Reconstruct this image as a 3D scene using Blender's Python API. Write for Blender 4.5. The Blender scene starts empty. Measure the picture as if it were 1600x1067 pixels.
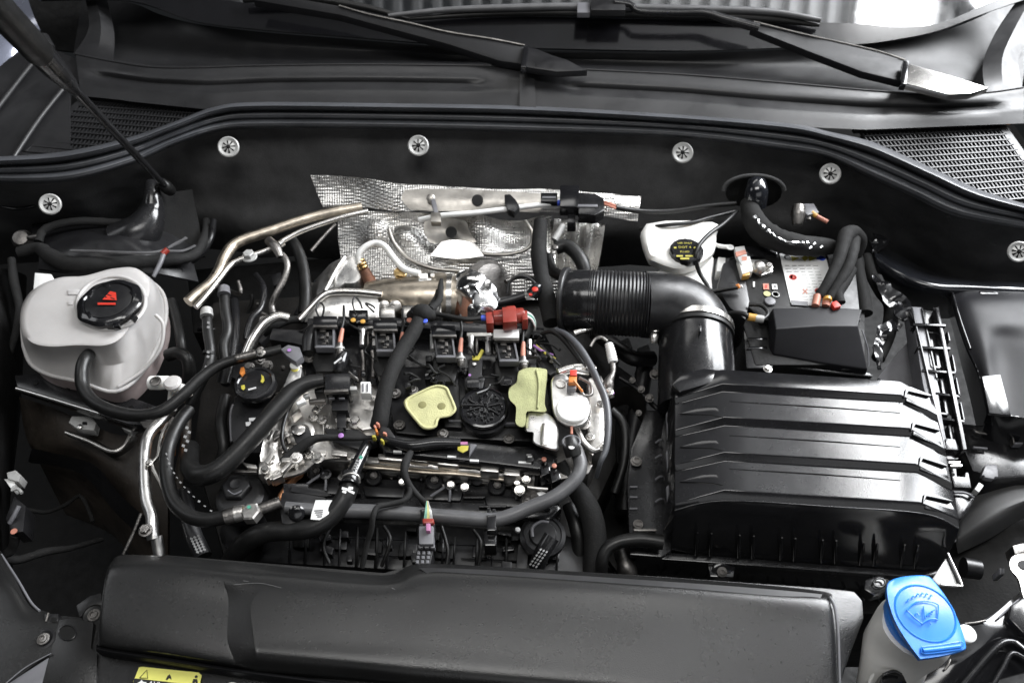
import bpy, bmesh, math, random
from mathutils import Vector, Matrix, noise
random.seed(7)
R = math.radians
SC = bpy.context.scene
COL = SC.collection

# ---------------------------------------------------------------- camera
PITCH = 50.0; DIST = 1.15; LENS = 28.0
F = LENS/36*1600
CAM = Vector((0, -math.cos(R(PITCH))*DIST, math.sin(R(PITCH))*DIST))
FW = -CAM.normalized(); RT = Vector((1, 0, 0)); UP = RT.cross(FW)
cd = bpy.data.cameras.new('camera'); co = bpy.data.objects.new('camera', cd); COL.objects.link(co)
cd.lens = LENS; cd.sensor_width = 36; cd.clip_start = .02; cd.clip_end = 60
co.location = CAM; co.rotation_euler = (R(90-PITCH), 0, 0)
cd.dof.use_dof = True; cd.dof.focus_distance = 0.99; cd.dof.aperture_fstop = 7.0
SC.camera = co

# ---------------------------------------------------------------- room light
w = bpy.data.worlds.new('World'); SC.world = w; w.use_nodes = True
w.node_tree.nodes['Background'].inputs[0].default_value = (.86, .93, 1, 1)
w.node_tree.nodes['Background'].inputs[1].default_value = .015
SC.view_settings.view_transform = 'Standard'; SC.view_settings.look = 'None'
SC.view_settings.exposure = -0.15; SC.view_settings.gamma = 1.0
SC.render.engine = 'CYCLES'
SC.cycles.use_denoising = True
SC.cycles.max_bounces = 6; SC.cycles.diffuse_bounces = 3; SC.cycles.glossy_bounces = 4
SC.cycles.sample_clamp_indirect = 4
def lamp(name, loc, at, sx, sy, power, col=(1, 1, 1)):
    l = bpy.data.lights.new(name, 'AREA'); l.shape = 'RECTANGLE'; l.size = sx; l.size_y = sy
    l.energy = power; l.color = col
    o = bpy.data.objects.new(name, l); COL.objects.link(o); o.location = loc
    o.rotation_euler = (Vector(at)-Vector(loc)).to_track_quat('-Z', 'Y').to_euler()
    return o
lamp('workshop_lamp', (-.05, -.42, 2.3), (-.05, -.42, 0), 1.5, .6, 27, (1, .99, .97))
lamp('window_lamp', (2.07, 1.2, 1.74), (.5, -.2, 1.74), 1.5, 2.05, 270, (.95, .97, 1))
lamp('rear_lamp', (-.2, 1.6, 1.75), (0, .1, 0), 1.5, .35, 6, (1, .99, .97))
lamp('left_lamp', (-1.9, .3, 1.3), (-.4, 0, 0), .7, .7, 4, (.95, .97, 1))
lamp('front_fill_lamp', (.8, -2.6, 1.75), (.2, 0, .1), 3.0, 1.4, 14, (.97, .98, 1))  # soft fill added at the front to lift step faces and felt
lamp('ceiling_fill_lamp', (1.3, 1.0, 2.2), (1.3, 1.0, 3), 1.5, .3, 10, (1, 1, 1))  # uplight added to brighten the ceiling mirrored in the glass

# ---------------------------------------------------------------- helpers
def P(x, y, z):
    """photo pixel and height in cm -> point of the bay"""
    d = FW*F + RT*(x-800) - UP*(y-533.5)
    t = (z*.01-CAM.z)/d.z
    return CAM + d*t
def S(x, y, z):
    return (P(x, y, z)-CAM).dot(FW)/F
W = {}
def tag(o, label=None, cat=None, group=None, kind=None):
    if label: o['label'] = label
    if cat: o['category'] = cat
    if group: o['group'] = group
    if kind: o['kind'] = kind
    return o
def thing(name, label, cat, at, group=None):
    o = bpy.data.objects.new(name, None); COL.objects.link(o)
    o.empty_display_size = .02
    p = P(*at) if not isinstance(at, Vector) else at
    o.location = p; W[o] = p.copy()
    return tag(o, label, cat, group)
def link(name, me, mat, parent, loc):
    o = bpy.data.objects.new(name, me); COL.objects.link(o)
    if mat and not me.materials: me.materials.append(mat)
    W[o] = loc.copy()
    if parent is not None:
        o.parent = parent; o.location = loc-W[parent]
    else: o.location = loc
    return o
def ob(name, bm, mat, parent=None, t=None, bev=0, ang=35, seg=2, label=None, kind=None):
    bmesh.ops.remove_doubles(bm, verts=bm.verts, dist=1e-6)
    bmesh.ops.recalc_face_normals(bm, faces=bm.faces)
    if bev:
        es = [e for e in bm.edges if len(e.link_faces) == 2 and e.calc_face_angle(0) > R(28)]
        if es:
            try: bmesh.ops.bevel(bm, geom=es, offset=bev*.01, offset_type='OFFSET', segments=seg, profile=.6, affect='EDGES', clamp_overlap=True)
            except Exception: pass
    lo = Vector((1e9,)*3); hi = -lo
    for v in bm.verts:
        for i in range(3):
            lo[i] = min(lo[i], v.co[i]); hi[i] = max(hi[i], v.co[i])
    c = (lo+hi)/2
    for v in bm.verts: v.co -= c
    me = bpy.data.meshes.new(name); bm.to_mesh(me); bm.free()
    for p in me.polygons: p.use_smooth = True
    me.set_sharp_from_angle(angle=R(ang))
    o = link(name, me, mat, parent, c)
    if t: tag(o, *t)
    if label: o['label'] = label
    if kind: o['kind'] = kind
    return o
def cr(pts, n=6, closed=False):
    """smooth curve through points (Vectors or tuples)"""
    pts = [Vector(p) for p in pts]; m = len(pts); out = []
    if m < 3 and not closed:
        return [pts[0].lerp(pts[-1], i/n) for i in range(n+1)]
    rng = m if closed else m-1
    for i in range(rng):
        if closed: a, b, c, d = pts[(i-1) % m], pts[i], pts[(i+1) % m], pts[(i+2) % m]
        else: a, b, c, d = pts[max(i-1, 0)], pts[i], pts[i+1], pts[min(i+2, m-1)]
        for k in range(n):
            s = k/n; s2 = s*s; s3 = s2*s
            out.append(.5*((2*b)+(c-a)*s+(2*a-5*b+4*c-d)*s2+(-a+3*b-3*c+d)*s3))
    if not closed: out.append(pts[-1])
    return out
def p3(poly, z):
    return [P(p[0], p[1], p[2] if len(p) > 2 else z) for p in poly]
def prism_bm(poly, z, d, smooth=0, grow=0, bm=None):
    bm = bm or bmesh.new()
    top = p3(poly, z)
    if smooth: top = cr(top, smooth, True)
    c = sum(top, Vector())/len(top)
    bot = []
    for p in top:
        q = c+(p-c)*(1+grow); bot.append(Vector((q.x, q.y, p.z-d*.01)))
    vt = [bm.verts.new(p) for p in top]; vb = [bm.verts.new(p) for p in bot]
    bm.faces.new(vt); bm.faces.new(vb[::-1])
    n = len(vt)
    for i in range(n): bm.faces.new((vt[i], vb[i], vb[(i+1) % n], vt[(i+1) % n]))
    return bm
def pr(name, poly, z, d, mat, parent=None, t=None, bev=.12, smooth=0, grow=0, label=None, kind=None, seg=2):
    return ob(name, prism_bm(poly, z, d, smooth, grow), mat, parent, t, bev, label=label, kind=kind, seg=seg)
def rect(cx, cy, w, h, rot=0):
    a = R(rot); c, s = math.cos(a), math.sin(a)
    return [(cx+x*c-y*s, cy+x*s+y*c) for x, y in ((-w/2, -h/2), (w/2, -h/2), (w/2, h/2), (-w/2, h/2))]
def bx(name, cx, cy, w, h, z, d, mat, parent=None, rot=0, **k):
    return pr(name, rect(cx, cy, w, h, rot), z, d, mat, parent, **k)
def ell(cx, cy, rx, ry=None, n=20, rot=0, a0=0, a1=360):
    ry = ry or rx; o = []; c, s = math.cos(R(rot)), math.sin(R(rot))
    for i in range(n):
        a = R(a0+(a1-a0)*i/(n if a1-a0 == 360 else n-1)); x = rx*math.cos(a); y = ry*math.sin(a)
        o.append((cx+x*c-y*s, cy+x*s+y*c))
    return o
def tube_bm(pts, rs, n=10, bm=None, cap=True):
    bm = bm or bmesh.new()
    prev = None; rings = []
    for i, p in enumerate(pts):
        tgt = (pts[min(i+1, len(pts)-1)]-pts[max(i-1, 0)])
        if tgt.length < 1e-9: tgt = Vector((0, 0, 1))
        tgt.normalize()
        if prev is None:
            u = tgt.orthogonal().normalized()
        else:
            u = prev-tgt*prev.dot(tgt)
            u = u.normalized() if u.length > 1e-6 else tgt.orthogonal().normalized()
        prev = u; v = tgt.cross(u)
        r = rs[i] if isinstance(rs, list) else rs
        rings.append([bm.verts.new(p+(u*math.cos(2*math.pi*k/n)+v*math.sin(2*math.pi*k/n))*r) for k in range(n)])
    for a, b in zip(rings, rings[1:]):
        for k in range(n): bm.faces.new((a[k], a[(k+1) % n], b[(k+1) % n], b[k]))
    if cap:
        bm.faces.new(rings[0][::-1]); bm.faces.new(rings[-1])
    return bm
def path(pp, n=5, z=0):
    return cr([P(p[0], p[1], p[2] if len(p) > 2 else z) for p in pp], n)
def tube(name, pp, r, mat, parent=None, t=None, n=10, seg=5, z=0, label=None, rib=None, kind=None, wob=0):
    """r = radius in photo pixels (number or one per control point)"""
    pts = path(pp, seg, z)
    if isinstance(r, (list, tuple)):
        rr = []
        m = len(r)-1
        for i in range(len(pts)):
            f = i/(len(pts)-1)*m; k = min(int(f), m-1); rr.append(r[k]+(r[k+1]-r[k])*(f-k))
    else: rr = [r]*len(pts)
    c0 = [P(p[0], p[1], p[2] if len(p) > 2 else z) for p in pp]
    sc = sum((p-CAM).dot(FW)/F for p in c0)/len(c0)
    rs = [x*sc for x in rr]
    if rib:
        rs = [x*(1+rib*(i % 2)) for i, x in enumerate(rs)]
    if wob:
        rs = [x*(1+wob*noise.noise(p*140)) for x, p in zip(rs, pts)]
    return ob(name, tube_bm(pts, rs, n), mat, parent, t, 0, 50, label=label, kind=kind)
def lathe_bm(c, ax, prof, n=28, lobes=0, amp=0, bm=None):
    bm = bm or bmesh.new(); ax = Vector(ax).normalized()
    u = ax.cross(Vector((0, 1, 0.01))).normalized(); v = ax.cross(u)
    rings = []
    for r, h in prof:
        r = max(r, 1e-5)
        rings.append([bm.verts.new(c+ax*h+(u*math.cos(2*math.pi*k/n)+v*math.sin(2*math.pi*k/n))*r*(1+(amp*math.cos(lobes*2*math.pi*k/n) if lobes else 0))) for k in range(n)])
    for a, b in zip(rings, rings[1:]):
        for k in range(n): bm.faces.new((a[k], a[(k+1) % n], b[(k+1) % n], b[k]))
    bm.faces.new(rings[0][::-1]); bm.faces.new(rings[-1])
    return bm
def lathe(name, x, y, z, prof, mat, parent=None, ax=(0, 0, 1), t=None, n=28, lobes=0, amp=0, label=None, bev=0, ang=35):
    """profile in photo pixels (radius, height)"""
    s = S(x, y, z)
    return ob(name, lathe_bm(P(x, y, z), ax, [(a*s, b*s) for a, b in prof], n, lobes, amp), mat, parent, t, bev, ang, label=label)
def grid(bm, rows):
    vs = [[bm.verts.new(p) for p in r] for r in rows]
    for a, b in zip(vs, vs[1:]):
        for i in range(len(a)-1): bm.faces.new((a[i], a[i+1], b[i+1], b[i]))
    return vs
def sheet(name, rows, mat, parent=None, t=None, th=.25, off=(0, 0, -1), nu=5, nv=5, smu=True, smv=True, disp=None, kind=None, label=None, bev=0, ang=40):
    """surface through rows of (px, py, z), with thickness th cm"""
    rw = [[P(*p) for p in r] for r in rows]
    if smu: rw = [cr(r, nu) for r in rw]
    if smv:
        cols = [cr(list(c), nv) for c in zip(*rw)]
        rw = [list(r) for r in zip(*cols)]
    if disp:
        m, n = len(rw)-1, len(rw[0])-1
        rw = [[disp(p, i/m, j/n) for j, p in enumerate(r)] for i, r in enumerate(rw)]
    o = Vector(off).normalized()*th*.01
    bm = bmesh.new()
    a = grid(bm, rw); b = grid(bm, [[p+o for p in r] for r in rw])
    m, n = len(rw)-1, len(rw[0])-1
    for i in range(m):
        bm.faces.new((a[i][0], b[i][0], b[i+1][0], a[i+1][0])); bm.faces.new((a[i][n], a[i+1][n], b[i+1][n], b[i][n]))
    for j in range(n):
        bm.faces.new((a[0][j], a[0][j+1], b[0][j+1], b[0][j])); bm.faces.new((a[m][j], b[m][j], b[m][j+1], a[m][j+1]))
    return ob(name, bm, mat, parent, t, bev, ang, kind=kind, label=label)
def stack(name, secs, mat, parent=None, t=None, n=5, label=None, bev=0, ang=50):
    """closed outlines (same count) one above another: [(poly, z), ...] from the top down"""
    bm = bmesh.new(); rings = []
    for poly, z in secs:
        q = p3(poly, z)
        if n: q = cr(q, n, True)
        rings.append([bm.verts.new(p) for p in q])
    for a, b in zip(rings, rings[1:]):
        m = len(a)
        for k in range(m): bm.faces.new((a[k], a[(k+1) % m], b[(k+1) % m], b[k]))
    bm.faces.new(rings[0]); bm.faces.new(rings[-1][::-1])
    return ob(name, bm, mat, parent, t, bev, ang, label=label)
def inset(poly, f, dx=0, dy=0):
    cx = sum(p[0] for p in poly)/len(poly); cy = sum(p[1] for p in poly)/len(poly)
    return [(cx+(p[0]-cx)*f+dx, cy+(p[1]-cy)*f+dy) for p in poly]
_bolt = {}
def bolt(x, y, z, r, mat, parent, ax=(0, 0, 1), name='bolt', t=None, kind='hex'):
    key = (mat.name, kind)
    if key not in _bolt:
        bm = bmesh.new()
        O = Vector((0, 0, 0))
        lathe_bm(O, (0, 0, 1), [(1, 0), (1.02, .1), (.96, .2), (.8, .24)], 20, bm=bm)
        if kind == 'hex':
            lathe_bm(O, (0, 0, 1), [(.72, .22), (.72, .75), (.6, .86)], 6, bm=bm)
            lathe_bm(O, (0, 0, 1), [(.3, .8), (.28, .9)], 10, bm=bm)
        else:
            lathe_bm(O, (0, 0, 1), [(.7, .2), (.68, .5), (.5, .6), (.42, .6), (.4, .35), (.01, .35)], 18, 6, .0, bm=bm)
        bmesh.ops.recalc_face_normals(bm, faces=bm.faces)
        me = bpy.data.meshes.new('bolt'); bm.to_mesh(me); bm.free()
        for p in me.polygons: p.use_smooth = True
        me.set_sharp_from_angle(angle=R(35)); me.materials.append(mat); _bolt[key] = me
    o = link(name, _bolt[key], None, parent, P(x, y, z))
    s = S(x, y, z)*r; o.scale = (s, s, s)
    o.rotation_euler = Vector(ax).to_track_quat('Z', 'Y').to_euler()
    if t: tag(o, *t)
    return o
def wires(parent, lst, z=0, r=1.6):
    for pp, m in lst: tube('wire', pp, r, m, parent, n=6, z=z)
def text(name, s, x, y, z, h, mat, parent, rot=0, ext=.01, kind=None, ax=None):
    """flat lettering lying on a surface; h = letter height in photo pixels"""
    cu = bpy.data.curves.new(name, 'FONT'); cu.body = s; cu.size = h*S(x, y, z)*1.55; cu.extrude = ext*.01
    cu.align_x = 'CENTER'; cu.align_y = 'CENTER'; cu.resolution_u = 2
    tmp = bpy.data.objects.new(name, cu); COL.objects.link(tmp)
    me = bpy.data.meshes.new_from_object(tmp); bpy.data.objects.remove(tmp)
    o = link(name, me, mat, parent, P(x, y, z)); me.materials.clear(); me.materials.append(mat)
    q = Vector(ax).to_track_quat('Z', 'Y') if ax else Matrix.Identity(3).to_quaternion()
    o.rotation_euler = (q.to_matrix() @ Matrix.Rotation(-R(rot), 3, 'Z')).to_euler()
    return o

def proj(p):
    d = p-CAM; z = d.dot(FW); return 800+F*d.dot(RT)/z, 533.5-F*d.dot(UP)/z
# ---------------------------------------------------------------- materials
def mat(name, col, rough=.5, metal=0, bump=None, var=.25, vscale=30, spec=.5, coat=0, sss=0, dust=0, ior=1.5, rvar=.12, emit=None, dustcol=(.25, .23, .2), bdist=.001):
    m = bpy.data.materials.new(name); m.use_nodes = True; nt = m.node_tree; N = nt.nodes; L = nt.links
    b = N['Principled BSDF']
    b.inputs['Metallic'].default_value = metal; b.inputs['Specular IOR Level'].default_value = spec
    b.inputs['IOR'].default_value = ior; b.inputs['Coat Weight'].default_value = coat; b.inputs['Coat Roughness'].default_value = .12
    if sss:
        b.inputs['Subsurface Weight'].default_value = sss; b.inputs['Subsurface Scale'].default_value = .01
        b.inputs['Subsurface Radius'].default_value = (1, .9, .8)
    tc = N.new('ShaderNodeTexCoord')
    nz = N.new('ShaderNodeTexNoise'); nz.inputs['Scale'].default_value = vscale; nz.inputs['Detail'].default_value = 6; nz.inputs['Roughness'].default_value = .65
    L.new(tc.outputs['Object'], nz.inputs['Vector'])
    rp = N.new('ShaderNodeValToRGB')
    rp.color_ramp.elements[0].position = .3; rp.color_ramp.elements[1].position = .72
    rp.color_ramp.elements[0].color = tuple(c*(1-var) for c in col)+(1,)
    rp.color_ramp.elements[1].color = tuple(min(1, c*(1+var)) for c in col)+(1,)
    L.new(nz.outputs['Fac'], rp.inputs[0])
    out = rp.outputs[0]
    if dust:
        n2 = N.new('ShaderNodeTexNoise'); n2.inputs['Scale'].default_value = 260; n2.inputs['Detail'].default_value = 8
        L.new(tc.outputs['Object'], n2.inputs['Vector'])
        mr = N.new('ShaderNodeMapRange'); mr.inputs[1].default_value = .58; mr.inputs[2].default_value = .75; mr.inputs[3].default_value = 0; mr.inputs[4].default_value = dust*.5
        L.new(n2.outputs['Fac'], mr.inputs[0])
        mx = N.new('ShaderNodeMix'); mx.data_type = 'RGBA'; L.new(mr.outputs[0], mx.inputs['Factor'])
        L.new(out, mx.inputs['A']); mx.inputs['B'].default_value = dustcol+(1,); out = mx.outputs['Result']
    L.new(out, b.inputs['Base Color'])
    m2 = N.new('ShaderNodeMapRange'); m2.inputs[1].default_value = .3; m2.inputs[2].default_value = .7
    m2.inputs[3].default_value = max(0.02, rough-rvar); m2.inputs[4].default_value = min(1, rough+rvar)
    n3 = N.new('ShaderNodeTexNoise'); n3.inputs['Scale'].default_value = vscale*1.7; n3.inputs['Detail'].default_value = 8; n3.inputs['Roughness'].default_value = .7
    L.new(tc.outputs['Object'], n3.inputs['Vector'])
    L.new(n3.outputs['Fac'], m2.inputs[0]); L.new(m2.outputs[0], b.inputs['Roughness'])
    if bump:
        kind, sc, st = bump
        bp = N.new('ShaderNodeBump'); bp.inputs['Strength'].default_value = st; bp.inputs['Distance'].default_value = bdist
        if kind == 'noise':
            t = N.new('ShaderNodeTexNoise'); t.inputs['Scale'].default_value = sc; t.inputs['Detail'].default_value = 3; h = t.outputs['Fac']
            L.new(tc.outputs['Object'], t.inputs['Vector'])
        elif kind == 'voro':
            t = N.new('ShaderNodeTexVoronoi'); t.inputs['Scale'].default_value = sc; t.inputs['Randomness'].default_value = .12; h = t.outputs['Distance']
            L.new(tc.outputs['Object'], t.inputs['Vector'])
        elif kind == 'wave':
            t = N.new('ShaderNodeTexWave'); t.inputs['Scale'].default_value = sc; t.inputs['Distortion'].default_value = 1; h = t.outputs['Fac']
            L.new(tc.outputs['Object'], t.inputs['Vector'])
        L.new(h, bp.inputs['Height']); L.new(bp.outputs[0], b.inputs['Normal'])
    if emit:
        b.inputs['Emission Color'].default_value = tuple(col)+(1,); b.inputs['Emission Strength'].default_value = emit
    return m
M = {}
def defm(k, *a, **kw): M[k] = mat(k, *a, **kw)
defm('grain', (.012, .012, .013), .115, bump=('noise', 800, .05), rvar=.03, dust=.05)
defm('cover', (.013, .013, .013), .24, bump=('noise', 900, .26), rvar=.03, dust=.04, vscale=7)
defm('plastic', (.010, .010, .011), .36, bump=('noise', 900, .05), dust=.10, vscale=25)
defm('cowl', (.015, .015, .016), .42, bump=('noise', 1200, .05), dust=.05, vscale=8)
defm('satin', (.014, .014, .015), .2, bump=('noise', 500, .03), dust=.05, vscale=20)
defm('gloss', (.009, .009, .010), .14, dust=.03, vscale=15, rvar=.05, coat=.4)
defm('paint', (.012, .013, .016), .16, dust=.05, vscale=12, rvar=.07, coat=.8)
defm('rubber', (.009, .009, .009), .4, spec=.4, bump=('noise', 700, .1), dust=.08, vscale=30)
defm('seal', (.07, .073, .08), .36, bump=('noise', 1400, .15), dust=.04, vscale=12)
defm('greyhose', (.085, .085, .088), .42, bump=('noise', 800, .08), dust=.1, vscale=30)
defm('wrap', (.015, .015, .015), .8, spec=.25, bump=('noise', 420, .5), dust=.1, vscale=40)
defm('felt', (.062, .062, .063), .85, bump=('noise', 420, .8), dust=.06, var=.4, vscale=10, spec=.25)
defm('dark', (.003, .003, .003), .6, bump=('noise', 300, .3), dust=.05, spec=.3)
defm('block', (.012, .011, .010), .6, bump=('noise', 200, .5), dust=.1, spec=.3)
defm('rusty', (.028, .022, .017), .6, bump=('noise', 200, .4), dust=.2, vscale=18, var=.6)
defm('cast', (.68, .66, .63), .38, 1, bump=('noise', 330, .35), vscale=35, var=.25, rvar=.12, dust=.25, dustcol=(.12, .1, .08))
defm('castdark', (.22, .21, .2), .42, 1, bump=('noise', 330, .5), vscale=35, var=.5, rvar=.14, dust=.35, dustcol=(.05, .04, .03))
defm('steel', (.72, .70, .67), .25, 1, bump=('noise', 300, .02), vscale=40, var=.05, rvar=.03)
defm('pipe', (.52, .46, .38), .36, 1, bump=('noise', 300, .04), vscale=40, var=.3)
defm('alu', (.84, .83, .81), .34, 1, bump=('noise', 300, .03), vscale=40, var=.08)
defm('brass', (.62, .44, .20), .35, 1, vscale=60)
defm('rust', (.13, .055, .03), .6, .3, bump=('noise', 400, .4), vscale=60, var=.5)
defm('copper', (.42, .2, .1), .4, .8, vscale=60)
defm('shield', (.66, .65, .63), .30, 1, bdist=.0016, bump=('voro', 240, .9), vscale=25, var=.25, rvar=.08)
defm('shieldflat', (.42, .40, .37), .42, 1, bump=('noise', 500, .2), vscale=25, var=.3)
defm('foil', (.85, .85, .85), .2, 1, bump=('noise', 60, .5), vscale=20, var=.1)
defm('white', (.78, .78, .76), .4, var=.06, vscale=20, sss=.15)
defm('tank', (.50, .485, .475), .38, var=.07, vscale=14, sss=.35, bump=('noise', 300, .06))
defm('bottle', (.80, .79, .76), .4, var=.08, vscale=14, sss=.3)
defm('fluid', (.40, .33, .32), .35, var=.2, sss=.3)
defm('clipwhite', (.42, .42, .41), .45, .3, var=.15, vscale=80)
defm('foam', (.47, .46, .24), .85, var=.16, bump=('noise', 500, .8), vscale=60, dust=.4, dustcol=(.2, .18, .08))
defm('foam2', (.33, .34, .17), .85, var=.2, bump=('noise', 500, .8), vscale=60, dust=.4, dustcol=(.14, .13, .06))
defm('red', (.24, .03, .02), .35, var=.15)
defm('redmark', (.55, .035, .02), .5, var=.1)
defm('orange', (.6, .2, .04), .45, var=.15)
defm('salmon', (.48, .2, .14), .5, var=.15)
defm('yellow', (.42, .37, .05), .5, var=.15)
defm('amber', (.55, .30, .06), .4, var=.15)
defm('blue', (.04, .25, .82), .32, var=.06, vscale=12, sss=.1)
defm('bluewire', (.05, .1, .6), .4)
defm('green', (.06, .28, .2), .5)
defm('pink', (.4, .16, .3), .5)
defm('violet', (.33, .16, .42), .4)
defm('print', (.5, .5, .5), .6, var=.1)
defm('paper', (.76, .76, .75), .55, var=.05, vscale=30)
defm('greyplastic', (.13, .13, .14), .4, var=.15)
defm('greyprint', (.22, .22, .22), .6, var=.1)
defm('labelyellow', (.80, .78, .18), .45, var=.05)
defm('ink', (.008, .008, .008), .6)
defm('frit', (.006, .006, .007), .15, ior=1.5, rvar=.03)
defm('glass', (.010, .011, .012), .04, ior=2.4, spec=.5, rvar=.02)
defm('bodypaint', (.28, .30, .38), .2, .4, coat=1, var=.05, vscale=10)
defm('fendergrey', (.10, .10, .10), .6, bump=('noise', 400, .2), vscale=10)
defm('ceilingmetal', (.45, .45, .45), .6, var=.1, vscale=3)
defm('skylight', (1, 1, 1), .5, emit=26, var=0)
defm('lidblack', (.012, .012, .014), .45, rvar=.04, dust=.02, vscale=9, spec=.22)
defm('armblack', (.007, .007, .008), .5, spec=.3, rvar=.05)
defm('foam_hole_shade', (.20, .19, .08), .9, var=.1)  # darker tone painted for the shade inside the pad holes
defm('palegreen', (.16, .34, .27), .5)
defm('paleyellow', (.48, .46, .2), .5)
# ================================================================ the setting
def struct(o): o['kind'] = 'structure'; return o
bm = bmesh.new(); bmesh.ops.create_grid(bm, x_segments=8, y_segments=8, size=1.6)
for v in bm.verts: v.co += Vector((0, .2, -.62))
struct(ob('floor', bm, M['dark']))
# workshop ceiling that the windscreen mirrors
bm = bmesh.new(); x = -2.4
while x < 2.4:
    grid(bm, [[Vector((x+a, yy, 2.9+h)) for a, h in ((0, 0), (.035, 0), (.05, .05), (.085, .05), (.10, 0))] for yy in (-.4, 3.2)]); x += .10
struct(ob('ceiling', bm, M['ceilingmetal']))
t = thing('skylight', 'white skylight in the ribbed ceiling mirrored at the top of the windscreen', 'skylight', Vector((1.92, 1.2, 2.8)))
bm = bmesh.new(); grid(bm, [[Vector((1.73, y_, 2.87)), Vector((2.11, y_, 2.87))] for y_ in (.9, 2.4)]); ob('light_panel', bm, M['skylight'], t)
for x in (1.72, 2.12):
    bm = bmesh.new(); bmesh.ops.create_cube(bm, size=1, matrix=Matrix.Translation((x, 1.65, 2.865)) @ Matrix.Diagonal((.02, 1.54, .05, 1))); ob('frame', bm, M['ceilingmetal'], t)

# ================================================================ windscreen, scuttle, wipers
ws = thing('windshield', 'dark raked windscreen mirroring the workshop ceiling behind the wipers', 'windshield', (800, 30, 12))
gl = [(60, 0), (202, 1), (304, 33), (405, 46), (540, 57), (680, 68), (834, 75), (1070, 79), (1229, 74), (1340, 69), (1397, 62), (1465, 48), (1540, 20), (1640, -14)]
gt = [(60, -60), (202, -40), (304, -8), (405, 8), (540, 18), (680, 24), (834, 27), (1070, 33), (1229, 35), (1340, 38), (1397, 43), (1465, 38), (1540, 8), (1640, -34)]
GP = P(800, 78, 11.2); GN = Vector((0, -.47, .883)).normalized()
def gpl(x, y):
    d = FW*F + RT*(x-800) - UP*(y-533.5)
    return CAM+d*((GP-CAM).dot(GN)/d.dot(GN))
def flat(name, ra, rb, m, th, lift):
    bm = bmesh.new(); n = GN*lift*.01
    a = [bm.verts.new(gpl(*p)+n) for p in cr2(ra)]; c = [bm.verts.new(gpl(*p)+n) for p in cr2(rb)]
    a2 = [bm.verts.new(v.co-GN*th*.01) for v in a]; c2 = [bm.verts.new(v.co-GN*th*.01) for v in c]
    for i in range(len(a)-1):
        for q in ((a[i], a[i+1], c[i+1], c[i]), (a2[i], c2[i], c2[i+1], a2[i+1]), (a[i], a2[i], a2[i+1], a[i+1]), (c[i], c[i+1], c2[i+1], c2[i])): bm.faces.new(q)
    return ob(name, bm, m, ws)
def cr2(a): return [(v.x, v.y) for v in cr([Vector((x, y, 0)) for x, y in a], 5)]
flat('glass', gl, [(x, -95) for x, y in gt], M['glass'], .5, 0)
flat('frit_band', [(x, y+1) for x, y in gl], gt, M['frit'], .1, .12)

lip = [(116, 84), (175, 96), (236, 105), (304, 106), (400, 103), (540, 101), (680, 102), (812, 104), (915, 109), (1070, 117), (1229, 130), (1364, 142), (1465, 148), (1540, 145), (1598, 137)]
glb = [(130, -8), (205, 2), (250, 20), (304, 34), (405, 47), (540, 58), (680, 69), (812, 76), (930, 78), (1070, 80), (1229, 75), (1364, 66), (1465, 48), (1540, 20), (1620, -25)]
sealt = [(-20, 246), (100, 237), (200, 215), (270, 191), (337, 166), (405, 159), (600, 161), (820, 165), (1060, 179), (1229, 192), (1296, 206), (1354, 219), (1397, 236), (1465, 267), (1532, 297), (1620, 324)]
sealb = [(-20, 284), (100, 282), (202, 256), (270, 226), (340, 204), (410, 199), (600, 200), (820, 205), (1060, 213), (1229, 234), (1296, 246), (1364, 277), (1400, 293), (1431, 307), (1499, 337), (1620, 358)]
cw = thing('scuttle_panel', 'dark grey plastic scuttle cover with sunken upper tray below the windscreen', 'cowl panel', (800, 110, 9))
mid = [((a[0]*.5+b[0]*.5), (a[1]*.45+b[1]*.55)) for a, b in zip(lip, glb)]
sheet('upper_tray', [[(x, y+2, 11.2) for x, y in lip], [(x, y-1, 9.4) for x, y in lip], [(x, y-8, 8.6) for x, y in lip], [(x, y, 8.9) for x, y in mid], [(x, y+3, 11.0) for x, y in glb]], M['cowl'], cw, th=.3)
# front face with embossed channels, down to under the seal
cols = 60
def along(arr, x):
    for (x0, y0), (x1, y1) in zip(arr, arr[1:]):
        if x <= x1: return y0+(y1-y0)*(x-x0)/(x1-x0)
    return arr[-1][1]
xs = [118+i*(1600-118)/90 for i in range(91)]
fr = [(116, 84), (130, 130)]
rows = []
for k, (u, z) in enumerate(((0, 11.4), (.06, 11.35), (.16, 11.1), (.28, 10.8), (.34, 10.5), (.42, 9.9), (.52, 9.9), (.60, 10.3), (.66, 10.2), (.8, 9.8), (1.0, 9.2))):
    row = []
    for x in xs:
        yt = along(lip, x); yb = along([(118, 150), (330, 172), (420, 165), (600, 165), (820, 170), (1060, 182), (1200, 196), (1350, 203), (1600, 193)], x)
        zz = z
        if 4 <= k <= 7:
            if 765 < x < 872 or x < 150 or x > 1560: zz = 10.75-(k-4)*.12
            elif 752 < x < 885: zz = (z+10.6)/2
        row.append((x+(8 if x < 200 else 0)*u, yt+(yb-yt)*u, zz))
    rows.append(row)
sheet('front_face', rows, M['cowl'], cw, th=.3, off=(0, 1, -.3), smu=False, smv=False, ang=60)
sheet('joint_strip', [[(812, 105, 11.6), (836, 107, 11.6)], [(812, 135, 10.9), (836, 137, 10.9)], [(812, 168, 9.9), (838, 171, 9.9)]], M['cowl'], cw, th=.2, smu=False)
tube('lip_bead', [(x, y, 11.45) for x, y in lip], 1.5, M['cowl'], cw, n=8)
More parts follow.
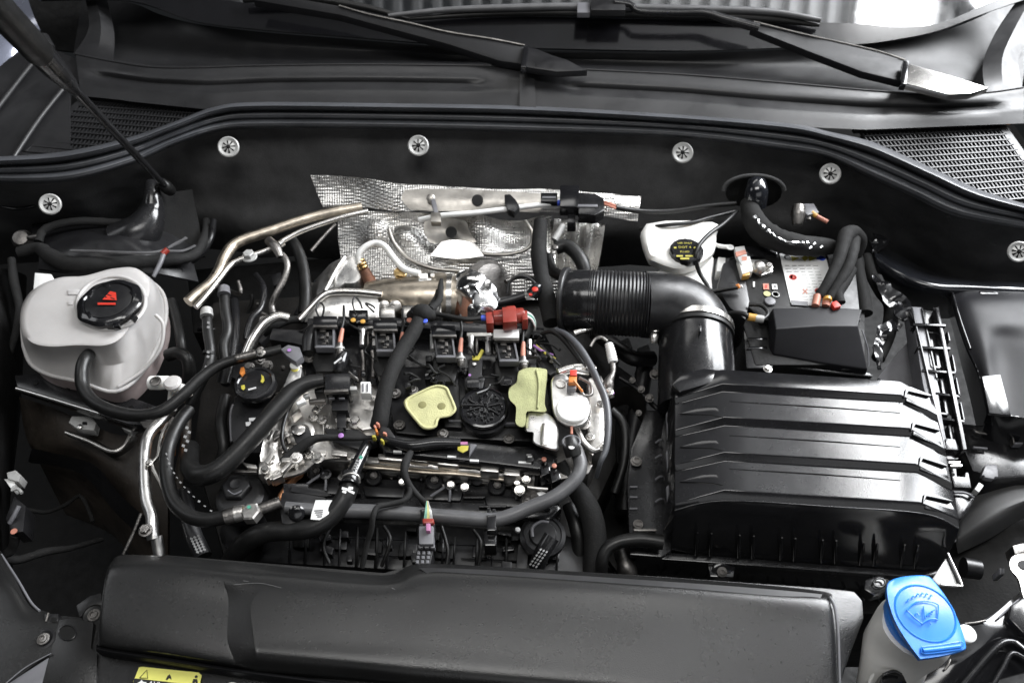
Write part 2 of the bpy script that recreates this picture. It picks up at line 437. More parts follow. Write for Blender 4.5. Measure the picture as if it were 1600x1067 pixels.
sheet('corner_gusset', [[(116, 84, 11.5), (150, 91, 11.4), (176, 96, 11.3)], [(139, 42, 13), (158, 42, 13.4), (178, 50, 12.2)], [(130, -15, 15), (146, -15, 15.4), (164, -12, 14)]], M['cowl'], cw, th=.3, smu=False, ang=12)
sheet('corner_gusset', [[(1540, 144, 11.3), (1568, 140, 11.5), (1597, 137, 11.4)], [(1536, 100, 12), (1566, 92, 13.2), (1592, 90, 12.6)], [(1556, 50, 13.4), (1584, 48, 14.4), (1614, 50, 13.6)], [(1590, 0, 15), (1610, 0, 15.6), (1640, 0, 15)]], M['cowl'], cw, th=.3, smu=False, ang=12)

# vents
def vent(name, lab, corners, z, nb, nc):
    t = thing(name, lab, 'air vent', (sum(c[0] for c in corners)/4, sum(c[1] for c in corners)/4, z-1), 'scuttle air vents')
    a, b, c, d = [P(x, y, z) for x, y in corners]   # back-left, back-right, front-right, front-left
    def q(u, v): return (a.lerp(b, u)).lerp(d.lerp(c, u), v)
    dn = Vector((0, 0, -.008))
    def clip(p0, p1):
        ok = [k/60 for k in range(61) if (lambda s_: s_[1] < along(sealt, s_[0])+12)(proj(p0.lerp(p1, k/60)))]
        return (p0.lerp(p1, ok[0]), p0.lerp(p1, ok[-1])) if len(ok) > 1 else None
    def bar(n, p0, p1, wd, m, h):
        cc = clip(p0, p1)
        if not cc: return
        p0, p1 = cc
        bm = bmesh.new(); dr = (p1-p0).normalized(); s = dr.cross(Vector((0, 0, 1))).normalized()*wd/2
        v = [bm.verts.new(p) for p in (p0-s, p1-s, p1+s, p0+s)]+[bm.verts.new(p+Vector((0, 0, -h))) for p in (p0-s, p1-s, p1+s, p0+s)]
        for f in ((0, 1, 2, 3), (7, 6, 5, 4), (0, 4, 5, 1), (1, 5, 6, 2), (2, 6, 7, 3), (3, 7, 4, 0)): bm.faces.new([v[i] for i in f])
        return ob(n, bm, m, t)
    for i in range(nb+1): bar('slat', q(0, i/nb), q(1, i/nb), .0026, M['cowl'], .006)
    bm = bmesh.new()
    for i in range(nc+1):
        p0 = q(i/nc, 0)+Vector((0, 0, -.0012)); p1 = q(i/nc, 1)+Vector((0, 0, -.0012)); cc = clip(p0, p1)
        if not cc: continue
        p0, p1 = cc; dr = (p1-p0).normalized(); s = dr.cross(Vector((0, 0, 1))).normalized()*.0009
        v = [bm.verts.new(p) for p in (p0-s, p1-s, p1+s, p0+s)]+[bm.verts.new(p+Vector((0, 0, -.005))) for p in (p0-s, p1-s, p1+s, p0+s)]
        for f in ((0, 1, 2, 3), (7, 6, 5, 4), (0, 4, 5, 1), (1, 5, 6, 2), (2, 6, 7, 3), (3, 7, 4, 0)): bm.faces.new([v[i] for i in f])
    ob('cross_bars', bm, M['cowl'], t, kind='stuff')
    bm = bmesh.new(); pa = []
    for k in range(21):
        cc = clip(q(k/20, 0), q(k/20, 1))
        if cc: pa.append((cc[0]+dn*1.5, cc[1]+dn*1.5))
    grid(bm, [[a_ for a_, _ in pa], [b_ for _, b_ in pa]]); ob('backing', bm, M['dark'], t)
    return t, bar, q
v1, bar, q = vent('air_vent', 'ribbed black vent at the left end of the scuttle behind the prop rod', [(140, 150), (350, 163), (330, 262), (40, 236)], 8.2, 11, 44)
bar('rim', q(-.02, -.05), q(-.02, 1), .012, M['cowl'], .012); bar('rim', q(-.02, -.05), q(1, -.05), .008, M['cowl'], .012)
v2, bar, q = vent('air_vent', 'grey lattice vent at the right end of the scuttle beside the orange screw', [(1345, 204), (1562, 194), (1640, 305), (1440, 325)], 8.2, 13, 34)
bar('rim', q(1.01, -.06), q(1.01, 1), .014, M['cowl'], .012); bar('rim', q(-.02, -.06), q(1.02, -.06), .009, M['cowl'], .012)
bolt(1574, 192, 8.6, 6, M['copper'], None, name='screw', t=('small orange plastic screw head at the corner of the right scuttle vent', 'screw'))

# seal
t = thing('hood_seal', 'long curved rubber bonnet seal with three ridges along the scuttle edge', 'rubber seal', (800, 185, 7))
rows = []
nn = 24
for i in range(nn+1):
    u = i/nn; zz = 9.0-2.6*u + 1.1*abs(math.sin(u*3*math.pi))**.7 + (.9 if i < 8 else 0)*math.sin(min(u*3, 1)*math.pi)
    rows.append([(a[0]*(1-u)+b[0]*u, a[1]*(1-u)+b[1]*u, zz) for a, b in zip(sealt, sealb)])
sheet('seal_lip', rows, M['seal'], t, th=.3, nu=8, smv=False, ang=70)
sheet('seal_skirt', [[(x, y-2, 6.3) for x, y in sealb], [(x, y+2, 5.6) for x, y in sealb], [(x, y+2, 4.0) for x, y in sealb]], M['rubber'], t, th=.3, nu=8, off=(0, 1, 0))

# felt on the bulkhead
fb = [(-20, 372), (100, 362), (200, 350), (270, 346), (340, 346), (410, 350), (600, 368), (820, 380), (1060, 362), (1229, 356), (1296, 362), (1364, 380), (1400, 392), (1431, 404), (1499, 438), (1620, 452)]
bumps = [(80, 345), (358, 250), (654, 245), (1066, 258), (1296, 292), (1590, 412)]
def feltd(p, u, v):
    p = p.copy()
    for bx_, by_ in bumps:
        c = P(bx_, by_, 2); d = abs(p.x-c.x)
        if u > .1: p.y -= .014*math.exp(-(d/.035)**2)*min(1, (u-.1)*4)
    p.y += .006*noise.noise(p*9)+.003*noise.noise(p*30)
    return p
ft = sheet('bulkhead_insulation', [[(x, y-3, 6.0) for x, y in sealb]]+[[(a[0], a[1]+(b[1]-a[1])*u, 5.4-u*17) for a, b in zip(sealb, fb)] for u in (.12, .3, .5, .75, 1)]+[[(x, y+45, -22) for x, y in fb]],
           M['felt'], None, ('black felt insulation mat covering the bulkhead below the bonnet seal', 'insulation mat'), th=.8, off=(0, 1, -.2), nu=9, nv=5, disp=feltd)

clips = [(80, 320, 'at the far left above the coolant tank'), (358, 231, 'beside the prop rod on the left of the bulkhead'), (654, 229, 'above the middle of the silver heat shield'),
         (1066, 240, 'above the brake fluid reservoir'), (1296, 273, 'above the battery cables'), (1590, 394, 'cut off by the right edge beside the fuse box')]
def clip_bm():
    bm = bmesh.new(); O = Vector()
    n = 36
    def ring(r, h): return [bm.verts.new((r*math.cos(2*math.pi*k/n), r*math.sin(2*math.pi*k/n), h)) for k in range(n)]
    rs = [ring(1, 0), ring(.98, .10), ring(.88, .16), ring(.62, .06), ring(.58, -.02)]
    for a, b in zip(rs, rs[1:]):
        for k in range(n): bm.faces.new((a[k], a[(k+1) % n], b[(k+1) % n], b[k]))
    for k in range(8):
        a = 2*math.pi*(k+.5)/8
        w0, w1 = .34, .10
        def pt(r, s, h): return bm.verts.new((r*math.cos(a)-s*math.sin(a), r*math.sin(a)+s*math.cos(a), h))
        if k in (4, 5): w0 = .24
        v = [pt(.66, -w0*.52, .05), pt(.66, w0*.52, .05), pt(.2, w1*.4, .16), pt(.2, -w1*.4, .16)]
        bm.faces.new(v)
        v2 = [bm.verts.new(x.co-Vector((0, 0, .05))) for x in v]
        for i in range(4): bm.faces.new((v[i], v2[i], v2[(i+1) % 4], v[(i+1) % 4]))
    return bm
cm = None
for x, y, w_ in clips:
    nrm = Vector((-.25*(x-800)/800, -.62, .75)).normalized()
    zz = 5.2
    t = thing('retaining_clip', 'pale star clip on the felt '+w_, 'clip', (x, y, zz), 'star clips on the bulkhead felt')
    s = S(x, y, zz)*16.5
    if cm is None:
        o = ob('star_washer', clip_bm(), M['clipwhite'], t); cm = o.data; t0 = t
        b2 = lathe_bm(Vector(), (0, 0, 1), [(.95, -.35), (.95, -.02), (.01, -.02)], 24); o2 = ob('felt_seat', b2, M['dark'], t); cm2 = o2.data
        b3 = lathe_bm(Vector(), (0, 0, 1), [(.16, -.1), (.16, .1), (.1, .2)], 10); o3 = ob('stud', b3, M['dark'], t); cm3 = o3.data
        parts_ = [(o, o.location.copy()), (o2, o2.location.copy()), (o3, o3.location.copy())]
        base = [Vector((0, 0, .02)), Vector((0, 0, -.18)), Vector((0, 0, .05))]
        srcs = [o, o2, o3]
    for src, bs in zip(srcs, base):
        o = src if t is t0 else src.copy()
        if t is not t0: COL.objects.link(o)
        o.parent = t; o.scale = (s, s, s)
        o.rotation_euler = nrm.to_track_quat('Z', 'Y').to_euler(); o.location = nrm*s*(bs.z+.3)
        if t is t0: pass

# wipers
def gz(x, y, h):
    return (x, y, max(gpl(x, y).z*100, 10.5)+h)
t = thing('windshield_wiper', 'left wiper arm lying across the scuttle, its pivot under the middle joint', 'wiper', (820, 90, 12.5), 'windscreen wipers')
pr('arm', [gz(x, y, 2.4) for x, y in ((400, -14), (530, 9), (575, 22), (640, 36), (700, 50), (770, 61), (821, 71), (816, 100), (780, 95), (700, 69), (600, 42), (530, 23), (395, 0))], 14.5, 1.4, M['armblack'], t, bev=.3)
pr('arm_head', [(824, 74), (838, 76), (862, 86), (885, 93), (918, 110), (870, 112), (817, 104)], 13.6, 1.2, M['plastic'], t, bev=.2)
bx('hinge', 820, 88, 8, 34, 14.4, 1.2, M['gloss'], t, rot=8)
tube('blade', [gz(x, y, 1) for x, y in ((380, 0), (470, -2), (560, 10), (640, 30))], [5, 6, 6, 3], M['rubber'], t)
tube('arm_edge', [gz(x, y, 2.5) for x, y in ((530, 9), (575, 22), (640, 36), (700, 50), (770, 61), (820, 71))], 1.3, M['castdark'], t, n=6)  # pale metal bead added as the highlight on the arm
t = thing('windshield_wiper', 'right wiper with a long blade above the middle and a bright polished arm head', 'wiper', (1414, 112, 13), 'windscreen wipers')
pr('arm', [gz(x, y, 2.4) for x, y in ((1178, 34), (1262, 55), (1364, 78), (1415, 94), (1410, 127), (1347, 112), (1262, 79), (1195, 53), (1172, 44))], 14.5, 1.4, M['armblack'], t, bev=.3)
tube('arm_edge', [gz(x, y, 2.5) for x, y in ((1178, 34), (1262, 55), (1364, 78), (1414, 94))], 1.3, M['castdark'], t, n=6)  # highlight of the right arm built as a pale bead
tube('arm_rod', [gz(x, y, 2.2) for x, y in ((960, 4), (985, 8), (1000, 18), (1060, 20), (1100, 20), (1130, 29), (1185, 44))], [5, 5, 5, 5, 6, 7, 8], M['satin'], t)
pr('arm_head', [(1421, 100), (1482, 117), (1545, 137), (1516, 146), (1482, 147), (1414, 130)], 13.8, 1.2, M['steel'], t, bev=.15)
bx('hinge', 1414, 113, 9, 36, 14.6, 1.3, M['gloss'], t, rot=6)
tube('blade', [gz(x, y, 1.2) for x, y in ((607, 25), (700, 16), (817, 12), (905, 11), (1060, 14), (1200, 19), (1282, 32))], [3, 5, 6, 6, 6, 6, 4], M['greyhose'], t)
tube('rubber_edge', [gz(x, y, .6) for x, y in ((640, 30), (817, 20), (1060, 24), (1200, 30), (1280, 40))], [3, 6, 7, 7, 3], M['rubber'], t)
bx('blade_joint', 950, 4, 54, 24, gz(950, 4, 2.2)[2], 1.2, M['plastic'], t); bx('blade_cap', 912, 12, 20, 16, gz(912, 12, 2)[2], 1, M['greyplastic'], t)

# left wing corner
cf = thing('front_wing', 'pale blue grey painted wing edge in the upper left corner', 'car wing', (10, 60, 10))
sheet('wing_skin', [[(-40, 150, 8), (0, 112, 9), (35, 74, 10), (62, 45, 11)], [(-60, 120, 9), (-10, 85, 10.5), (20, 50, 12), (50, 18, 12.6)], [(-80, 60, 11), (-20, 50, 12), (5, 0, 13), (35, -30, 14)]], M['bodypaint'], cf, th=.4)
fp = thing('scuttle_side_trim', 'dark grey ridged side trim between wing and left vent', 'trim panel', (40, 180, 8))
sheet('trim_skin', [[(-30, 250, 8), (30, 243, 8), (110, 240, 8)], [(-30, 200, 9), (40, 165, 9), (110, 150, 9)], [(-30, 165, 9.5), (40, 100, 9.8), (125, 122, 9.6)], [(-30, 130, 9.5), (48, 72, 10.4), (118, 92, 10.4)]], M['cowl'], fp, th=.4)
tube('ridge', [(-20, 190, 9.6), (30, 125, 10.4), (60, 88, 10.8)], 4, M['cowl'], fp, n=8)
tube('ridge', [(20, 248, 8.6), (62, 185, 9.6), (108, 128, 10.2)], 4, M['cowl'], fp, n=8)
tube('grommet', [(68, 60, 12.4), (80, 76, 12)], [9, 6], M['cowl'], fp)
sheet('gap_shade_sheet', [[(40, -20, 8), (140, -20, 8)], [(60, 75, 7.4), (150, 85, 7.4)]], M['dark'], fp, th=.3, smu=False, smv=False)  # dark sheet added in place of the shade in the open gap
# prop rod
pt = thing('hood_prop_rod', 'thin black bonnet prop rod with a thick foam grip rising at top left', 'prop rod', (259, 292, 1))
r0 = P(258, 291, 2); r1 = P(-50, -36, 58)
def on_rod(x):
    lo, hi = 0, 1.3
    for _ in range(40):
        m_ = (lo+hi)/2
        if proj(r0.lerp(r1, m_))[0] > x: lo = m_
        else: hi = m_
    return r0.lerp(r1, lo)
ob('rod', tube_bm([on_rod(x) for x in (258, 200, 140, 60, -60)], .0055, 14), M['satin'], pt)
ob('grip_end', tube_bm([on_rod(x) for x in (118, 106, 94, 84, 72, 58)], [.006, .009, .011, .0125, .013, .0132], 24), M['satin'], pt)
ob('foam_grip', tube_bm([on_rod(x) for x in (62, 60, 20, -70)], [.0132, .0142, .0142, .0142], 28), M['rubber'], pt)
tube('ball_end', [(250, 282, 3), (258, 291, 2), (266, 298, 0)], [6, 10, 9], M['rubber'], pt, n=14)

# ================================================================ strut tower left with harness
st = thing('strut_tower', 'glossy black painted strut tower behind the white coolant tank', 'strut tower', (180, 380, -8))
sheet('tower_skin', [[(60, 420, -4), (110, 425, -3), (170, 420, -3), (235, 425, -4), (310, 440, -9)], [(60, 395, -3), (110, 392, -1), (170, 386, -1), (230, 396, -2), (300, 400, -8)], [(50, 370, -5), (110, 367, -2), (165, 366, -1), (215, 362, -2), (300, 370, -9)], [(50, 345, -9), (110, 345, -8), (175, 345, -7), (232, 345, -6), (300, 340, -10)]], M['plastic'], st, th=.4)
tube('tower_rib', [(236, 285, 2), (238, 305, 1), (238, 325, -.5), (232, 345, -1.6), (218, 365, -2.8), (190, 382, -4)], [9, 13, 18, 24, 31, 34], M['satin'], st, n=20)
sheet('tower_web', [[(238, 290, 1), (262, 300, -1), (300, 296, -2)], [(236, 340, -3), (270, 350, -5), (310, 345, -6)], [(230, 400, -7), (270, 405, -9), (320, 400, -10)]], M['dark'], st, th=.4)
def hose(lab, cat, pp, r, m, **k):
    return tube(k.pop('name', 'hose'), pp, r, m, None, (lab, cat) if not k.get('grp') else (lab, cat, k.pop('grp')), **k)
hose('dark fabric wrapped loom looping round the left strut tower', 'wiring loom', [(60, 378, -2), (68, 360, -1.5), (95, 350, -1.5), (130, 346, -2), (180, 348, -3), (215, 350, -4)], 6.5, M['wrap'], name='wiring_loom', wob=.15)
hose('thick taped loom lying behind the coolant tank', 'wiring loom', [(30, 395, -3), (60, 388, -2.5), (78, 400, -2), (110, 412, -1.5), (165, 412, -1.5), (240, 408, -3), (300, 400, -5), (320, 370, -6), (322, 345, -7)], [9, 10, 12, 12, 11, 10, 8, 7, 6], M['wrap'], name='wiring_loom', wob=.15)
hose('thin pale cable in front of the strut tower tape', 'cable', [(110, 392, .4), (150, 393, .4), (200, 395, .4), (245, 394, 0), (275, 382, -1), (290, 372, -2)], 2.4, M['greyhose'], name='cable', n=8)
hose('drooping black loom at the left edge beside the tank', 'wiring loom', [(18, 405, -3), (22, 440, -4), (30, 480, -6), (25, 520, -8), (12, 560, -10)], [6, 7, 6, 6, 5], M['wrap'], name='wiring_loom', wob=.15)
t = thing('cable_joint', 'small screw joint of pale wires above the tank corner', 'wire joint', (258, 395, 1))
tube('sleeve', [(256, 396, 1), (250, 412, .6), (240, 432, 0)], [4, 4, 3], M['greyplastic'], t, n=8); tube('cap', [(262, 390, 1.2), (254, 397, 1)], 5, M['red'], t, n=8)
tube('wire', [(262, 388, 1), (275, 380, .5), (292, 372, 0)], 2, M['greyhose'], t, n=6); tube('wire', [(262, 392, 1), (285, 392, 0), (305, 384, -1)], 2, M['greyhose'], t, n=6)
t = thing('brake_line_valve', 'small shiny round fitting at the left edge above the tank', 'fitting', (35, 372, -3))
lathe('body', 35, 374, -3, [(15, -6), (15, 2), (11, 8), (6, 9)], M['castdark'], t, ax=(.2, -.5, 1)); tube('stem', [(45, 372, -2), (60, 370, -1.6)], 5, M['castdark'], t)
hose('thin metal strip edge left of the first star clip', 'strip', [(0, 322, -2), (25, 327, -2), (55, 322, -2)], 2.5, M['satin'], name='trim_strip')

# ================================================================ coolant tank
ct = thing('coolant_reservoir', 'milky white coolant expansion tank with a black red-marked screw cap', 'coolant tank', (150, 520, -9))
top = [(32, 512), (35, 480), (56, 450), (92, 434), (132, 431), (175, 420), (212, 419), (233, 438), (235, 462), (214, 496), (192, 528), (165, 541), (120, 541), (75, 543), (45, 535)]
mid_ = [(34, 524), (33, 482), (52, 452), (88, 437), (130, 434), (176, 425), (216, 424), (243, 443), (250, 475), (238, 512), (216, 552), (178, 570), (118, 566), (74, 560), (44, 548)]
flg = [(37, 541), (36, 500), (54, 470), (90, 452), (132, 447), (178, 438), (224, 436), (252, 455), (260, 488), (250, 530), (222, 582), (180, 612), (124, 596), (76, 585), (48, 568)]
stack('tank_body', [(inset(top, .90), 3.0), (inset(top, .97), 2.8), (top, 2.1), (mid_, -1.5), (inset(flg, .975), -3.2), (flg, -3.5), (inset(flg, .99), -4.3), (inset(flg, .965, 0, 2), -4.5), (inset(flg, .93, 0, 6), -7)], M['tank'], ct)
pr('fluid_band', inset(flg, .955, 1, 6), -4.6, 3.4, M['fluid'], ct, smooth=5, bev=.2)
tube('flange_bead', [(x, y, -3.4) for x, y in flg+flg[:1]], 3.2, M['tank'], ct, n=8)
bx('mount_ear', 66, 440, 26, 26, 1.2, 2, M['white'], ct, rot=5)
tube('moulded_rib', [(243, 492, 2.5), (255, 508, 1.5), (250, 545, -.5), (222, 580, -2.4), (185, 604, -3)], 3, M['tank'], ct, n=8)
tube('cap_ring', [(x, y, 3.0) for x, y in ell(174, 474, 54, 41, 20, -10)+ell(174, 474, 54, 41, 20, -10)[:1]], 3.4, M['tank'], ct, n=8)
bx('moulded_mark', 116, 456, 20, 8, 3.2, .3, M['tank'], ct); bx('moulded_mark', 110, 473, 8, 6, 3.2, .3, M['tank'], ct)
cap = lathe('screw_cap', 174, 478, 3.2, [(46, -3), (48, 2), (49, 8), (45, 12), (38, 13.5), (36, 11.5), (33, 11.5)], M['gloss'], ct, n=64, lobes=8, amp=.02, bev=0)
lathe('cap_disc', 174, 478, 3.2, [(35, 10), (35, 12.4), (33.5, 13), (.1, 13)], M['plastic'], cap, n=32)
pr('warning_mark', [(160, 468), (172, 455), (181, 457), (182, 469)], 4.66, .05, M['redmark'], cap, bev=0)
for a in ((163, 463, 8, 1.2), (171, 461, 7, 1.2), (176, 466, 7, 1.2)): bx('warning_detail', a[0], a[1], a[2], a[3], 4.70, .03, M['ink'], cap, bev=0, rot=20)
bx('warning_bar', 166.5, 474.5, 28, 3.2, 4.66, .05, M['redmark'], cap, bev=0)
pr('grip_notch', [(160, 497), (185, 494), (188, 500), (180, 508), (164, 508)], 4.2, 1.2, M['satin'], cap, bev=.2)
for a in (35, 80, 150, 215, 260, 325):
    x = 174+41*math.cos(R(a)); y = 476+31*math.sin(R(a)); bx('grip_rib', x, y, 7, 10, 4.5, .8, M['gloss'], cap, rot=a, bev=.1)
tube('outlet_nozzle', [(140, 548, .5), (139, 556, -.5)], 10.5, M['tank'], ct, n=14)

# rail below the tank
t = thing('support_rail', 'black pressed rail with a bright edge running under the coolant tank', 'bracket', (150, 630, -7))
pr('rail', [(22, 586), (60, 584), (120, 600), (210, 622), (262, 640), (262, 668), (200, 662), (150, 645), (26, 604)], -7, 2, M['satin'], t, bev=.2)
tube('bright_edge', [(26, 607, -6.9), (90, 626, -6.9), (155, 646, -6.9)], 3.2, M['alu'], t, n=8)  # edge highlight built in as a bright metal bead
for x, y in ((56, 598), (97, 600), (108, 605), (205, 637), (230, 640)): lathe('rail_hole', x, y, -6.9, [(4, 0), (4, .6), (3, .8), (.1, .8)], M['dark'], t, n=14)
pr('rail_end', [(215, 655), (262, 640), (275, 655), (262, 676), (225, 668)], -6.6, 1, M['castdark'], t, bev=.15)

t = thing('connector_clip', 'pale metal clip on a folded tray under the support rail', 'clip', (130, 655, -10))
pr('clip_body', [(112, 650), (142, 650), (150, 660), (147, 672), (122, 670), (107, 660)], -10, 1.6, M['clipwhite'], t)
bx('clip_slot', 132, 661, 8, 5, -9.9, .4, M['dark'], t); lathe('clip_pin', 125, 667, -9.8, [(4, 0), (4, 2), (2, 3)], M['alu'], t, n=12)
pr('clip_lug', [(188, 658), (205, 660), (212, 668), (203, 675), (190, 668)], -9, 1.2, M['clipwhite'], t)
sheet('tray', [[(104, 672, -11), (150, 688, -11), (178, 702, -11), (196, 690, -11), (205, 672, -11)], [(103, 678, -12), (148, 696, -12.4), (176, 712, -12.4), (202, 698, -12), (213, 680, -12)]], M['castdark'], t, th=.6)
tube('tray_edge', [(103, 676, -10.9), (140, 690, -10.9), (174, 705, -10.9), (194, 697, -10.9), (205, 676, -10.9)], 3.4, M['cast'], t, n=8)

t = thing('chassis_rail', 'brown dirty chassis rail sinking below the left support rail', 'chassis rail', (160, 740, -20))
sheet('rail_skin', [[(30, 620, -14), (90, 640, -13), (190, 680, -13), (262, 660, -13)], [(40, 680, -17), (110, 690, -14), (190, 720, -14), (262, 700, -15)], [(60, 720, -20), (130, 715, -16), (200, 760, -16), (262, 750, -17)], [(80, 760, -27), (160, 770, -22), (215, 820, -21), (262, 830, -21)], [(100, 800, -34), (170, 830, -30), (215, 880, -28), (262, 900, -27)]], M['rusty'], t, th=1)
sheet('rail_flange', [[(50, 700, -15), (110, 714, -13), (150, 728, -12.5), (190, 775, -13), (230, 810, -14)], [(44, 720, -18), (105, 730, -17), (140, 750, -17), (180, 800, -18), (225, 840, -19)]], M['plastic'], t, th=.5)
# depths at left
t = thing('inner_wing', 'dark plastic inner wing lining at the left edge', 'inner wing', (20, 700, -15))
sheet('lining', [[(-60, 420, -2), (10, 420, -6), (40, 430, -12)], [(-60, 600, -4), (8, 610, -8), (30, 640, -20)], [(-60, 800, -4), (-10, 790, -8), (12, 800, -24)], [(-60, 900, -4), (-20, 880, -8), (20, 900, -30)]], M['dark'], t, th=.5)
t = thing('headlight_connector', 'pale grey plug pair with taped leads at the left edge', 'connector', (18, 750, -8))
pr('plug', [(10, 738), (24, 734), (33, 742), (28, 752), (12, 748)], -8, 2, M['clipwhite'], t); pr('plug', [(6, 748), (20, 747), (24, 756), (16, 762)], -8.4, 2, M['white'], t)
tube('latch', [(18, 766, -8), (28, 764, -8), (34, 770, -8)], 2.6, M['clipwhite'], t, n=8)
tube('lead', [(30, 790, -8), (22, 805, -8.4), (15, 817, -9)], 3.5, M['greyplastic'], t, n=8)
pr('shell', [(22, 775), (40, 790), (36, 830), (20, 832), (8, 810)], -9, 3, M['plastic'], t)
lathe('seal_ring', 22, 830, -8.8, [(5, 0), (5, 1)], M['salmon'], t, n=12)
hose('dark taped loom curving along the black gap in front of the left wheel arch', 'wiring loom', [(24, 835, -10), (20, 855, -12), (10, 868, -13), (30, 874, -14), (70, 862, -15), (110, 856, -17), (160, 842, -20)], [7, 7, 8, 7, 7, 5, 4], M['wrap'], name='wiring_loom', wob=.2)
hose('black loom with pale clips deep in the left gap', 'wiring loom', [(40, 795, -18), (70, 800, -20), (100, 790, -22), (125, 775, -24), (140, 800, -24), (145, 815, -24)], 3.2, M['wrap'], name='wiring_loom')
# ================================================================ heat shield
hs = thing('heat_shield', 'dimpled silver heat shield behind the engine under the bulkhead felt', 'heat shield', (740, 340, -4))
def shd(p, u, v):
    p = p.copy(); p.z += .003*noise.noise(p*14)+.0014*noise.noise(p*45); return p
sheet('upper_strip', [[(485, 274, 1.5), (560, 278, 1.8), (630, 288, 2), (740, 293, 2), (860, 296, 2), (930, 301, 1.8), (1002, 306, 1.5)],
                      [(494, 298, -.5), (560, 300, -.2), (630, 306, 1), (740, 310, 1.2), (860, 312, 1), (930, 318, .8), (999, 326, .4)],
                      [(505, 325, -2.4), (560, 324, -2), (635, 330, -.6), (740, 330, -.4), (860, 332, -.8), (925, 336, -.8), (996, 347, -1.2)]], M['shield'], hs, th=.15, off=(0, 1, -.5), nu=6, nv=5, disp=shd, ang=80)
sheet('flange', [[(632, 297, 2.0), (700, 296, 2.1), (790, 299, 2.1), (855, 304, 2)], [(628, 312, 1.2), (700, 312, 1.5), (790, 314, 1.5), (850, 318, 1.2)], [(640, 328, .2), (700, 330, .4), (790, 330, .3), (842, 333, .2)]], M['shieldflat'], hs, th=.2, off=(0, 1, -.5))
def shd2(p, u, v):
    p = p.copy(); p.z += .004*noise.noise(p*12)
    for cx, cy, rr, dp in ((700, 375, .045, -.022), (800, 362, .040, -.02), (585, 365, .022, .016), (632, 372, .02, .014), (660, 410, .03, .01)):
        c = P(cx, cy, -5); d = ((p.x-c.x)**2+((p.y-c.y)*1.3)**2)**.5
        p += Vector((0, -.5, 1)).normalized()*dp*math.exp(-(d/rr)**4)
    return p
sheet('lower_shell', [[(527, 334, -3), (600, 330, -2.2), (700, 334, -1.6), (800, 338, -1.6), (862, 338, -2.6)],
                      [(528, 355, -5), (600, 352, -4), (700, 352, -3.5), (800, 356, -3.5), (865, 362, -5)],
                      [(530, 385, -7), (600, 380, -6), (700, 392, -5), (800, 395, -6), (868, 396, -7)],
                      [(536, 420, -9.5), (600, 425, -8.5), (700, 420, -7.5), (800, 425, -8), (872, 430, -9)],
                      [(545, 465, -13), (600, 470, -12), (700, 465, -11), (800, 468, -11), (880, 465, -12)]], M['shield'], hs, th=.15, off=(0, 1, -.5), nu=9, nv=8, disp=shd2, ang=80)
sheet('right_pleats', [[(866+i*10, 342+i, -3-(i % 2)*1.2) for i in range(9)], [(862+i*9.5, 385+i*2, -6-(i % 2)*1.2) for i in range(9)], [(868+i*7.5, 440+i*1, -10-(i % 2)*.8) for i in range(9)]], M['shield'], hs, th=.15, off=(0, 1, -.5), nu=3, nv=4, ang=80)
tube('pressed_bead', [(608, 358, -3), (616, 380, -4), (640, 405, -5.4), (680, 420, -6), (730, 424, -6.4)], 3.5, M['shieldflat'], hs, n=8)
tube('pressed_bead', [(820, 345, -2), (832, 365, -3), (825, 388, -4.4), (790, 398, -5), (740, 396, -5.2)], 3, M['shieldflat'], hs, n=8)
sheet('plain_patch', [[(664, 344, -2.0), (700, 340, -1.8), (728, 346, -2)], [(662, 362, -3.2), (698, 360, -3.6), (735, 364, -3.2)], [(672, 380, -4.4), (705, 382, -4.4), (745, 378, -4.2)]], M['shieldflat'], hs, th=.15, off=(0, 1, -.5))
for x, y, z in ((746, 313, 1.7), (705, 363, -2.4)): lathe('hole_plug', x, y, z, [(9, -1), (9, .5), (5, .8), (.1, .4)], M['dark'], hs, ax=(0, -.6, .8))
sheet('bright_fold', [[(690, 377, -3.5), (715, 375, -3.4), (742, 380, -3.6)], [(672, 400, -5), (715, 404, -5), (756, 400, -5)]], M['alu'], hs, th=.2, off=(0, 1, -.5))

t = thing('hose_clip', 'grey plastic clip hanging from a stud on the heat shield flange', 'clip', (677, 325, 2))
lathe('stud_cap', 673, 310, 2.2, [(7, -1), (7, 1), (4, 3)], M['shieldflat'], t, ax=(0, -.6, .8), n=14)
bx('strap', 679, 322, 7, 22, 2.6, .5, M['greyplastic'], t, rot=-14); bx('buckle', 681, 339, 16, 15, 2.6, 1, M['shieldflat'], t)
t = thing('sensor_lead', 'off white sensor conduit crossing the heat shield to the black plug', 'conduit', (780, 330, 2))
tube('conduit', [(655, 344, 1), (690, 337, 2.2), (740, 333, 2.4), (790, 327, 2.4), (830, 322, 2.4), (872, 317, 2.4)], 4.2, M['paper'], t, n=10)
tube('colour_band', [(870, 317.5, 2.5), (882, 316, 2.5)], 4.6, M['bluewire'], t, n=12)
t = thing('cable_clip', 'small black clip clamping the off white conduit mid shield', 'clip', (797, 318, 3))
pr('clip_body', [(788, 304), (797, 303), (806, 312), (812, 322), (804, 331), (794, 328), (789, 318)], 3.2, 1.4, M['satin'], t, bev=.15)
t = thing('oxygen_sensor_plug', 'chunky black plug pair in a holder on the heat shield', 'connector', (905, 320, 3))
bx('holder', 890, 306, 30, 34, 4.2, 2, M['gloss'], t, bev=.2); pr('socket', [(903, 300), (930, 302), (944, 310), (945, 328), (930, 336), (904, 334)], 4, 2, M['satin'], t, bev=.25)
bx('latch', 918, 321, 32, 4, 4.2, .5, M['greyplastic'], t); bx('left_stub', 858, 308, 26, 14, 3.2, 1, M['satin'], t); bx('latch', 858, 308, 22, 3, 3.4, .4, M['greyplastic'], t)
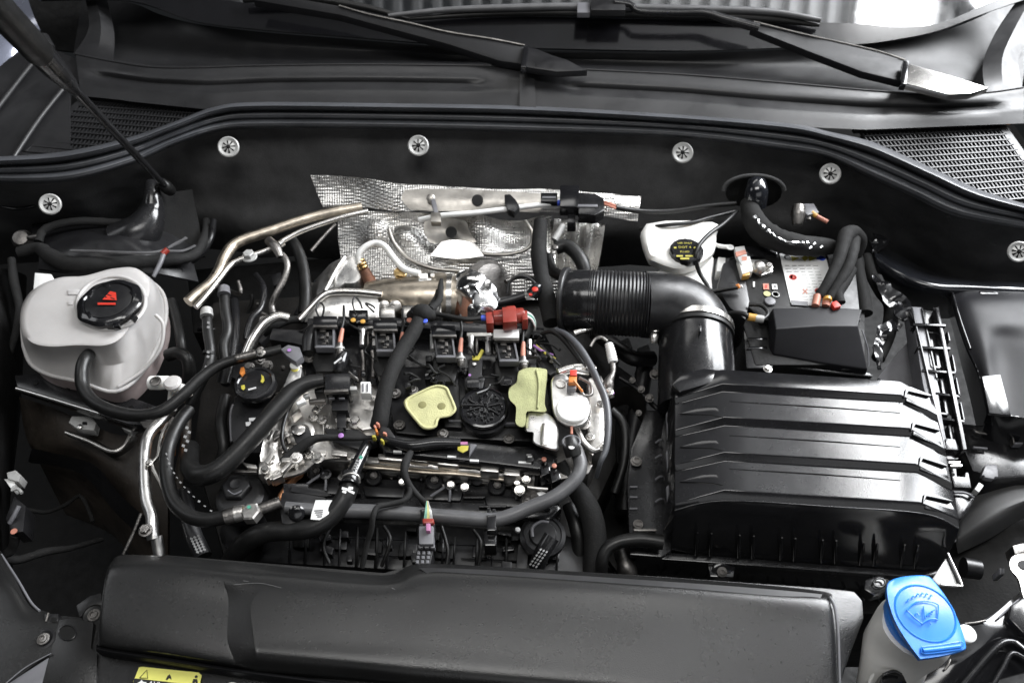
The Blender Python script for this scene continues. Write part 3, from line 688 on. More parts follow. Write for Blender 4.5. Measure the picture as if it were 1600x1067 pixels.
for dy in (0, 4): tube('wire', [(942, 315+dy, 3), (952, 318+dy, 3), (962, 322+dy, 2.6)], 2, M['salmon'], t, n=6)
bx('foot', 893, 335, 12, 26, 2.6, 2, M['satin'], t); bx('foot_detail', 896, 350, 8, 10, 1.6, 1, M['plastic'], t)
hose('thin black cable running right from the shield plug under the felt', 'cable', [(962, 324, 2.4), (1000, 330, 1), (1050, 330, .5), (1105, 322, 1), (1150, 318, 1.4)], 4, M['rubber'], name='cable')

# ================================================================ engine block masses
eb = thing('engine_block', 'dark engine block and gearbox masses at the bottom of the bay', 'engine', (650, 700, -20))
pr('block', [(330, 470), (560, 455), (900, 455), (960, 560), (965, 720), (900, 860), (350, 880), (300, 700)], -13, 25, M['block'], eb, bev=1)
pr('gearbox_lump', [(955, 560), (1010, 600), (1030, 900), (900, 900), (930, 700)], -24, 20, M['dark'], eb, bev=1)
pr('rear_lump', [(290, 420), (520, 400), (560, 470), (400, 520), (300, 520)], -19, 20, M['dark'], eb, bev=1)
random.seed(11)
for i in range(54):
    x = random.uniform(330, 500); y = random.uniform(430, 640); z = random.uniform(-15, -8)
    if i % 3 == 0: bolt(x, y, z, random.uniform(4, 9), M['castdark'], eb, ax=(random.uniform(-.5, .5), random.uniform(-.9, 0), 1))
    elif i % 3 == 1: pr('bracket', rect(x, y, random.uniform(8, 26), random.uniform(8, 30), random.uniform(0, 90)), z, 1.5, M[random.choice(['plastic', 'block', 'castdark', 'plastic'])], eb)
    else: tube('pipe_stub', [(x, y, z), (x+random.uniform(-30, 30), y+random.uniform(-10, 20), z-1), (x+random.uniform(-40, 40), y+random.uniform(0, 50), z-4)], random.uniform(2, 5), M[random.choice(['rubber', 'castdark', 'plastic'])], eb, n=8)
for i in range(40):
    x = random.uniform(880, 1020); y = random.uniform(520, 880); z = random.uniform(-24, -17)
    if i % 3 == 0: bolt(x, y, z, random.uniform(4, 8), M['dark'], eb, ax=(random.uniform(-.5, .5), -.4, 1))
    else: pr('bracket', rect(x, y, random.uniform(8, 30), random.uniform(8, 30), random.uniform(0, 90)), z, 1.5, M[random.choice(['block', 'dark', 'dark'])], eb)

# turbo and manifold, bright steel behind the coils
tb = thing('turbo_manifold', 'bright steel exhaust manifold and turbo housing behind the coil packs', 'manifold', (640, 470, -5))
tube('main_barrel', [(575, 470, -4), (640, 468, -3.4), (700, 468, -3.4), (722, 470, -3.6)], [30, 36, 38, 34], M['pipe'], tb, n=28)
tube('collar', [(700, 468, -3.2), (708, 468, -3.2)], 41, M['steel'], tb, n=28)
tube('collar', [(640, 456, -2), (660, 440, -2)], [18, 16], M['steel'], tb, n=20)
lathe('rust_disc', 724, 474, -3.6, [(30, -2), (33, 0), (33, 8), (28, 10), (.1, 10)], M['rust'], tb, ax=(1, -.25, .4))
lathe('turbo_outlet', 762, 448, -5, [(40, -10), (42, 6), (34, 14), (20, 16), (.1, 15)], M['castdark'], tb, ax=(.6, -.5, .7))
tube('outlet_lip', [(790, 440, -3.5), (812, 432, -4), (835, 436, -5), (842, 452, -6)], 4, M['castdark'], tb, n=8)
sheet('sheet_shield', [[(500, 462, 0), (545, 459, .2), (590, 462, 0)], [(484, 484, -.6), (540, 476, -.2), (592, 480, -.6)], [(476, 502, -1.6), (540, 500, -1.4), (592, 500, -1.6)]], M['alu'], tb, th=.2)
tube('bright_pipe', [(468, 500, -.4), (486, 480, .2), (503, 463, .6), (520, 456, .8), (560, 456, .8), (597, 460, .6)], 5.5, M['steel'], tb, n=12)
stack('cone', [([(536, 402), (560, 402), (566, 420), (558, 440), (532, 440), (524, 420)], -2), ([(520, 410), (566, 410), (580, 440), (560, 462), (506, 462), (500, 440)], -4), ([(505, 430), (575, 430), (590, 460), (560, 480), (495, 480), (485, 455)], -7)], M['alu'], tb)
tube('bright_edge', [(538, 402, -1.6), (524, 424, -1.8), (508, 455, -2)], 3.5, M['alu'], tb, n=8)
for x, y in ((600, 478), (618, 478)): lathe('flange_nut', x, y, -1, [(9, -4), (9, 3), (6, 5)], M['cast'], tb, ax=(0, -.7, .7), n=16)
for x, y, w_ in ((605, 486, 24), (640, 486, 26), (678, 484, 24)): bx('manifold_lug', x, y, w_, 20, -.6, 3, M['steel'], tb, bev=.3)
tube('strap', [(668, 430, -.5), (684, 448, -.4), (682, 465, .2), (672, 480, 1)], 5, M['rubber'], tb, n=8)
pr('top_bracket', [(655, 428), (690, 425), (712, 436), (706, 452), (665, 450)], -.6, .5, M['pipe'], tb, bev=.1)
lathe('bracket_hole', 697, 436, -.5, [(3, 0), (3, .6)], M['rust'], tb, n=10)
t = thing('oxygen_sensor', 'brown and gold oxygen sensor with a white bent lead above the manifold', 'sensor', (577, 430, -2))
tube('lead', [(561, 412, -1.2), (560, 398, 0), (572, 385, .8), (588, 380, 1), (602, 386, 1), (614, 402, .4), (628, 418, 0), (640, 424, 0), (656, 428, 0)], 5.2, M['white'], t, n=12)
tube('sensor_body', [(562, 408, -1.4), (568, 420, -1.8), (578, 440, -2.6), (584, 452, -3)], [6, 8, 10, 9], M['rust'], t, n=14)
for a in ((563, 409), (566, 414), (568, 419)): lathe('gold_ring', a[0], a[1], -1.2, [(7, -1), (8, 0), (8, 2), (7, 3)], M['brass'], t, ax=(-.4, .7, .6), n=16)
bx('end_clip', 662, 431, 12, 8, .6, 1, M['white'], t, bev=.1); bx('end_clip_base', 664, 437, 20, 5, .3, .6, M['white'], t, bev=.1); lathe('clip_stud', 676, 431, .4, [(3.5, 0), (3.5, 2)], M['alu'], t, n=10)
t = thing('banjo_bolt', 'brass headed bolt standing on a short silver pin', 'bolt', (625, 432, -2))
lathe('head', 625, 428, -1, [(10, -3), (10, 1), (8, 2), (10, 3), (10, 6), (6, 7)], M['brass'], t, ax=(.1, -.1, 1), n=6); tube('pin', [(622, 436, -1.6), (618, 452, -2)], 4.6, M['alu'], t)
t = thing('crumpled_foil', 'crumpled bright foil heat wrap hanging over the turbo', 'foil', (745, 455, 0))
def fo(p, u, v):
    p = p.copy(); p += Vector((noise.noise(p*60), noise.noise(p*60+Vector((5, 0, 0))), noise.noise(p*55+Vector((0, 9, 0)))))*.006; return p
sheet('foil_wrap', [[(722, 418, 1), (745, 424, 1.6), (770, 445, 1.2), (782, 468, 0)], [(712, 436, .4), (735, 442, 2), (758, 460, 1.6), (778, 478, .4)], [(711, 452, 0), (724, 456, 1), (745, 470, 1.2), (768, 488, .2)], [(730, 462, -1), (736, 472, 0), (742, 484, .4), (756, 494, -.5)]], M['foil'], t, th=.2, nu=8, nv=8, disp=fo, ang=25)
sheet('foil_tail', [[(736, 470, .4), (752, 474, .6)], [(732, 482, 0), (748, 486, 0)], [(730, 495, -1), (738, 494, -1)]], M['foil'], t, th=.2, nu=6, nv=6, disp=fo, ang=25)

# ================================================================ valve cover and coils
vc = thing('valve_cover', 'black plastic engine valve cover in the middle of the bay', 'engine cover', (680, 620, -4))
pr('cover_plate', [(478, 512), (560, 505), (700, 508), (850, 515), (872, 560), (868, 660), (846, 708), (700, 700), (590, 688), (520, 640), (476, 600)], -3.6, 6, M['satin'], vc, bev=.5)
pr('raised_deck', [(620, 572), (700, 572), (850, 580), (862, 640), (840, 690), (700, 684), (618, 676), (606, 620)], -2.2, 2, M['plastic'], vc, bev=.4)
pr('centre_ridge', [(690, 590), (716, 590), (722, 668), (694, 666)], -1.2, 2, M['plastic'], vc, bev=.3)
for x, y in ((646, 642), (624, 664), (692, 678), (795, 686), (645, 610), (618, 615), (858, 560), (484, 560)): bolt(x, y, -1.8, 9, M['castdark'], vc, name='bolt', kind='torx')
bx('stop_edge', 711, 657, 20, 3, -1.0, .4, M['greyplastic'], vc, bev=0); bx('stop_edge', 796, 661, 18, 3, -1.0, .4, M['greyplastic'], vc, bev=0)
pr('rear_rail', [(480, 497), (600, 495), (720, 503), (850, 512), (850, 524), (720, 517), (600, 508), (480, 510)], -1, 3, M['satin'], vc, bev=.2)
for i, x in enumerate((566, 586, 676, 736, 763, 827)):
    y = 528 + (x-560)*.06
    tube('chrome_guide', [(x, y-12, -.4), (x, y+12, -.8)], 4.8, M['alu'], vc, n=12); tube('guide_core', [(x+9, y-12, -1), (x+9, y+14, -1.4)], 2.6, M['castdark'], vc, n=8)
for x0, x1, y0 in ((562, 590, 514), (732, 768, 524), (676, 684, 518)): bx('guide_head', (x0+x1)/2, y0-2, x1-x0+6, 6, -.2, 1, M['cast'], vc, bev=.1)
for x in (566, 582): tube('fork', [(x, 548, -1.2), (x+2, 566, -1.8), (x+1, 590, -2.2)], 4, M['castdark'], vc, n=8)

coil = None
spots = [(507, 524, 'at the left end of the row'), (601, 530, 'second from the left, beside the wrapped loom'), (693, 539, 'third from the left, right of the wrapped loom'), (790, 545, 'right end of the row, under the red plug')]
for k, (x, y, wl) in enumerate(spots):
    at = P(x, y, 1)
    if k == 0:
        root = thing('ignition_coil', '', 'ignition coil', at, 'ignition coils on the valve cover'); W[root] = at
        bx('coil_top', x, y, 30, 34, 1, 4, M['satin'], root, bev=.2)
        bx('connector_hood', x+1, y-23, 38, 15, 1.8, 3, M['gloss'], root, bev=.2)
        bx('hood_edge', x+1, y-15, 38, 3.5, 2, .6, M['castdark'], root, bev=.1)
        bx('side_rib', x-14, y, 3, 34, 1.5, 1.5, M['plastic'], root, bev=.05); bx('side_rib', x+14, y, 3, 34, 1.5, 1.5, M['greyplastic'], root, bev=.05)
        bx('bottom_edge', x, y+17, 30, 4, 1.5, 1.2, M['greyplastic'], root, bev=.1)
        for dx, dy, w_, h_ in ((-3, -8, 9, 4), (4, -2, 5, 6), (-4, 3, 6, 3), (3, 8, 5, 4), (-1, 12, 7, 2)): bx('moulded_mark', x+dx, y+dy, w_, h_, 1.35, .4, M['castdark'], root, bev=.05)
        pr('coil_boot', [(x-16, y+17), (x+18, y+17), (x+20, y+40), (x+14, y+56), (x-14, y+56), (x-20, y+40)], -.4, 3, M['rubber'], root, bev=.4)
        tube('harness_wire', [(x+30, y-46, 1.6), (x+30, y-25, 1.6), (x+26, y-8, 1.4)], 2.2, M['rubber'], root, n=8)
        tube('pigtail', [(x+28, y-10, 1.4), (x+25, y+6, 1.2), (x+24, y+12, 1.2)], [3, 4, 3.4], M['salmon'], root, n=10)
        pl = tube('plug', [(x+24, y+12, 1.2), (x+24, y+24, .8), (x+24, y+32, .4)], [4.5, 6.5, 5], M['castdark'], root, n=12)
        tube('plug_ring', [(x+24, y+19, 1), (x+24, y+22, .9)], 7.5, M['clipwhite'], pl, n=12)
        src = root
    else:
        root = src.copy(); COL.objects.link(root); root.location = at; W[root] = at
        for ch in [c for c in bpy.data.objects if c.parent == src]:
            c = ch.copy(); COL.objects.link(c); c.parent = root
            for g in [g for g in bpy.data.objects if g.parent == ch]:
                d = g.copy(); COL.objects.link(d); d.parent = c
    root['label'] = 'black ignition coil with pigtail, '+wl
t = thing('coil_label', 'white blank sticker on the hood of the right end coil', 'sticker', (791, 522, 2.2)); bx('sticker', 791, 521, 40, 13, 2.3, .3, M['paper'], t, bev=.05)
t = thing('wire_bridge', 'row of loose black wire loops over the bright manifold plate', 'wire loops', (560, 480, 2))
for pp in ([(500, 498, 1), (494, 484, 2), (500, 473, 2), (506, 480, 2), (504, 494, 1)], [(556, 492, 1), (551, 474, 2.4), (555, 464, 2.6), (562, 472, 2), (566, 482, 1)], [(585, 488, 1), (574, 478, 2), (572, 474, 2), (582, 478, 2), (586, 482, 1)]): tube('loop', pp, 1.6, M['ink'], t, n=6)
for x, y in ((552, 501), (567, 503)): lathe('amber_seal', x, y, 1.6, [(4, 0), (4, 2), (2, 2.5)], M['amber'], t, n=10)
bx('loop_housing', 560, 492, 30, 16, .8, 2, M['gloss'], t)

# red connector and loom at the back of the coils
t = thing('red_connector', 'brick red two part connector lying across the right coils', 'connector', (793, 495, 3))
tube('plug_body', [(771, 497, 3.2), (782, 496, 3.2), (812, 493, 3.2), (819, 492, 3.2)], [11.5, 12, 12, 11], M['red'], t, n=8)
bx('lock_block', 796, 491, 22, 24, 4.8, 1.8, M['red'], t, rot=-4, bev=.15); bx('nose', 765, 496, 12, 18, 4, 2.2, M['red'], t, rot=-4, bev=.2); bx('collar', 820, 492, 9, 15, 4, 2.2, M['red'], t, rot=-4, bev=.2)
bx('lock_tab', 798, 480, 14, 5, 4.4, 1, M['red'], t, rot=-4); lathe('red_button', 766, 505, 3.6, [(4, 0), (4, 2)], M['red'], t, n=10)
tube('band', [(752, 497, 3.2), (759, 497, 3.2)], 4.5, M['bluewire'], t, n=10)
for dy in (-3, 0, 3): tube('wire', [(823, 491+dy, 3.2), (831, 496+dy, 2.6), (836, 506+dy, 1.6), (836, 515, .6)], 1.7, M['paper' if dy else 'green'], t, n=6)
tube('boot', [(828, 500, 1.4), (826, 512, 1), (820, 528, .4)], [8, 8, 6], M['rubber'], t)
bx('black_clip', 782, 508, 30, 10, 2, 1.4, M['gloss'], t)
hose('thin black taped lead joining the loom knot to the red plug', 'wiring lead', [(655, 488, 2.6), (676, 490, 2.8), (700, 494, 3), (730, 499, 3.2), (752, 497, 3.2)], 4, M['rubber'], name='wiring_lead')
t = thing('loom_knot', 'black tape knot with small coloured seals at the top of the wrapped loom', 'wiring loom', (660, 492, 3))
tube('tape_ball', [(640, 494, 2), (652, 488, 3), (664, 490, 3.2), (676, 494, 2.4)], [7, 12, 14, 9], M['wrap'], t, n=14, wob=.3)
lathe('band_ring', 649, 485, 3.6, [(7, 0), (8, 1), (5, 2), (4, 1)], M['satin'], t, n=14); lathe('blue_seal', 664, 502, 3.2, [(4.5, 0), (4.5, 2), (2, 3)], M['bluewire'], t, n=10); lathe('salmon_seal', 640, 501, 2.4, [(4.5, 0), (4.5, 2), (2, 3)], M['salmon'], t, n=10)
tube('stalk', [(672, 484, 3), (686, 470, 1.6), (688, 452, .6), (690, 438, 0)], [6, 5, 5, 4], M['wrap'], t)
hose('broad fabric wrapped wiring loom crossing the engine diagonally', 'wiring loom', [(655, 500, 3), (644, 522, 2.6), (628, 548, 2.2), (610, 585, 2), (600, 620, 1.2), (594, 655, .2), (590, 668, -.6)], [11, 12, 12.5, 12.5, 12.5, 13, 12], M['wrap'], name='wiring_loom', n=18, wob=.06)
t = thing('ring_cable', 'black loop of cable with a red capped end left of the air duct', 'cable', (825, 450, 0))
tube('loop', [(792, 458, -1), (795, 442, 0), (808, 432, .6), (822, 433, .6), (835, 442, .4), (838, 455, 0)], 2.4, M['ink'], t, n=8)
tube('end_cap', [(830, 462, 1), (838, 452, 1.6), (842, 446, 1.8)], [10, 10, 7], M['satin'], t, n=14); lathe('red_tip', 836, 453, 3, [(5, 0), (5, 2), (3, 3)], M['redmark'], t, n=10); lathe('red_tip', 829, 461, 2.6, [(3, 0), (3, 2)], M['redmark'], t, n=8)
tube('lead', [(820, 462, 0), (800, 468, -.4), (775, 474, -.6)], 7, M['plastic'], t)
hose('wide black hose sleeve dropping behind the coils left of the bellows', 'hose', [(845, 345, 2), (843, 370, 1), (842, 400, 0), (846, 430, -1), (854, 465, -1.5), (862, 505, -2)], [11, 12, 13, 12, 14, 13], M['wrap'], name='hose', n=14)
hose('shiny black coolant hose curving down from the pleated shield', 'hose', [(868, 388, 0), (884, 384, .4), (900, 396, .2), (911, 414, -.4), (916, 440, -2)], 11, M['rubber'], n=16)
hose('black hose passing under the curved coolant hose', 'hose', [(856, 400, -3), (862, 422, -3.4), (880, 432, -3), (900, 436, -2.6), (925, 430, -3)], 9, M['rubber'], n=14)
t = thing('hose_stub', 'short pale pipe stub on the curved coolant hose', 'pipe stub', (875, 362, 1))
tube('stub', [(866, 375, 1), (880, 352, 2)], 5.5, M['clipwhite'], t); lathe('ball', 867, 388, .8, [(5, 0), (5, 3), (3, 5)], M['castdark'], t, n=12)

# ---------------------------------------------------------------- oil filler cap
oc = thing('oil_filler_cap', 'round black oil filler cap with moulded relief between the two foam pads', 'oil cap', (756, 640, 0))
lathe('cap_skirt', 757, 650, -1.2, [(34, -14), (36, 0), (38, 8)], M['satin'], oc, n=40)
lathe('cap_body', 756, 638, 0, [(37, -3), (38.5, 1), (38, 4), (35, 5), (33, 3.4), (.1, 3.2)], M['gloss'], oc, n=48, lobes=16, amp=.006)
random.seed(3)
for i in range(60):
    a = random.uniform(0, 360); rr = random.uniform(7, 30)
    x = 756+rr*math.cos(R(a)); y = 635+rr*.76*math.sin(R(a))
    if abs(y-633) < 3 and x < 780: continue
    pr('relief', rect(x, y, random.uniform(2, 6), random.uniform(1.5, 3.5), random.choice((0, 90, a))), .62, .3, M['gloss'], oc, bev=.06)
for a in (30, 75, 120, 165, 210, 255, 300, 345): pr('spoke', rect(756+16*math.cos(R(a)), 635+12*math.sin(R(a)), 22, 2, a), .58, .25, M['gloss'], oc, bev=.05)
bx('handle_bar', 738, 632, 34, 2.2, .75, .3, M['satin'], oc, bev=.05)
t = thing('camshaft_sensor_plug', 'black sensor plug with a violet dot standing behind the oil cap', 'connector', (742, 590, 0))
pr('housing', [(733, 560), (754, 560), (753, 585), (758, 590), (754, 608), (727, 608), (725, 592), (731, 586)], .4, 3, M['plastic'], t, bev=.2)
bx('tab', 739, 598, 20, 14, .9, 1, M['satin'], t, bev=.15); lathe('violet_dot', 734, 586, .8, [(2.2, 0), (2.2, .4)], M['violet'], t, n=10)
pr('gold_fork', [(738, 556), (746, 556), (752, 545), (756, 547), (748, 562), (738, 562)], .6, .5, M['yellow'], t, bev=.05); lathe('stud', 741, 569, .6, [(3, 0), (3, 1.5), (1, 2)], M['alu'], t, n=10)

# ---------------------------------------------------------------- foam pads
fp1 = [(631, 627), (638, 620), (656, 611), (674, 603), (687, 601), (699, 605), (704, 615), (711, 631), (713, 641), (704, 650), (688, 653), (683, 659), (681, 667), (673, 671), (661, 670), (651, 660), (637, 643), (632, 635)]
t = thing('foam_pad', 'pale yellow foam pad with two oval holes left of the oil cap', 'foam pad', (672, 636, 0), 'foam pads on the engine')
stack('pad', [(inset(fp1, .97), .9), (fp1, .7), (fp1, -.9), (inset(fp1, .97), -1.1)], M['foam'], t, n=3)
tube('raised_rim', [(x, y, .9) for x, y in inset(fp1, .93)+inset(fp1, .93)[:1]], 2.4, M['foam'], t, n=8, seg=3)
for x, y in ((660, 632), (690, 634)): lathe('hole', x, y, .93, [(6.8, -1), (6.4, .2), (6.2, .3), (.1, .3)], M['foam_hole_shade'], t, n=20)  # solid discs coloured like the shaded insides of holes
fp2 = [(809, 583), (814, 578), (829, 574), (850, 576), (855, 581), (853, 606), (851, 630), (854, 641), (848, 644), (824, 643), (822, 655), (820, 665), (815, 668), (808, 665), (805, 658), (806, 636), (797, 626), (794, 617), (796, 606), (807, 597)]
t = thing('foam_pad', 'olive green foam pad standing right of the oil cap', 'foam pad', (828, 615, 0), 'foam pads on the engine')
stack('pad', [(inset(fp2, .97), 2.3), (fp2, 2.1), (fp2, -.5)], M['foam2'], t, n=3)
tube('raised_edge', [(838, 578, 2.4), (842, 600, 2.4), (840, 638, 2.4)], 1.6, M['foam2'], t, n=6)

# ---------------------------------------------------------------- silver cover, pump head
t = thing('pump_shield', 'polished silver pump shield with a finger groove beside the olive foam', 'shield', (848, 670, 1))
sv = [(824, 646), (830, 643), (846, 643), (860, 649), (869, 660), (873, 673), (872, 690), (871, 704), (850, 700), (833, 692), (832, 676), (820, 672)]
stack('shield', [(inset(sv, .9), 1.9), (inset(sv, .97), 1.7), (sv, 1.2), (sv, -1)], M['alu'], t, n=4)
tube('groove', [(852, 664, 2), (850, 680, 2), (850, 696, 1.8)], 6, M['cast'], t, n=10)
hp = thing('fuel_pump', 'bright aluminium high pressure fuel pump with a round white cap', 'fuel pump', (893, 640, 2))
lobe = [(861, 600), (864, 590), (871, 585), (880, 584), (888, 590), (892, 600), (898, 612), (916, 620), (924, 640), (918, 660), (900, 668), (880, 664), (866, 648), (862, 625)]
stack('body', [(inset(lobe, .94), 2.2), (lobe, 1.9), (lobe, -1.4), (inset(lobe, 1.05), -2)], M['alu'], hp, n=4)
lathe('round_cap', 894, 641, 2.4, [(25, -4), (25, 4), (23.5, 6), (20, 6.6), (.1, 6.6)], M['white'], hp, n=40)
lathe('cap_rim', 894, 642, 1.6, [(28, -3), (28, 1), (26, 2)], M['cast'], hp, n=40)
lathe('lobe_ring', 876, 599, 2.3, [(8, 0), (8, 1), (5.6, 1.2), (5.4, .2), (.1, .2)], M['cast'], hp, n=24)
tube('union', [(872, 583, 1), (895, 576, 1), (920, 580, .6)], [8, 9, 8], M['steel'], hp, n=14); bx('union_flat', 906, 571, 20, 7, 1.8, 1.5, M['steel'], hp)
pr('side_casting', [(918, 590), (940, 585), (950, 610), (952, 660), (946, 700), (925, 712), (915, 690), (922, 650)], -.6, 4, M['cast'], hp, bev=.4)
for x, y in ((938, 632), (944, 700), (922, 682), (925, 575), (952, 612)): bolt(x, y, 0, 7, M['steel'], hp)
lathe('port', 912, 662, .6, [(11, 0), (11, 2), (8, 3), (7, 1)], M['castdark'], hp, n=20)
tube('rail_pipe', [(900, 668, 0), (912, 690, 0), (930, 705, -.6), (944, 690, -1), (950, 664, -1)], 5, M['cast'], hp, n=10)
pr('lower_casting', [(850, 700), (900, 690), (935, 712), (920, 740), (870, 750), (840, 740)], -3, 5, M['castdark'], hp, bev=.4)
t = thing('orange_connector', 'red and orange plug with a yellow wire above the pump cap', 'connector', (896, 590, 3))
bx('red_latch', 896, 582, 11, 9, 4, 1.6, M['redmark'], t, bev=.1); bx('orange_body', 895, 592, 13, 10, 3.8, 2, M['orange'], t, bev=.15); bx('grey_base', 893, 602, 14, 10, 3, 2, M['greyplastic'], t, bev=.1)
tube('yellow_wire', [(897, 595, 4.2), (904, 604, 4), (910, 612, 3.4)], 2, M['orange'], t, n=6)
tube('clamp_spring', [(905, 590, 2), (922, 600, 2), (924, 616, 2), (912, 617, 2), (908, 608, 2.4)], 2.6, M['castdark'], t, n=8)
t = thing('white_plug_connector', 'white ribbed plug on a thin silver bent pipe right of the engine', 'connector', (953, 550, 1))
tube('plug_body', [(951, 537, 2), (955, 552, 1.6), (958, 566, 1.2)], [6, 7, 7], M['white'], t, n=12, seg=8, rib=.14)
tube('bent_pipe', [(923, 541, 1), (930, 530, 1.6), (940, 527, 2), (949, 533, 2)], 2.6, M['cast'], t, n=8); tube('sleeve', [(957, 566, 1), (958, 582, .6), (950, 600, 0), (955, 622, -1)], [5, 4, 9, 5], M['castdark'], t, n=10)
lathe('violet_dot', 957, 614, 0, [(3, 0), (3, 1)], M['violet'], t, n=8)
hose('blue grey corrugated lead running down the right side of the pump', 'wiring lead', [(868, 515, 1), (885, 523, 1.8), (905, 543, 2.2), (922, 570, 2.2), (936, 600, 2.2), (946, 625, 2), (950, 660, 1.6), (947, 700, 1), (938, 722, .4), (932, 745, -2)], [4, 5, 6, 6, 6, 6, 6, 5, 4, 3], M['seal'], name='wiring_lead', n=12)
hose('second black lead looping between pump and duct', 'wiring lead', [(845, 522, 0), (862, 518, .8), (880, 530, 1), (898, 552, 1), (912, 572, 1)], 4, M['rubber'], name='wiring_lead')
t = thing('vacuum_valve', 'small silver valve tip lying below the bellows', 'valve', (905, 520, 1)); tube('valve', [(898, 521, 1), (906, 518, 1.2), (914, 517, 1.2)], [6, 5, 4], M['steel'], t); tube('stem', [(912, 517, 1), (925, 514, .6)], 3, M['castdark'], t)
t = thing('loom_fan', 'bundle of small black wires with violet and yellow seals right of the last coil', 'wiring', (850, 550, 0))
for i in range(7):
    tube('wire', [(834+i*2, 540, 0), (846+i*3, 548+i*2, .6), (864+i*2, 555+i*3, 0)], 2, M[['violet', 'rubber', 'yellow', 'rubber', 'rubber', 'castdark', 'rubber'][i]], t, n=6)
pr('housing', [(838, 556), (868, 560), (876, 575), (860, 586), (842, 574)], -.6, 3, M['plastic'], t); bolt(862, 564, 0, 4, M['castdark'], t)
t = thing('gearbox_mount', 'dark arched mount with bolts between the pump and the air filter box', 'engine mount', (985, 620, -10))
sheet('arch', [[(955, 612, -9), (972, 604, -8), (990, 606, -8), (1004, 620, -9), (1010, 640, -11)], [(950, 640, -12), (970, 625, -11), (985, 625, -11), (996, 640, -12), (1000, 665, -15)]], M['block'], t, th=1.5)
for x, y, r in ((1002, 608, 6), (1015, 622, 7), (988, 594, 5), (1024, 585, 9), (998, 645, 5)): bolt(x, y, -8, r, M['castdark'], t, ax=(-.3, -.4, 1))
hose('black bowed pipe over the gearbox mount', 'pipe', [(968, 590, -9), (985, 600, -9), (1000, 612, -9), (1020, 632, -10), (1030, 640, -10)], 4, M['plastic'], name='pipe')

# ================================================================ cam housing (left aluminium)
ch = thing('timing_cover', 'cast aluminium timing cover at the left end of the engine', 'engine casting', (450, 660, -3))
tc_ = [(460, 590), (478, 600), (560, 598), (596, 612), (592, 680), (560, 712), (500, 722), (470, 742), (420, 752), (405, 735), (412, 690), (425, 645), (440, 610)]
stack('casting', [(inset(tc_, .95), -2.4), (tc_, -2.9), (tc_, -6.5), (inset(tc_, 1.03), -9)], M['cast'], ch, n=4)
sheet('outer_flange', [[(454, 595, -.6), (436, 625, -.6), (420, 660, -.6), (410, 695, -.8), (404, 740, -1.2)], [(476, 600, -1), (456, 632, -1), (440, 664, -1), (434, 700, -1.2), (440, 740, -1.6)]], M['cast'], ch, th=2.4, nu=8, disp=lambda p, u, v: p+Vector((0, 0, .0035*noise.noise(p*110))))
tube('gasket', [(478, 603, -1), (462, 620, -.6), (450, 642, -.4), (442, 668, -.4), (441, 690, -.6), (448, 705, -.8), (462, 712, -1)], 3.2, M['rubber'], ch, n=8)
lathe('round_port', 470, 676, -1.6, [(21, -5), (21, 2), (18, 4), (14, 4), (13, 1), (.1, 1)], M['cast'], ch, n=36)
pr('black_plug', [(454, 668), (462, 663), (478, 666), (486, 676), (482, 690), (468, 694), (462, 690)], -.4, 2, M['plastic'], ch, smooth=3); lathe('bright_cap', 467, 671, 0, [(10, -1), (10, 1), (7, 2), (.1, 2.4)], M['steel'], ch, n=24)
for x, y, r in ((499, 634, 7), (494, 641, 7), (490, 652, 8), (503, 656, 8), (556, 660, 11), (500, 630, 5), (543, 675, 6), (466, 602, 8), (464, 575, 9), (582, 622, 5), (512, 668, 5), (525, 690, 5), (482, 710, 8), (415, 730, 7)): bolt(x, y, -1.9, r, M['steel'], ch)
for i in range(7): bx('cast_rib', 505+i*6, 672+i*.8, 2.4, 22, -1.7, 1, M['cast'], ch, bev=.08)
pr('boss', [(520, 640), (545, 636), (590, 640), (588, 668), (566, 672), (540, 655), (524, 660)], -1.6, 2, M['cast'], ch, bev=.3)
pr('corner_lug', [(456, 572), (472, 574), (470, 592), (452, 612), (440, 612), (448, 590)], -.2, 2, M['alu'], ch, bev=.2)
random.seed(5)
for i in range(36):
    x = random.uniform(410, 470); y = random.uniform(640, 745); pr('casting_web', rect(x, y, random.uniform(5, 18), random.uniform(3, 7), random.uniform(-70, 20)), random.uniform(-1.6, -.2), 1.6, M[random.choice(['cast', 'castdark', 'cast'])], ch, bev=.12)
t = thing('purge_valve', 'black purge valve box with a pale clip between big hose and wrapped loom', 'valve', (530, 600, 1))
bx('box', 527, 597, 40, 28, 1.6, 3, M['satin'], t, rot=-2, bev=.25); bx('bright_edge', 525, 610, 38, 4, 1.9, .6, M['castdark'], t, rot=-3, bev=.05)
bx('neck', 498, 603, 14, 18, .8, 2, M['plastic'], t); bx('pale_neck', 552, 606, 11, 6, 1.6, 1, M['clipwhite'], t); bx('pale_clip', 571, 605, 16, 18, 1.9, 1.6, M['white'], t, bev=.15)
for x in (567, 574): bx('clip_slot', x, 605, 2.4, 12, 2.05, .3, M['greyplastic'], t, bev=0)
bx('lower_body', 531, 632, 26, 18, .2, 2.6, M['plastic'], t); bx('lower_edge', 495, 625, 26, 5, .6, .8, M['castdark'], t, rot=-3); bx('pale_tab', 470, 627, 15, 5, .8, .8, M['paper'], t, rot=-25); bx('pale_tab', 478, 617, 10, 5, .8, .8, M['clipwhite'], t, rot=-15)
for x in (518, 534): bx('slot_edge', x, 622, 9, 2, .9, .3, M['greyplastic'], t, bev=0)
bx('foot', 533, 655, 14, 26, -.6, 2, M['plastic'], t); bx('print', 485, 594.5, 8, 2.6, 2.0, .05, M['salmon'], t, rot=-6, bev=0); bx('print', 498, 594, 10, 2.4, 2.0, .05, M['print'], t, rot=-3, bev=0)
t = thing('vent_sensor', 'dark grey folded sensor cap with a violet dot left of the first coil', 'sensor', (462, 545, 1))
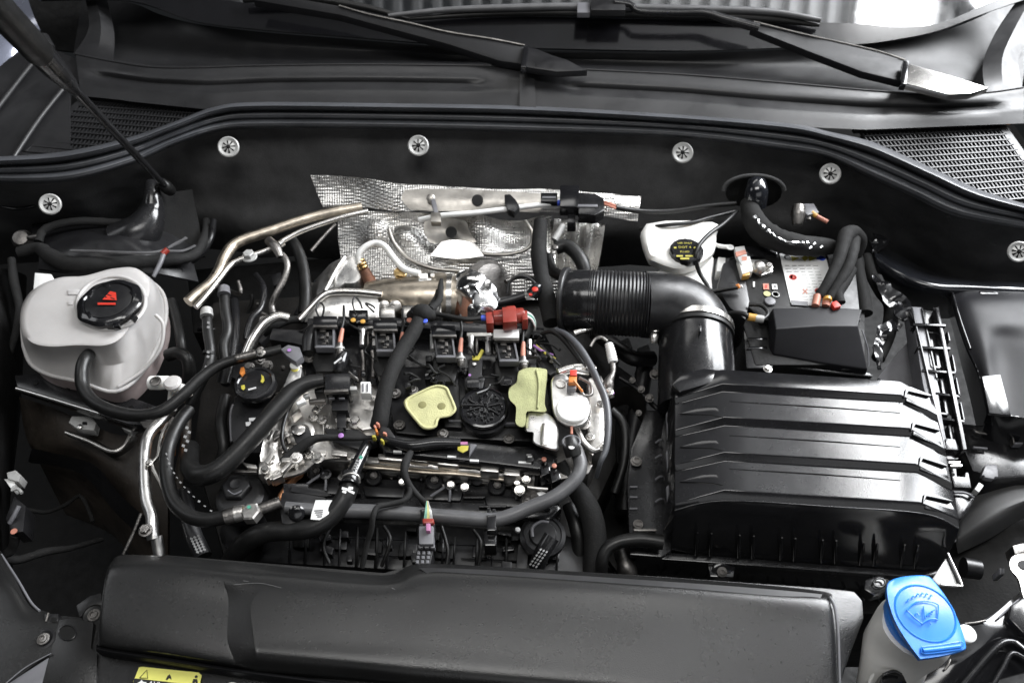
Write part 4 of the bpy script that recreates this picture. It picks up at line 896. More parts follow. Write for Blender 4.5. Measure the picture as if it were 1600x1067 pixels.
pr('cap', [(438, 545), (450, 538), (468, 542), (473, 556), (462, 565), (448, 556)], 1.6, 1.4, M['greyplastic'], t, bev=.2); lathe('violet_dot', 452, 547, 1.8, [(3.2, 0), (3.2, .6)], M['violet'], t, n=10)
pr('wire_cover', [(425, 512), (470, 515), (500, 520), (496, 545), (460, 536), (420, 530)], .2, 2, M['plastic'], t, bev=.3); lathe('pale_plug', 461, 571, 0, [(8, -2), (8, 2), (5, 4)], M['white'], t, n=14); lathe('yellow_ring', 461, 576, -.2, [(6, -2), (6, 1)], M['yellow'], t, n=12)
tube('round_duct', [(492, 512, .4), (484, 530, 0), (482, 552, -.4)], [9, 12, 10], M['plastic'], t, n=14)
t = thing('curved_pipe', 'bright bent steel pipe left of the coils', 'pipe', (415, 520, 0)); tube('pipe', [(452, 497, .6), (436, 494, 1), (420, 500, 1), (408, 512, .6), (396, 530, 0), (384, 556, -1)], [7, 8, 8, 8.5, 9, 8], M['steel'], t, n=16)
t = thing('small_pump', 'black capsule with a pale print below the first coil plug', 'capsule', (533, 565, 0)); tube('capsule', [(538, 553, .4), (532, 568, .2), (528, 580, -.2)], [8, 11, 8], M['satin'], t, n=18); bx('print', 528, 563, 15, 2.4, 2.1, .05, M['print'], t, rot=-38, bev=0)
# oil filter cap and housing
of = thing('filler_housing', 'round black service cap with yellow symbols on a dark housing left of the engine', 'filler cap', (398, 600, -1))
lathe('cap', 399, 600, -.6, [(32, -8), (33, 0), (31, 4), (27, 5), (25, 3), (.1, 3)], M['satin'], of, n=40, lobes=10, amp=.01)
stack('housing', [([(372, 618), (400, 628), (430, 618), (432, 640), (426, 700), (370, 700), (362, 650)], -3), ([(366, 620), (400, 632), (434, 620), (436, 645), (430, 715), (366, 715), (356, 655)], -10)], M['plastic'], of)
pr('symbol', [(408, 585), (412, 588), (413, 594), (410, 598), (407, 596), (409, 591)], 0.1, .1, M['yellow'], of, bev=0); pr('symbol', [(377, 602), (382, 601), (383, 606), (380, 609), (377, 607)], 0.1, .1, M['yellow'], of, bev=0); pr('orange_tag', [(376, 574), (381, 573), (382, 580), (377, 586), (374, 583)], .4, .5, M['orange'], of, bev=.05)
bx('print', 394, 607, 13, 2.5, .12, .08, M['print'], of, rot=-15, bev=0); bx('print', 394, 655, 10, 5, -2.85, .1, M['print'], of, rot=-5, bev=0); bx('print', 388, 662, 8, 6, -2.85, .1, M['print'], of, rot=-5, bev=0)
tube('housing_edge', [(364, 632, -3), (360, 650, -3.4), (362, 690, -3.6)], 2.4, M['greyplastic'], of, n=8)
t = thing('oil_filter_cap', 'large dark grey hexagon topped oil filter cap in the lower left', 'oil filter cap', (372, 765, -4))
lathe('dome', 375, 775, -4, [(40, -22), (40, -8), (37, 0), (31, 4), (26, 5)], M['cowl'], t, n=48); lathe('hexagon', 370, 762, -3.4, [(24, -2), (24, 5), (21, 8), (.1, 8)], M['cowl'], t, n=6, bev=.15); lathe('centre_dimple', 368, 755, -2.6, [(9, 0), (9, .8), (7, .8), (6, .2), (.1, .2)], M['cowl'], t, n=20)
tube('arc_mark', [(356, 766, -2.45), (366, 772, -2.45), (378, 766, -2.45)], 1.4, M['greyplastic'], t, n=6)
lathe('lower_cup', 382, 830, -9, [(32, -10), (36, 0), (36, 6), (30, 8)], M['plastic'], t, n=40)
t = thing('stay_bracket', 'thin grey stay and silver tab above the oil filter cap', 'bracket', (380, 733, -2)); pr('stay', [(356, 732), (400, 734), (402, 738), (358, 737)], -1.6, .5, M['castdark'], t, bev=0.05); pr('tab', [(378, 722), (400, 726), (402, 732), (386, 730)], -1.2, .6, M['cast'], t, bev=.08); pr('arm', [(436, 735), (455, 716), (459, 720), (441, 738)], -.4, .8, M['cast'], t, bev=.1)
bolt(415, 734, -.6, 8, M['steel'], t); bolt(463, 716, -.4, 10, M['cast'], t); bolt(497, 716, -.8, 10, M['steel'], t)

# ================================================================ cylinder head front edge and intake manifold
hd = thing('cylinder_head', 'silver gold machined front edge of the cylinder head under the black tray', 'cylinder head', (640, 735, -4))
def hdd(p, u, v):
    p = p.copy(); p.z += .004*noise.noise(Vector((p.x*90, p.y*20, 0))); return p
sheet('machined_edge', [[(480, 706, -3), (560, 712, -3), (680, 722, -3), (780, 732, -3.2), (835, 742, -3.6)], [(478, 716, -3.2), (560, 722, -3.1), (680, 732, -3.1), (780, 742, -3.4), (835, 752, -4)], [(476, 724, -4.4), (560, 730, -4.4), (680, 741, -4.4), (780, 750, -4.6), (832, 760, -5)], [(474, 738, -6.6), (560, 742, -6.6), (680, 752, -6.6), (780, 762, -6.8), (830, 772, -7)]], M['cast'], hd, th=2, nu=14, nv=3, disp=hdd, ang=60)
tube('gold_bead', [(545, 729, -3.6), (600, 732, -3.6), (660, 738, -3.6), (720, 741, -3.6), (790, 750, -4)], 3, M['pipe'], hd, n=8, wob=.3)
for x, y, w_ in ((495, 705, 30), (530, 707, 26), (556, 712, 18), (610, 714, 40), (655, 716, 30), (700, 722, 34), (765, 732, 30), (800, 738, 26)): bx('cast_land', x, y, w_, 9, -1.9, 2, M['cast'], hd, rot=5, bev=.25)
for x, y, r in ((806, 741, 7), (822, 748, 8), (808, 754, 5), (812, 766, 9), (628, 753, 6), (704, 757, 6), (726, 761, 7), (755, 717, 6), (694, 722, 6)): bolt(x, y, -3.6, r, M['steel'], hd, ax=(0, -.35, 1))
im = thing('intake_manifold', 'black ribbed plastic intake manifold in front of the cylinder head', 'intake manifold', (640, 830, -9))
pr('upper_body', [(465, 742), (560, 744), (700, 752), (850, 768), (880, 790), (860, 812), (700, 800), (560, 796), (450, 790), (440, 760)], -6, 5, M['satin'], im, bev=.6)
for x, y in ((493, 735), (583, 742), (678, 749), (776, 757)):
    lathe('runner_port', x, y+3, -5.2, [(14, -3), (14, 3), (12, 5), (10, 5), (9.4, 1), (.1, 1)], M['satin'], im, ax=(0, -.5, .9), n=24); bolt(x+1, y, -4.8, 6, M['castdark'], im, ax=(0, -.5, .9))
for x, y in ((543, 745), (560, 740), (712, 745), (745, 748)): lathe('side_port', x, y, -5.3, [(10, -3), (10, 2), (7, 3)], M['plastic'], im, ax=(0, -.5, .9), n=20)
for i, (x, y) in enumerate(((505, 760), (600, 765), (690, 770), (790, 780))): pr('web', [(x-34, y-8), (x+34, y-4), (x+30, y+12), (x-30, y+10)], -5.4, 3, M['plastic'], im, bev=.4)
random.seed(17)
for i in range(17):
    x = 455+i*26+random.uniform(-5, 5); y0 = 818+i*1.4
    tube('rib', [(x, y0+random.uniform(-4, 8), -8.6), (x-1, y0+30, -8.2), (x-3, y0+62, -10)], random.uniform(1.3, 2.6), M['dark' if i % 3 else 'plastic'], im, n=6)
for i in range(8):
    x = 470+i*56; bx('panel', x, 846+i*3, random.uniform(20, 36), random.uniform(14, 30), -9.2, 2, M['plastic' if i % 2 else 'dark'], im, bev=.3, rot=3)
for x0, x1, y, z in ((500, 640, 838, -9), (700, 790, 850, -9.2), (560, 630, 866, -9.4), (720, 860, 872, -9.4)): tube('cross_rib', [(x0, y, z), (x1, y+(x1-x0)*.04, z)], 1.4, M['plastic'], im, n=6)
for i in range(22):
    x = random.uniform(480, 860); y = 815+(x-480)*.05+random.uniform(0, 55); pr('moulding', rect(x, y, random.uniform(6, 24), random.uniform(5, 16), random.uniform(-15, 20)), random.uniform(-9.2, -7.6), 2, M[random.choice(['plastic', 'dark', 'satin'])], im, bev=.2)
for pp in ([(600, 822, -6.5), (610, 845, -6.5), (596, 885, -8)], [(740, 828, -6.5), (752, 850, -6.5), (746, 890, -8)], [(520, 818, -6.5), (505, 850, -7), (515, 880, -8)], [(690, 822, -6.5), (700, 860, -7.2), (696, 890, -8)]): tube('lead', pp, 3, M['rubber'], im, n=8)
pr('plenum', [(440, 805), (560, 812), (700, 818), (870, 830), (930, 845), (920, 905), (700, 895), (400, 878), (420, 820)], -10, 8, M['plastic'], im, bev=.8)
for pp in ([(673, 775, -4.6), (690, 764, -4.2), (703, 755, -4)], [(703, 760, -4), (703, 772, -4.3), (702, 783, -4.8)], [(480, 756, -4.6), (496, 745, -4.2), (506, 738, -4)], [(509, 744, -4), (509, 756, -4.4), (508, 766, -4.8)]): tube('stay_rib', pp, 2.2, M['greyplastic'], im, n=6)
for x, y in ((703, 757), (509, 741)): lathe('stud_boss', x, y, -4, [(9, -3), (9, 1), (6, 2), (5, 0), (.1, 0)], M['plastic'], im, n=20)
for x, y, w_ in ((740, 776, 34), (600, 785, 40), (770, 790, 44), (840, 792, 40), (550, 770, 26)): bx('edge_rib', x, y, w_, 3, -5, 1, M['satin'], im, bev=.1)
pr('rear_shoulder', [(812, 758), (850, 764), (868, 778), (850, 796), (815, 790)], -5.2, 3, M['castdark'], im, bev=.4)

tr = thing('harness_tray', 'long black cable tray with a yellow tag along the front of the valve cover', 'cable tray', (720, 700, -1))
pr('tray', [(598, 676), (640, 682), (690, 686), (745, 690), (850, 703), (872, 712), (866, 730), (840, 732), (740, 720), (660, 712), (600, 706), (590, 690)], -.6, 2, M['satin'], tr, bev=.4)
tube('cable_hump', [(600, 686, .2), (640, 696, .4), (680, 692, .4), (720, 692, .4)], [6, 9, 10, 7], M['satin'], tr, n=12)
for x, y, w_ in ((621, 705, 13), (706, 713, 14), (741, 719, 14), (820, 722, 20)): bx('bright_clip', x, y, w_, 3, -.2, .4, M['paper'], tr, bev=0.03, rot=2)
tube('lower_edge', [(602, 703, -.8), (660, 710, -.8), (740, 718, -.8), (840, 732, -.9)], 2.2, M['gloss'], tr, n=8)
bx('edge_clip', 828, 714, 12, 12, .2, .8, M['gloss'], tr); bx('edge_clip_print', 828, 713, 7, 3, .35, .2, M['clipwhite'], tr, bev=0)
pr('yellow_tag', [(715, 696), (732, 696), (731, 703), (723, 707), (715, 703)], .5, .15, M['yellow'], tr, bev=.02); bx('pink_print', 723, 692, 15, 4, .5, .1, M['pink'], tr, bev=0)
pr('tag_arrow', [(735, 693), (745, 694), (733, 712)], -.1, .5, M['greyplastic'], tr, bev=.05)
lathe('ring_clip', 723, 716, -1, [(7, 0), (7, 1.5), (4.6, 1.5), (4.6, 0)], M['satin'], tr, n=20)
t = thing('loom_end_plug', 'black plug with salmon and yellow wire seals at the foot of the wrapped loom', 'connector', (592, 675, 0))
pr('plug', [(596, 664), (608, 668), (618, 682), (612, 690), (598, 688), (590, 676)], .6, 2, M['plastic'], t, bev=.2)
for x, y, m, a in ((586, 666, 'salmon', 60), (590, 661, 'salmon', 30), (601, 676, 'salmon', 20), (584, 681, 'yellow', 0), (597, 687, 'yellow', 40), (588, 672, 'orange', 70)): bx('wire_seal', x, y, 6, 3.6, 1.2, 1, M[m], t, rot=a, bev=.12)
hose('thin black lead with a violet ring running left over the timing cover', 'wiring lead', [(590, 682, 0), (560, 685, .2), (530, 684, .2), (500, 684, .2), (482, 690, 0), (460, 706, -.6), (440, 722, -1)], [3, 4, 5, 6, 8, 8, 6], M['wrap'], name='wiring_lead', n=12)
t = thing('violet_ring', 'violet ring seal on the thin lead over the timing cover', 'seal ring', (533, 680, 1)); lathe('ring', 533, 681, .8, [(4.4, 0), (4.4, 2), (2, 3)], M['violet'], t, n=12); lathe('post', 533, 673, .4, [(4, -2), (4, 3)], M['plastic'], t, n=12)
pr('bracket_arm', [(505, 668), (560, 670), (590, 690), (560, 702), (520, 690)], -1.2, 1.4, M['plastic'], t, bev=.3)

# ================================================================ pipes and hoses around the engine
hose('thick beige metal air conditioning pipe bending down at the rear left', 'pipe', [(294, 472, 3), (312, 456, 3), (330, 442, 3), (342, 424, 3), (350, 404, 3), (362, 386, 3), (380, 375, 3), (420, 362, 2.6), (470, 345, 2), (520, 332, 1.4), (565, 324, 1)], 8.6, M['pipe'], name='pipe', n=18)
t = thing('coolant_line', 'thin silver line with bolt and bracket running under the beige pipe', 'pipe', (400, 400, 3))
tube('line', [(306, 480, 3.4), (322, 462, 3.4), (345, 433, 3.4), (362, 413, 3.2), (386, 402, 3), (420, 390, 2.8), (450, 372, 2.6), (480, 358, 2.4), (540, 338, 2), (575, 330, 1.8)], 4.4, M['steel'], t, n=12)
tube('branch', [(430, 390, 2.6), (444, 402, 2.4), (449, 416, 2), (444, 436, 1.2), (430, 462, 0), (425, 478, -1), (427, 490, -1.4)], 5, M['castdark'], t, n=12)
tube('bracket', [(420, 376, 3), (428, 384, 3.2), (434, 392, 3), (438, 402, 2.6)], [7, 8, 7, 5], M['castdark'], t, n=12)
bolt(390, 402, 3, 12, M['clipwhite'], t); tube('band', [(436, 383, 3), (442, 379, 3)], 6, M['steel'], t, n=12)
hose('thin dark rod crossing behind the silver line near the shield', 'rod', [(486, 392, 0), (505, 370, .6), (524, 350, 1)], 2.6, M['castdark'], name='rod', n=8)
hose('flat black hose rising behind the left branch pipe', 'hose', [(455, 372, -2), (466, 392, -3), (474, 420, -4), (478, 460, -5), (476, 490, -6)], [8, 9, 9, 10, 10], M['rubber'], n=12)
hose('black curved hose in the dark rear left corner', 'hose', [(334, 345, -6), (330, 370, -6), (318, 392, -7), (300, 408, -8), (280, 418, -9)], 5, M['plastic'])
for x, y, lab in ((323, 492, 'black hose with a pale collar standing nearer the coolant tank'), (350, 458, 'black hose with a pale collar further right behind the first')):
    t = thing('coolant_hose', lab, 'hose', (x, y, 2), 'collared hoses left of the engine')
    dx = x-323
    tube('hose', [(x, y-2, 1.6), (x+2, y+28, 1.2), (x+6, y+58, .6), (x+2-dx*.1, y+82, 0), (x-12+dx*.5, y+112, -1.4), (x-28+dx*.9, y+140, -3)], 8, M['rubber'], t, n=14)
    tube('collar', [(x, y-8, 2), (x, y+3, 1.9)], [9, 10], M['clipwhite' if dx == 0 else 'greyplastic'], t, n=16)
    if dx == 0:
        tube('ring', [(x+4, y+58, .8), (x+3, y+62, .7)], 9.5, M['ink'], t, n=14)
        for i in range(7): bx('print', x+2.5-i*.2 - (i > 3)*(i-3)*1.2, y+(12 if i < 2 else 44 if i < 4 else 74)+(i % 4)*7, 4, 3.6, 2.3-(i > 1)*.6-(i > 3)*1.0, .05, M['greyprint'], t, rot=15, bev=0)
t = thing('coolant_nozzle', 'beige capped double fitting right of the coolant tank', 'fitting', (262, 598, 0))
tube('socket', [(236, 598, 0), (250, 598, .2), (264, 597, .2)], [11, 11, 10], M['bottle'], t, n=18); lathe('socket_mouth', 243, 596, 1.2, [(9, 0), (9, 1.5), (6, 2), (5.4, .5), (.1, .5)], M['castdark'], t, n=20)
lathe('bulb', 270, 599, 1.2, [(9, -5), (13, -2), (14, 2), (11, 6), (.1, 8)], M['tank'], t, n=24); tube('stem', [(278, 606, 0), (290, 612, -.6), (294, 620, -1)], [9, 10, 7], M['bottle'], t); tube('neck', [(272, 606, -.4), (270, 625, -2), (268, 640, -3)], 8, M['bottle'], t)
hose('black rubber hose curving from the coolant tank outlet to the engine', 'hose', [(139, 554, 1), (133, 562, 1.6), (128, 578, 1.4), (129, 602, .6), (140, 622, .2), (160, 636, 0), (190, 646, 0), (222, 649, .2), (255, 641, .4), (285, 618, .8), (312, 592, 1), (340, 572, 1), (372, 561, 1), (410, 553, 1), (440, 545, 1)], [10, 10.5, 10, 10, 10, 10, 10, 9.5, 9.5, 9, 9, 8.5, 8, 8, 7], M['rubber'], n=20)
t = thing('pipe_joint', 'short bright ribbed joint where the tank hose meets the engine', 'fitting', (400, 550, 2)); tube('joint', [(368, 560, 2), (384, 556, 2), (400, 552, 2)], 6, M['castdark'], t, n=14, rib=.12); bolt(408, 552, 2.6, 7, M['steel'], t)
hose('big black rubber hose sweeping from the purge valve down to the left', 'hose', [(505, 594, 1.6), (480, 599, 1.8), (458, 611, 1.8), (438, 632, 1.6), (412, 662, 1.2), (384, 694, .6), (356, 722, 0), (334, 738, -.4), (312, 743, -.8), (300, 736, -1.6), (296, 722, -3), (298, 700, -6)], [11, 12.5, 14, 15, 15, 15, 15, 15.5, 16, 15, 14, 14], M['rubber'], n=24)
t = thing('refrigerant_hose', 'black printed refrigerant hose with silver crimp fittings at lower left', 'hose', (300, 800, -2))
tube('hose', [(296, 640, -3), (280, 660, -2.4), (266, 690, -2), (260, 720, -2), (262, 752, -2), (272, 784, -1.8), (292, 804, -1.6), (318, 812, -1.4), (345, 809, -1.2), (366, 804, -1)], 11, M['rubber'], t, n=20)
tube('crimp', [(352, 808, -1), (372, 802, -.9)], 12.4, M['castdark'], t, n=20)
tube('sleeve', [(368, 803, -.9), (382, 800, -.8)], [13, 12], M['cast'], t, n=20); tube('thread', [(380, 800, -.8), (386, 797, -.8)], 7, M['brass'], t, n=14); lathe('union_nut', 392, 800, -.2, [(16, -12), (16, 3), (13, 5), (.1, 5)], M['cast'], t, ax=(-.1, .0, 1), n=6)
lathe('green_dot', 389, 792, .3, [(3, 0), (3, 1)], M['green'], t, n=8)
tube('pipe', [(396, 798, -.8), (416, 792, -.6), (438, 784, -.6)], 9, M['castdark'], t, n=16)
for i in range(14):
    a = i/13; x = 262+a*a*60+a*20; y = 712+a*96
    bx('print', x-2, y-3, 3.4, (2.2, 1.4, 3, 1.8)[i % 4], -.9+a*.5, .05, M['greyprint'], t, rot=60-a*50, bev=0)
for i in range(6): bx('print', 292+(i % 2)*5-i*1.4, 668+i*7, 4.6, 4, -1.4, .05, M['greyprint'], t, rot=20, bev=0)
t = thing('aluminium_line', 'pale polished aluminium line dropping vertically at the left', 'pipe', (230, 740, -4))
tube('line', [(268, 640, -4), (252, 658, -4), (234, 678, -3.6), (227, 700, -3.4), (226, 740, -3.4), (229, 780, -3.4), (237, 806, -3.6), (238, 830, -4), (240, 842, -4.4)], 9, M['alu'], t, n=18); tube('line', [(244, 838, -4.6), (250, 868, -6)], 9, M['alu'], t, n=16); bolt(228, 829, -2.6, 11, M['castdark'], t)
tube('thin_line', [(262, 662, -3.6), (252, 684, -3), (247, 712, -2.8), (238, 726, -2.6), (252, 756, -3), (270, 798, -4)], 3, M['cast'], t, n=10); lathe('clamp', 234, 723, -2.4, [(6, -1), (6, 2), (4, 3), (.1, 2)], M['steel'], t, n=16)
hose('thin bare rod leaning beside the polished line', 'rod', [(221, 802, -4), (208, 834, -5), (193, 866, -6)], 3, M['castdark'], name='rod', n=10)
hose('black hose with a pale code strip descending to the front cover', 'hose', [(286, 770, -5), (292, 800, -4.6), (302, 835, -4.6), (318, 870, -5)], 13, M['plastic'], n=18)
t = thing('hose_code_strip', 'pale printed code strip on the hose left of the radiator hose', 'sticker', (307, 852, -2))
for i in range(3):
    for j in range(6): bx('print_cell', 299+i*5.4+j*1.9, 841+j*4.2-i*2, 4.2, 3.2, -2.8, .06, M['greyprint'], t, rot=18, bev=0)
hose('pinkish oily rod with silt between the hoses at lower left', 'pipe', [(275, 668, -6), (268, 690, -6), (266, 712, -7)], 8, M['copper'], name='pipe', n=12)
hose('dirty brown dipstick tube descending behind the refrigerant hose', 'pipe', [(292, 640, -5), (290, 690, -6), (282, 730, -8), (276, 770, -10)], 7, M['rusty'], name='pipe', n=12)
hose('fat black coolant hose in front of the oil filter, bending up to a quick clip', 'hose', [(360, 880, -8), (374, 858, -5.4), (394, 840, -3.6), (420, 831, -2.8), (455, 829, -2.4), (488, 824, -2), (515, 808, -1.6), (535, 784, -1), (545, 762, -.6), (547, 748, -.4)], [16, 16, 16, 15.5, 15, 15.5, 15.5, 15.5, 15, 14], M['rubber'], n=26)
t = thing('quick_coupling', 'black quick coupling with a wire clip and chalky marks on top of the fat hose', 'coupling', (548, 745, 0))
tube('collar', [(545, 758, 0), (548, 742, 0)], [16, 17], M['satin'], t, n=24); tube('wire_clip', [(533, 752, .6), (536, 744, 1.4), (548, 739, 1.8), (560, 744, 1.4), (562, 754, .6)], 1.8, M['cast'], t, n=8); lathe('ear', 534, 746, .6, [(6, -2), (6, 2), (4, 3)], M['castdark'], t, n=14)
for x, y, w_, a in ((541, 764, 14, 15), (549, 768, 10, 25), (538, 768, 6, 20), (548, 762, 7, 10)): bx('chalk_mark', x, y, w_, 3.6, 1.55, .06, M['paper'], t, rot=a, bev=0)
tube('upper_pipe', [(550, 742, .2), (560, 722, 0), (570, 702, -.2), (574, 692, -.4)], [11, 10, 9, 8], M['gloss'], t, n=18); bx('green_mark', 564, 714, 5, 5, 1.4, .1, M['green'], t, rot=30, bev=0)
for i in range(4): bx('print', 556+i*.4+3-i*1.6, 720+i*4, 6, 2.4, 1.4, .06, M['greyprint'], t, rot=15, bev=0)
hose('grey plastic coolant pipe spanning the front of the engine and rising to the pump', 'pipe', [(476, 795, -2), (520, 797, -2), (590, 799, -2), (650, 803, -2), (710, 808, -2), (762, 812, -2), (790, 808, -1.8), (830, 792, -1.2), (868, 775, -.6), (896, 752, -.2), (907, 730, 0), (903, 710, .2), (893, 690, .4)], 11, M['greyhose'], name='pipe', n=22)
t = thing('pipe_elbow', 'black elbow with a ring clip where the grey pipe meets the pump', 'fitting', (893, 688, 1)); tube('elbow', [(897, 712, .4), (893, 698, 1), (890, 686, 1.2)], [13, 14, 12], M['rubber'], t, n=20)
tube('ring', [(x, y, 1.6) for x, y in ell(893, 690, 13, 9, 14)+ell(893, 690, 13, 9, 14)[:1]], 2, M['greyplastic'], t, n=8); lathe('tip', 893, 698, 1.8, [(5, 0), (5, 1.5), (2, 2.5)], M['white'], t, n=12); tube('pink_pin', [(893, 664, 2), (893, 678, 1.6)], 2.2, M['salmon'], t, n=8)
for x, y, lab in ((664, 806, 'black pipe clip under the coloured wires'), (768, 815, 'black pipe clip with two prongs right of the coloured wires')):
    t = thing('pipe_clip', lab, 'clip', (x, y, -1), 'clips on the grey coolant pipe')
    bx('clip_band', x, y+1, 15, 25, -.75, 1.6, M['gloss'], t, bev=.2); bx('prong', x-4, y-18, 6, 10, -1.6, 1.4, M['gloss'], t); bx('prong', x+4, y-17, 6, 7, -1.6, 1.4, M['gloss'], t)
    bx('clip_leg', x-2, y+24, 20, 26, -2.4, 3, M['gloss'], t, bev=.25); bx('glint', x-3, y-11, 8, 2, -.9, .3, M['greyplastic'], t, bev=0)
t = thing('sensor_housing', 'black sensor and bracket cluster at the left end of the grey pipe', 'sensor', (455, 790, -1))
pr('bracket', [(440, 768), (475, 770), (510, 776), (506, 790), (475, 786), (470, 820), (440, 818), (436, 790)], -1.2, 3, M['plastic'], t, bev=.3); tube('grey_stub', [(446, 792, -.6), (470, 794, -.8), (490, 796, -1)], 9, M['greyhose'], t, n=16)
lathe('plug', 463, 802, -.4, [(13, -14), (13, -1), (10, 2), (6, 3)], M['gloss'], t, ax=(.1, -.6, .8), n=20)
for x, y in ((455, 793), (461, 792), (466, 794)): lathe('glint_stud', x, y, .3, [(1.8, 0), (1.8, 1)], M['steel'], t, n=8)
bx('box', 462, 764, 40, 20, -1.8, 2.6, M['satin'], t, bev=.3); pr('arm', [(455, 758), (500, 764), (520, 774), (505, 775), (455, 768)], -1.5, .6, M['plastic'], t)
t = thing('paper_tag', 'white paper tag tucked between grey pipe and fat hose', 'tag', (503, 795, 0)); pr('tag', [(493, 781), (521, 781), (521, 785), (513, 803), (499, 812), (485, 811), (487, 800)], -.3, .15, M['paper'], t, bev=.03)
for i in range(4): bx('print_line', 498+i*.5, 797+i*3.2, 14-i*2, 1.4, -.22, .03, M['greyplastic'], t, rot=-3, bev=0)
hose('dirty orange pipe with brown scale behind the grey pipe end', 'pipe', [(476, 726, -4), (466, 740, -4), (452, 755, -4.4), (440, 774, -4.6), (438, 784, -4.6)], [8, 9, 6, 6, 5], M['copper'], name='pipe', n=12, wob=.4)
hose('black loom strap dropping from the tray to the coloured plug', 'wiring lead', [(642, 706, .2), (634, 722, .6), (632, 740, .4), (640, 758, -.4), (654, 775, -1.2), (666, 786, -1.2)], [5, 7, 6, 5, 4.4, 4.4], M['wrap'], name='wiring_lead', n=12)
hose('thin black lead branching left and down over the grey pipe', 'wiring lead', [(639, 756, -.4), (640, 770, -.6), (630, 782, -.6), (606, 788, -.4), (590, 792, 0), (583, 806, 0), (580, 828, -1.4), (573, 850, -3), (566, 886, -5)], 4.4, M['wrap'], name='wiring_lead', n=12)
t = thing('coloured_plug', 'upright plug with green yellow and white wires in front of the manifold', 'connector', (667, 830, -1))
for i, m in enumerate(('palegreen', 'palegreen', 'paleyellow', 'paleyellow', 'clipwhite', 'clipwhite')): tube('wire', [(667+i*.4, 783+(i % 2)*3, -.6), (665+i*1.6, 797, 0), (663+i*2.4, 812, -.4)], 1.3, M[m], t, n=6)
bx('red_seal', 669, 813, 18, 8, -.1, 1.6, M['red'], t, bev=.2); bx('pink_seal', 669, 823, 7, 12, .2, 1.4, M['pink'], t, bev=.1)
bx('grey_latch', 666, 835, 24, 30, -.5, 2, M['greyplastic'], t, bev=.3); bx('black_socket', 667, 826, 26, 18, -.7, 2, M['satin'], t, bev=.2)
for i in range(3): bx('socket_tooth', 657+i*9.5, 853, 7, 5, -1.1, 1, M['greyplastic'], t, bev=.08)
pr('striped_body', [(651, 858), (677, 859), (672, 884), (648, 882)], -1.6, 3, M['plastic'], t, bev=.15)
for i in range(3):
    for j in range(3): bx('socket_rib', 654+i*8-j*1, 863+j*7, 4.6, 5, -1.4, .5, M['greyplastic'], t, bev=.05)
t = thing('throttle_actuator', 'round black actuator with arc ribs at the right end of the manifold', 'actuator', (850, 830, -6))
lathe('drum', 848, 836, -7, [(36, -10), (36, 0), (30, 4), (28, 2), (22, 2), (20, 6), (.1, 7)], M['plastic'], t, n=40)
tube('arc_rib', [(832, 838, -5.6), (832, 824, -5.2), (845, 815, -5), (858, 816, -5)], 2.6, M['greyplastic'], t, n=8)
tube('cylinder', [(862, 838, -4), (848, 862, -5), (838, 886, -7)], 13, M['satin'], t, n=18)
for i in range(3):
    for j in range(6): bx('print_row', 845+i*4.6-j*3.2, 858+j*4.6+i*2, 3.6, 2.4, -3.6-j*.35, .06, M['greyprint'], t, rot=-38, bev=0)
lathe('pale_stud', 809, 828, -6, [(4, -2), (4, 3), (2, 4)], M['paper'], t, n=12); pr('chalk', [(848, 845), (862, 841), (866, 847), (858, 852)], -5.2, .3, M['greyprint'], t)
pr('front_lug', [(810, 850), (826, 852), (824, 890), (806, 888)], -8, 3, M['plastic'], t); bolt(764, 862, -8.6, 8, M['castdark'], t)
hose('broad flat grey hose falling between pump and air filter box', 'hose', [(874, 722, -3), (886, 745, -4), (905, 770, -5), (922, 800, -6.4), (930, 840, -8), (928, 900, -10)], [10, 13, 16, 18, 18, 17], M['wrap'], n=18)
t = thing('fuel_rail_plugs', 'pair of black plugs with salmon seals at the right end of the cylinder head', 'connector', (855, 725, -1))
for x, y in ((850, 718), (866, 728)): lathe('salmon_seal', x, y, .2, [(4, -1), (4, 2), (2, 3)], M['salmon'], t, n=10); pr('shell', [(x-8, y+4), (x+8, y+3), (x+11, y+20), (x-4, y+26)], -.6, 2.6, M['gloss'], t, bev=.25)
tube('ring', [(835, 724, -1), (843, 717, -.6), (852, 722, -.6), (850, 732, -1)], 2.4, M['castdark'], t, n=8)
tube('silver_pin', [(824, 761, -2), (840, 763, -2), (856, 764, -2)], 3, M['cast'], t, n=8); pr('chalk_label', [(838, 770), (846, 766), (856, 771), (850, 776), (842, 774)], -2.4, .4, M['paper'], t)
hose('dark round hose passing down into the void right of the actuator', 'hose', [(890, 790, -9), (900, 820, -9), (905, 850, -10), (902, 890, -12)], 12, M['rubber'], n=16)

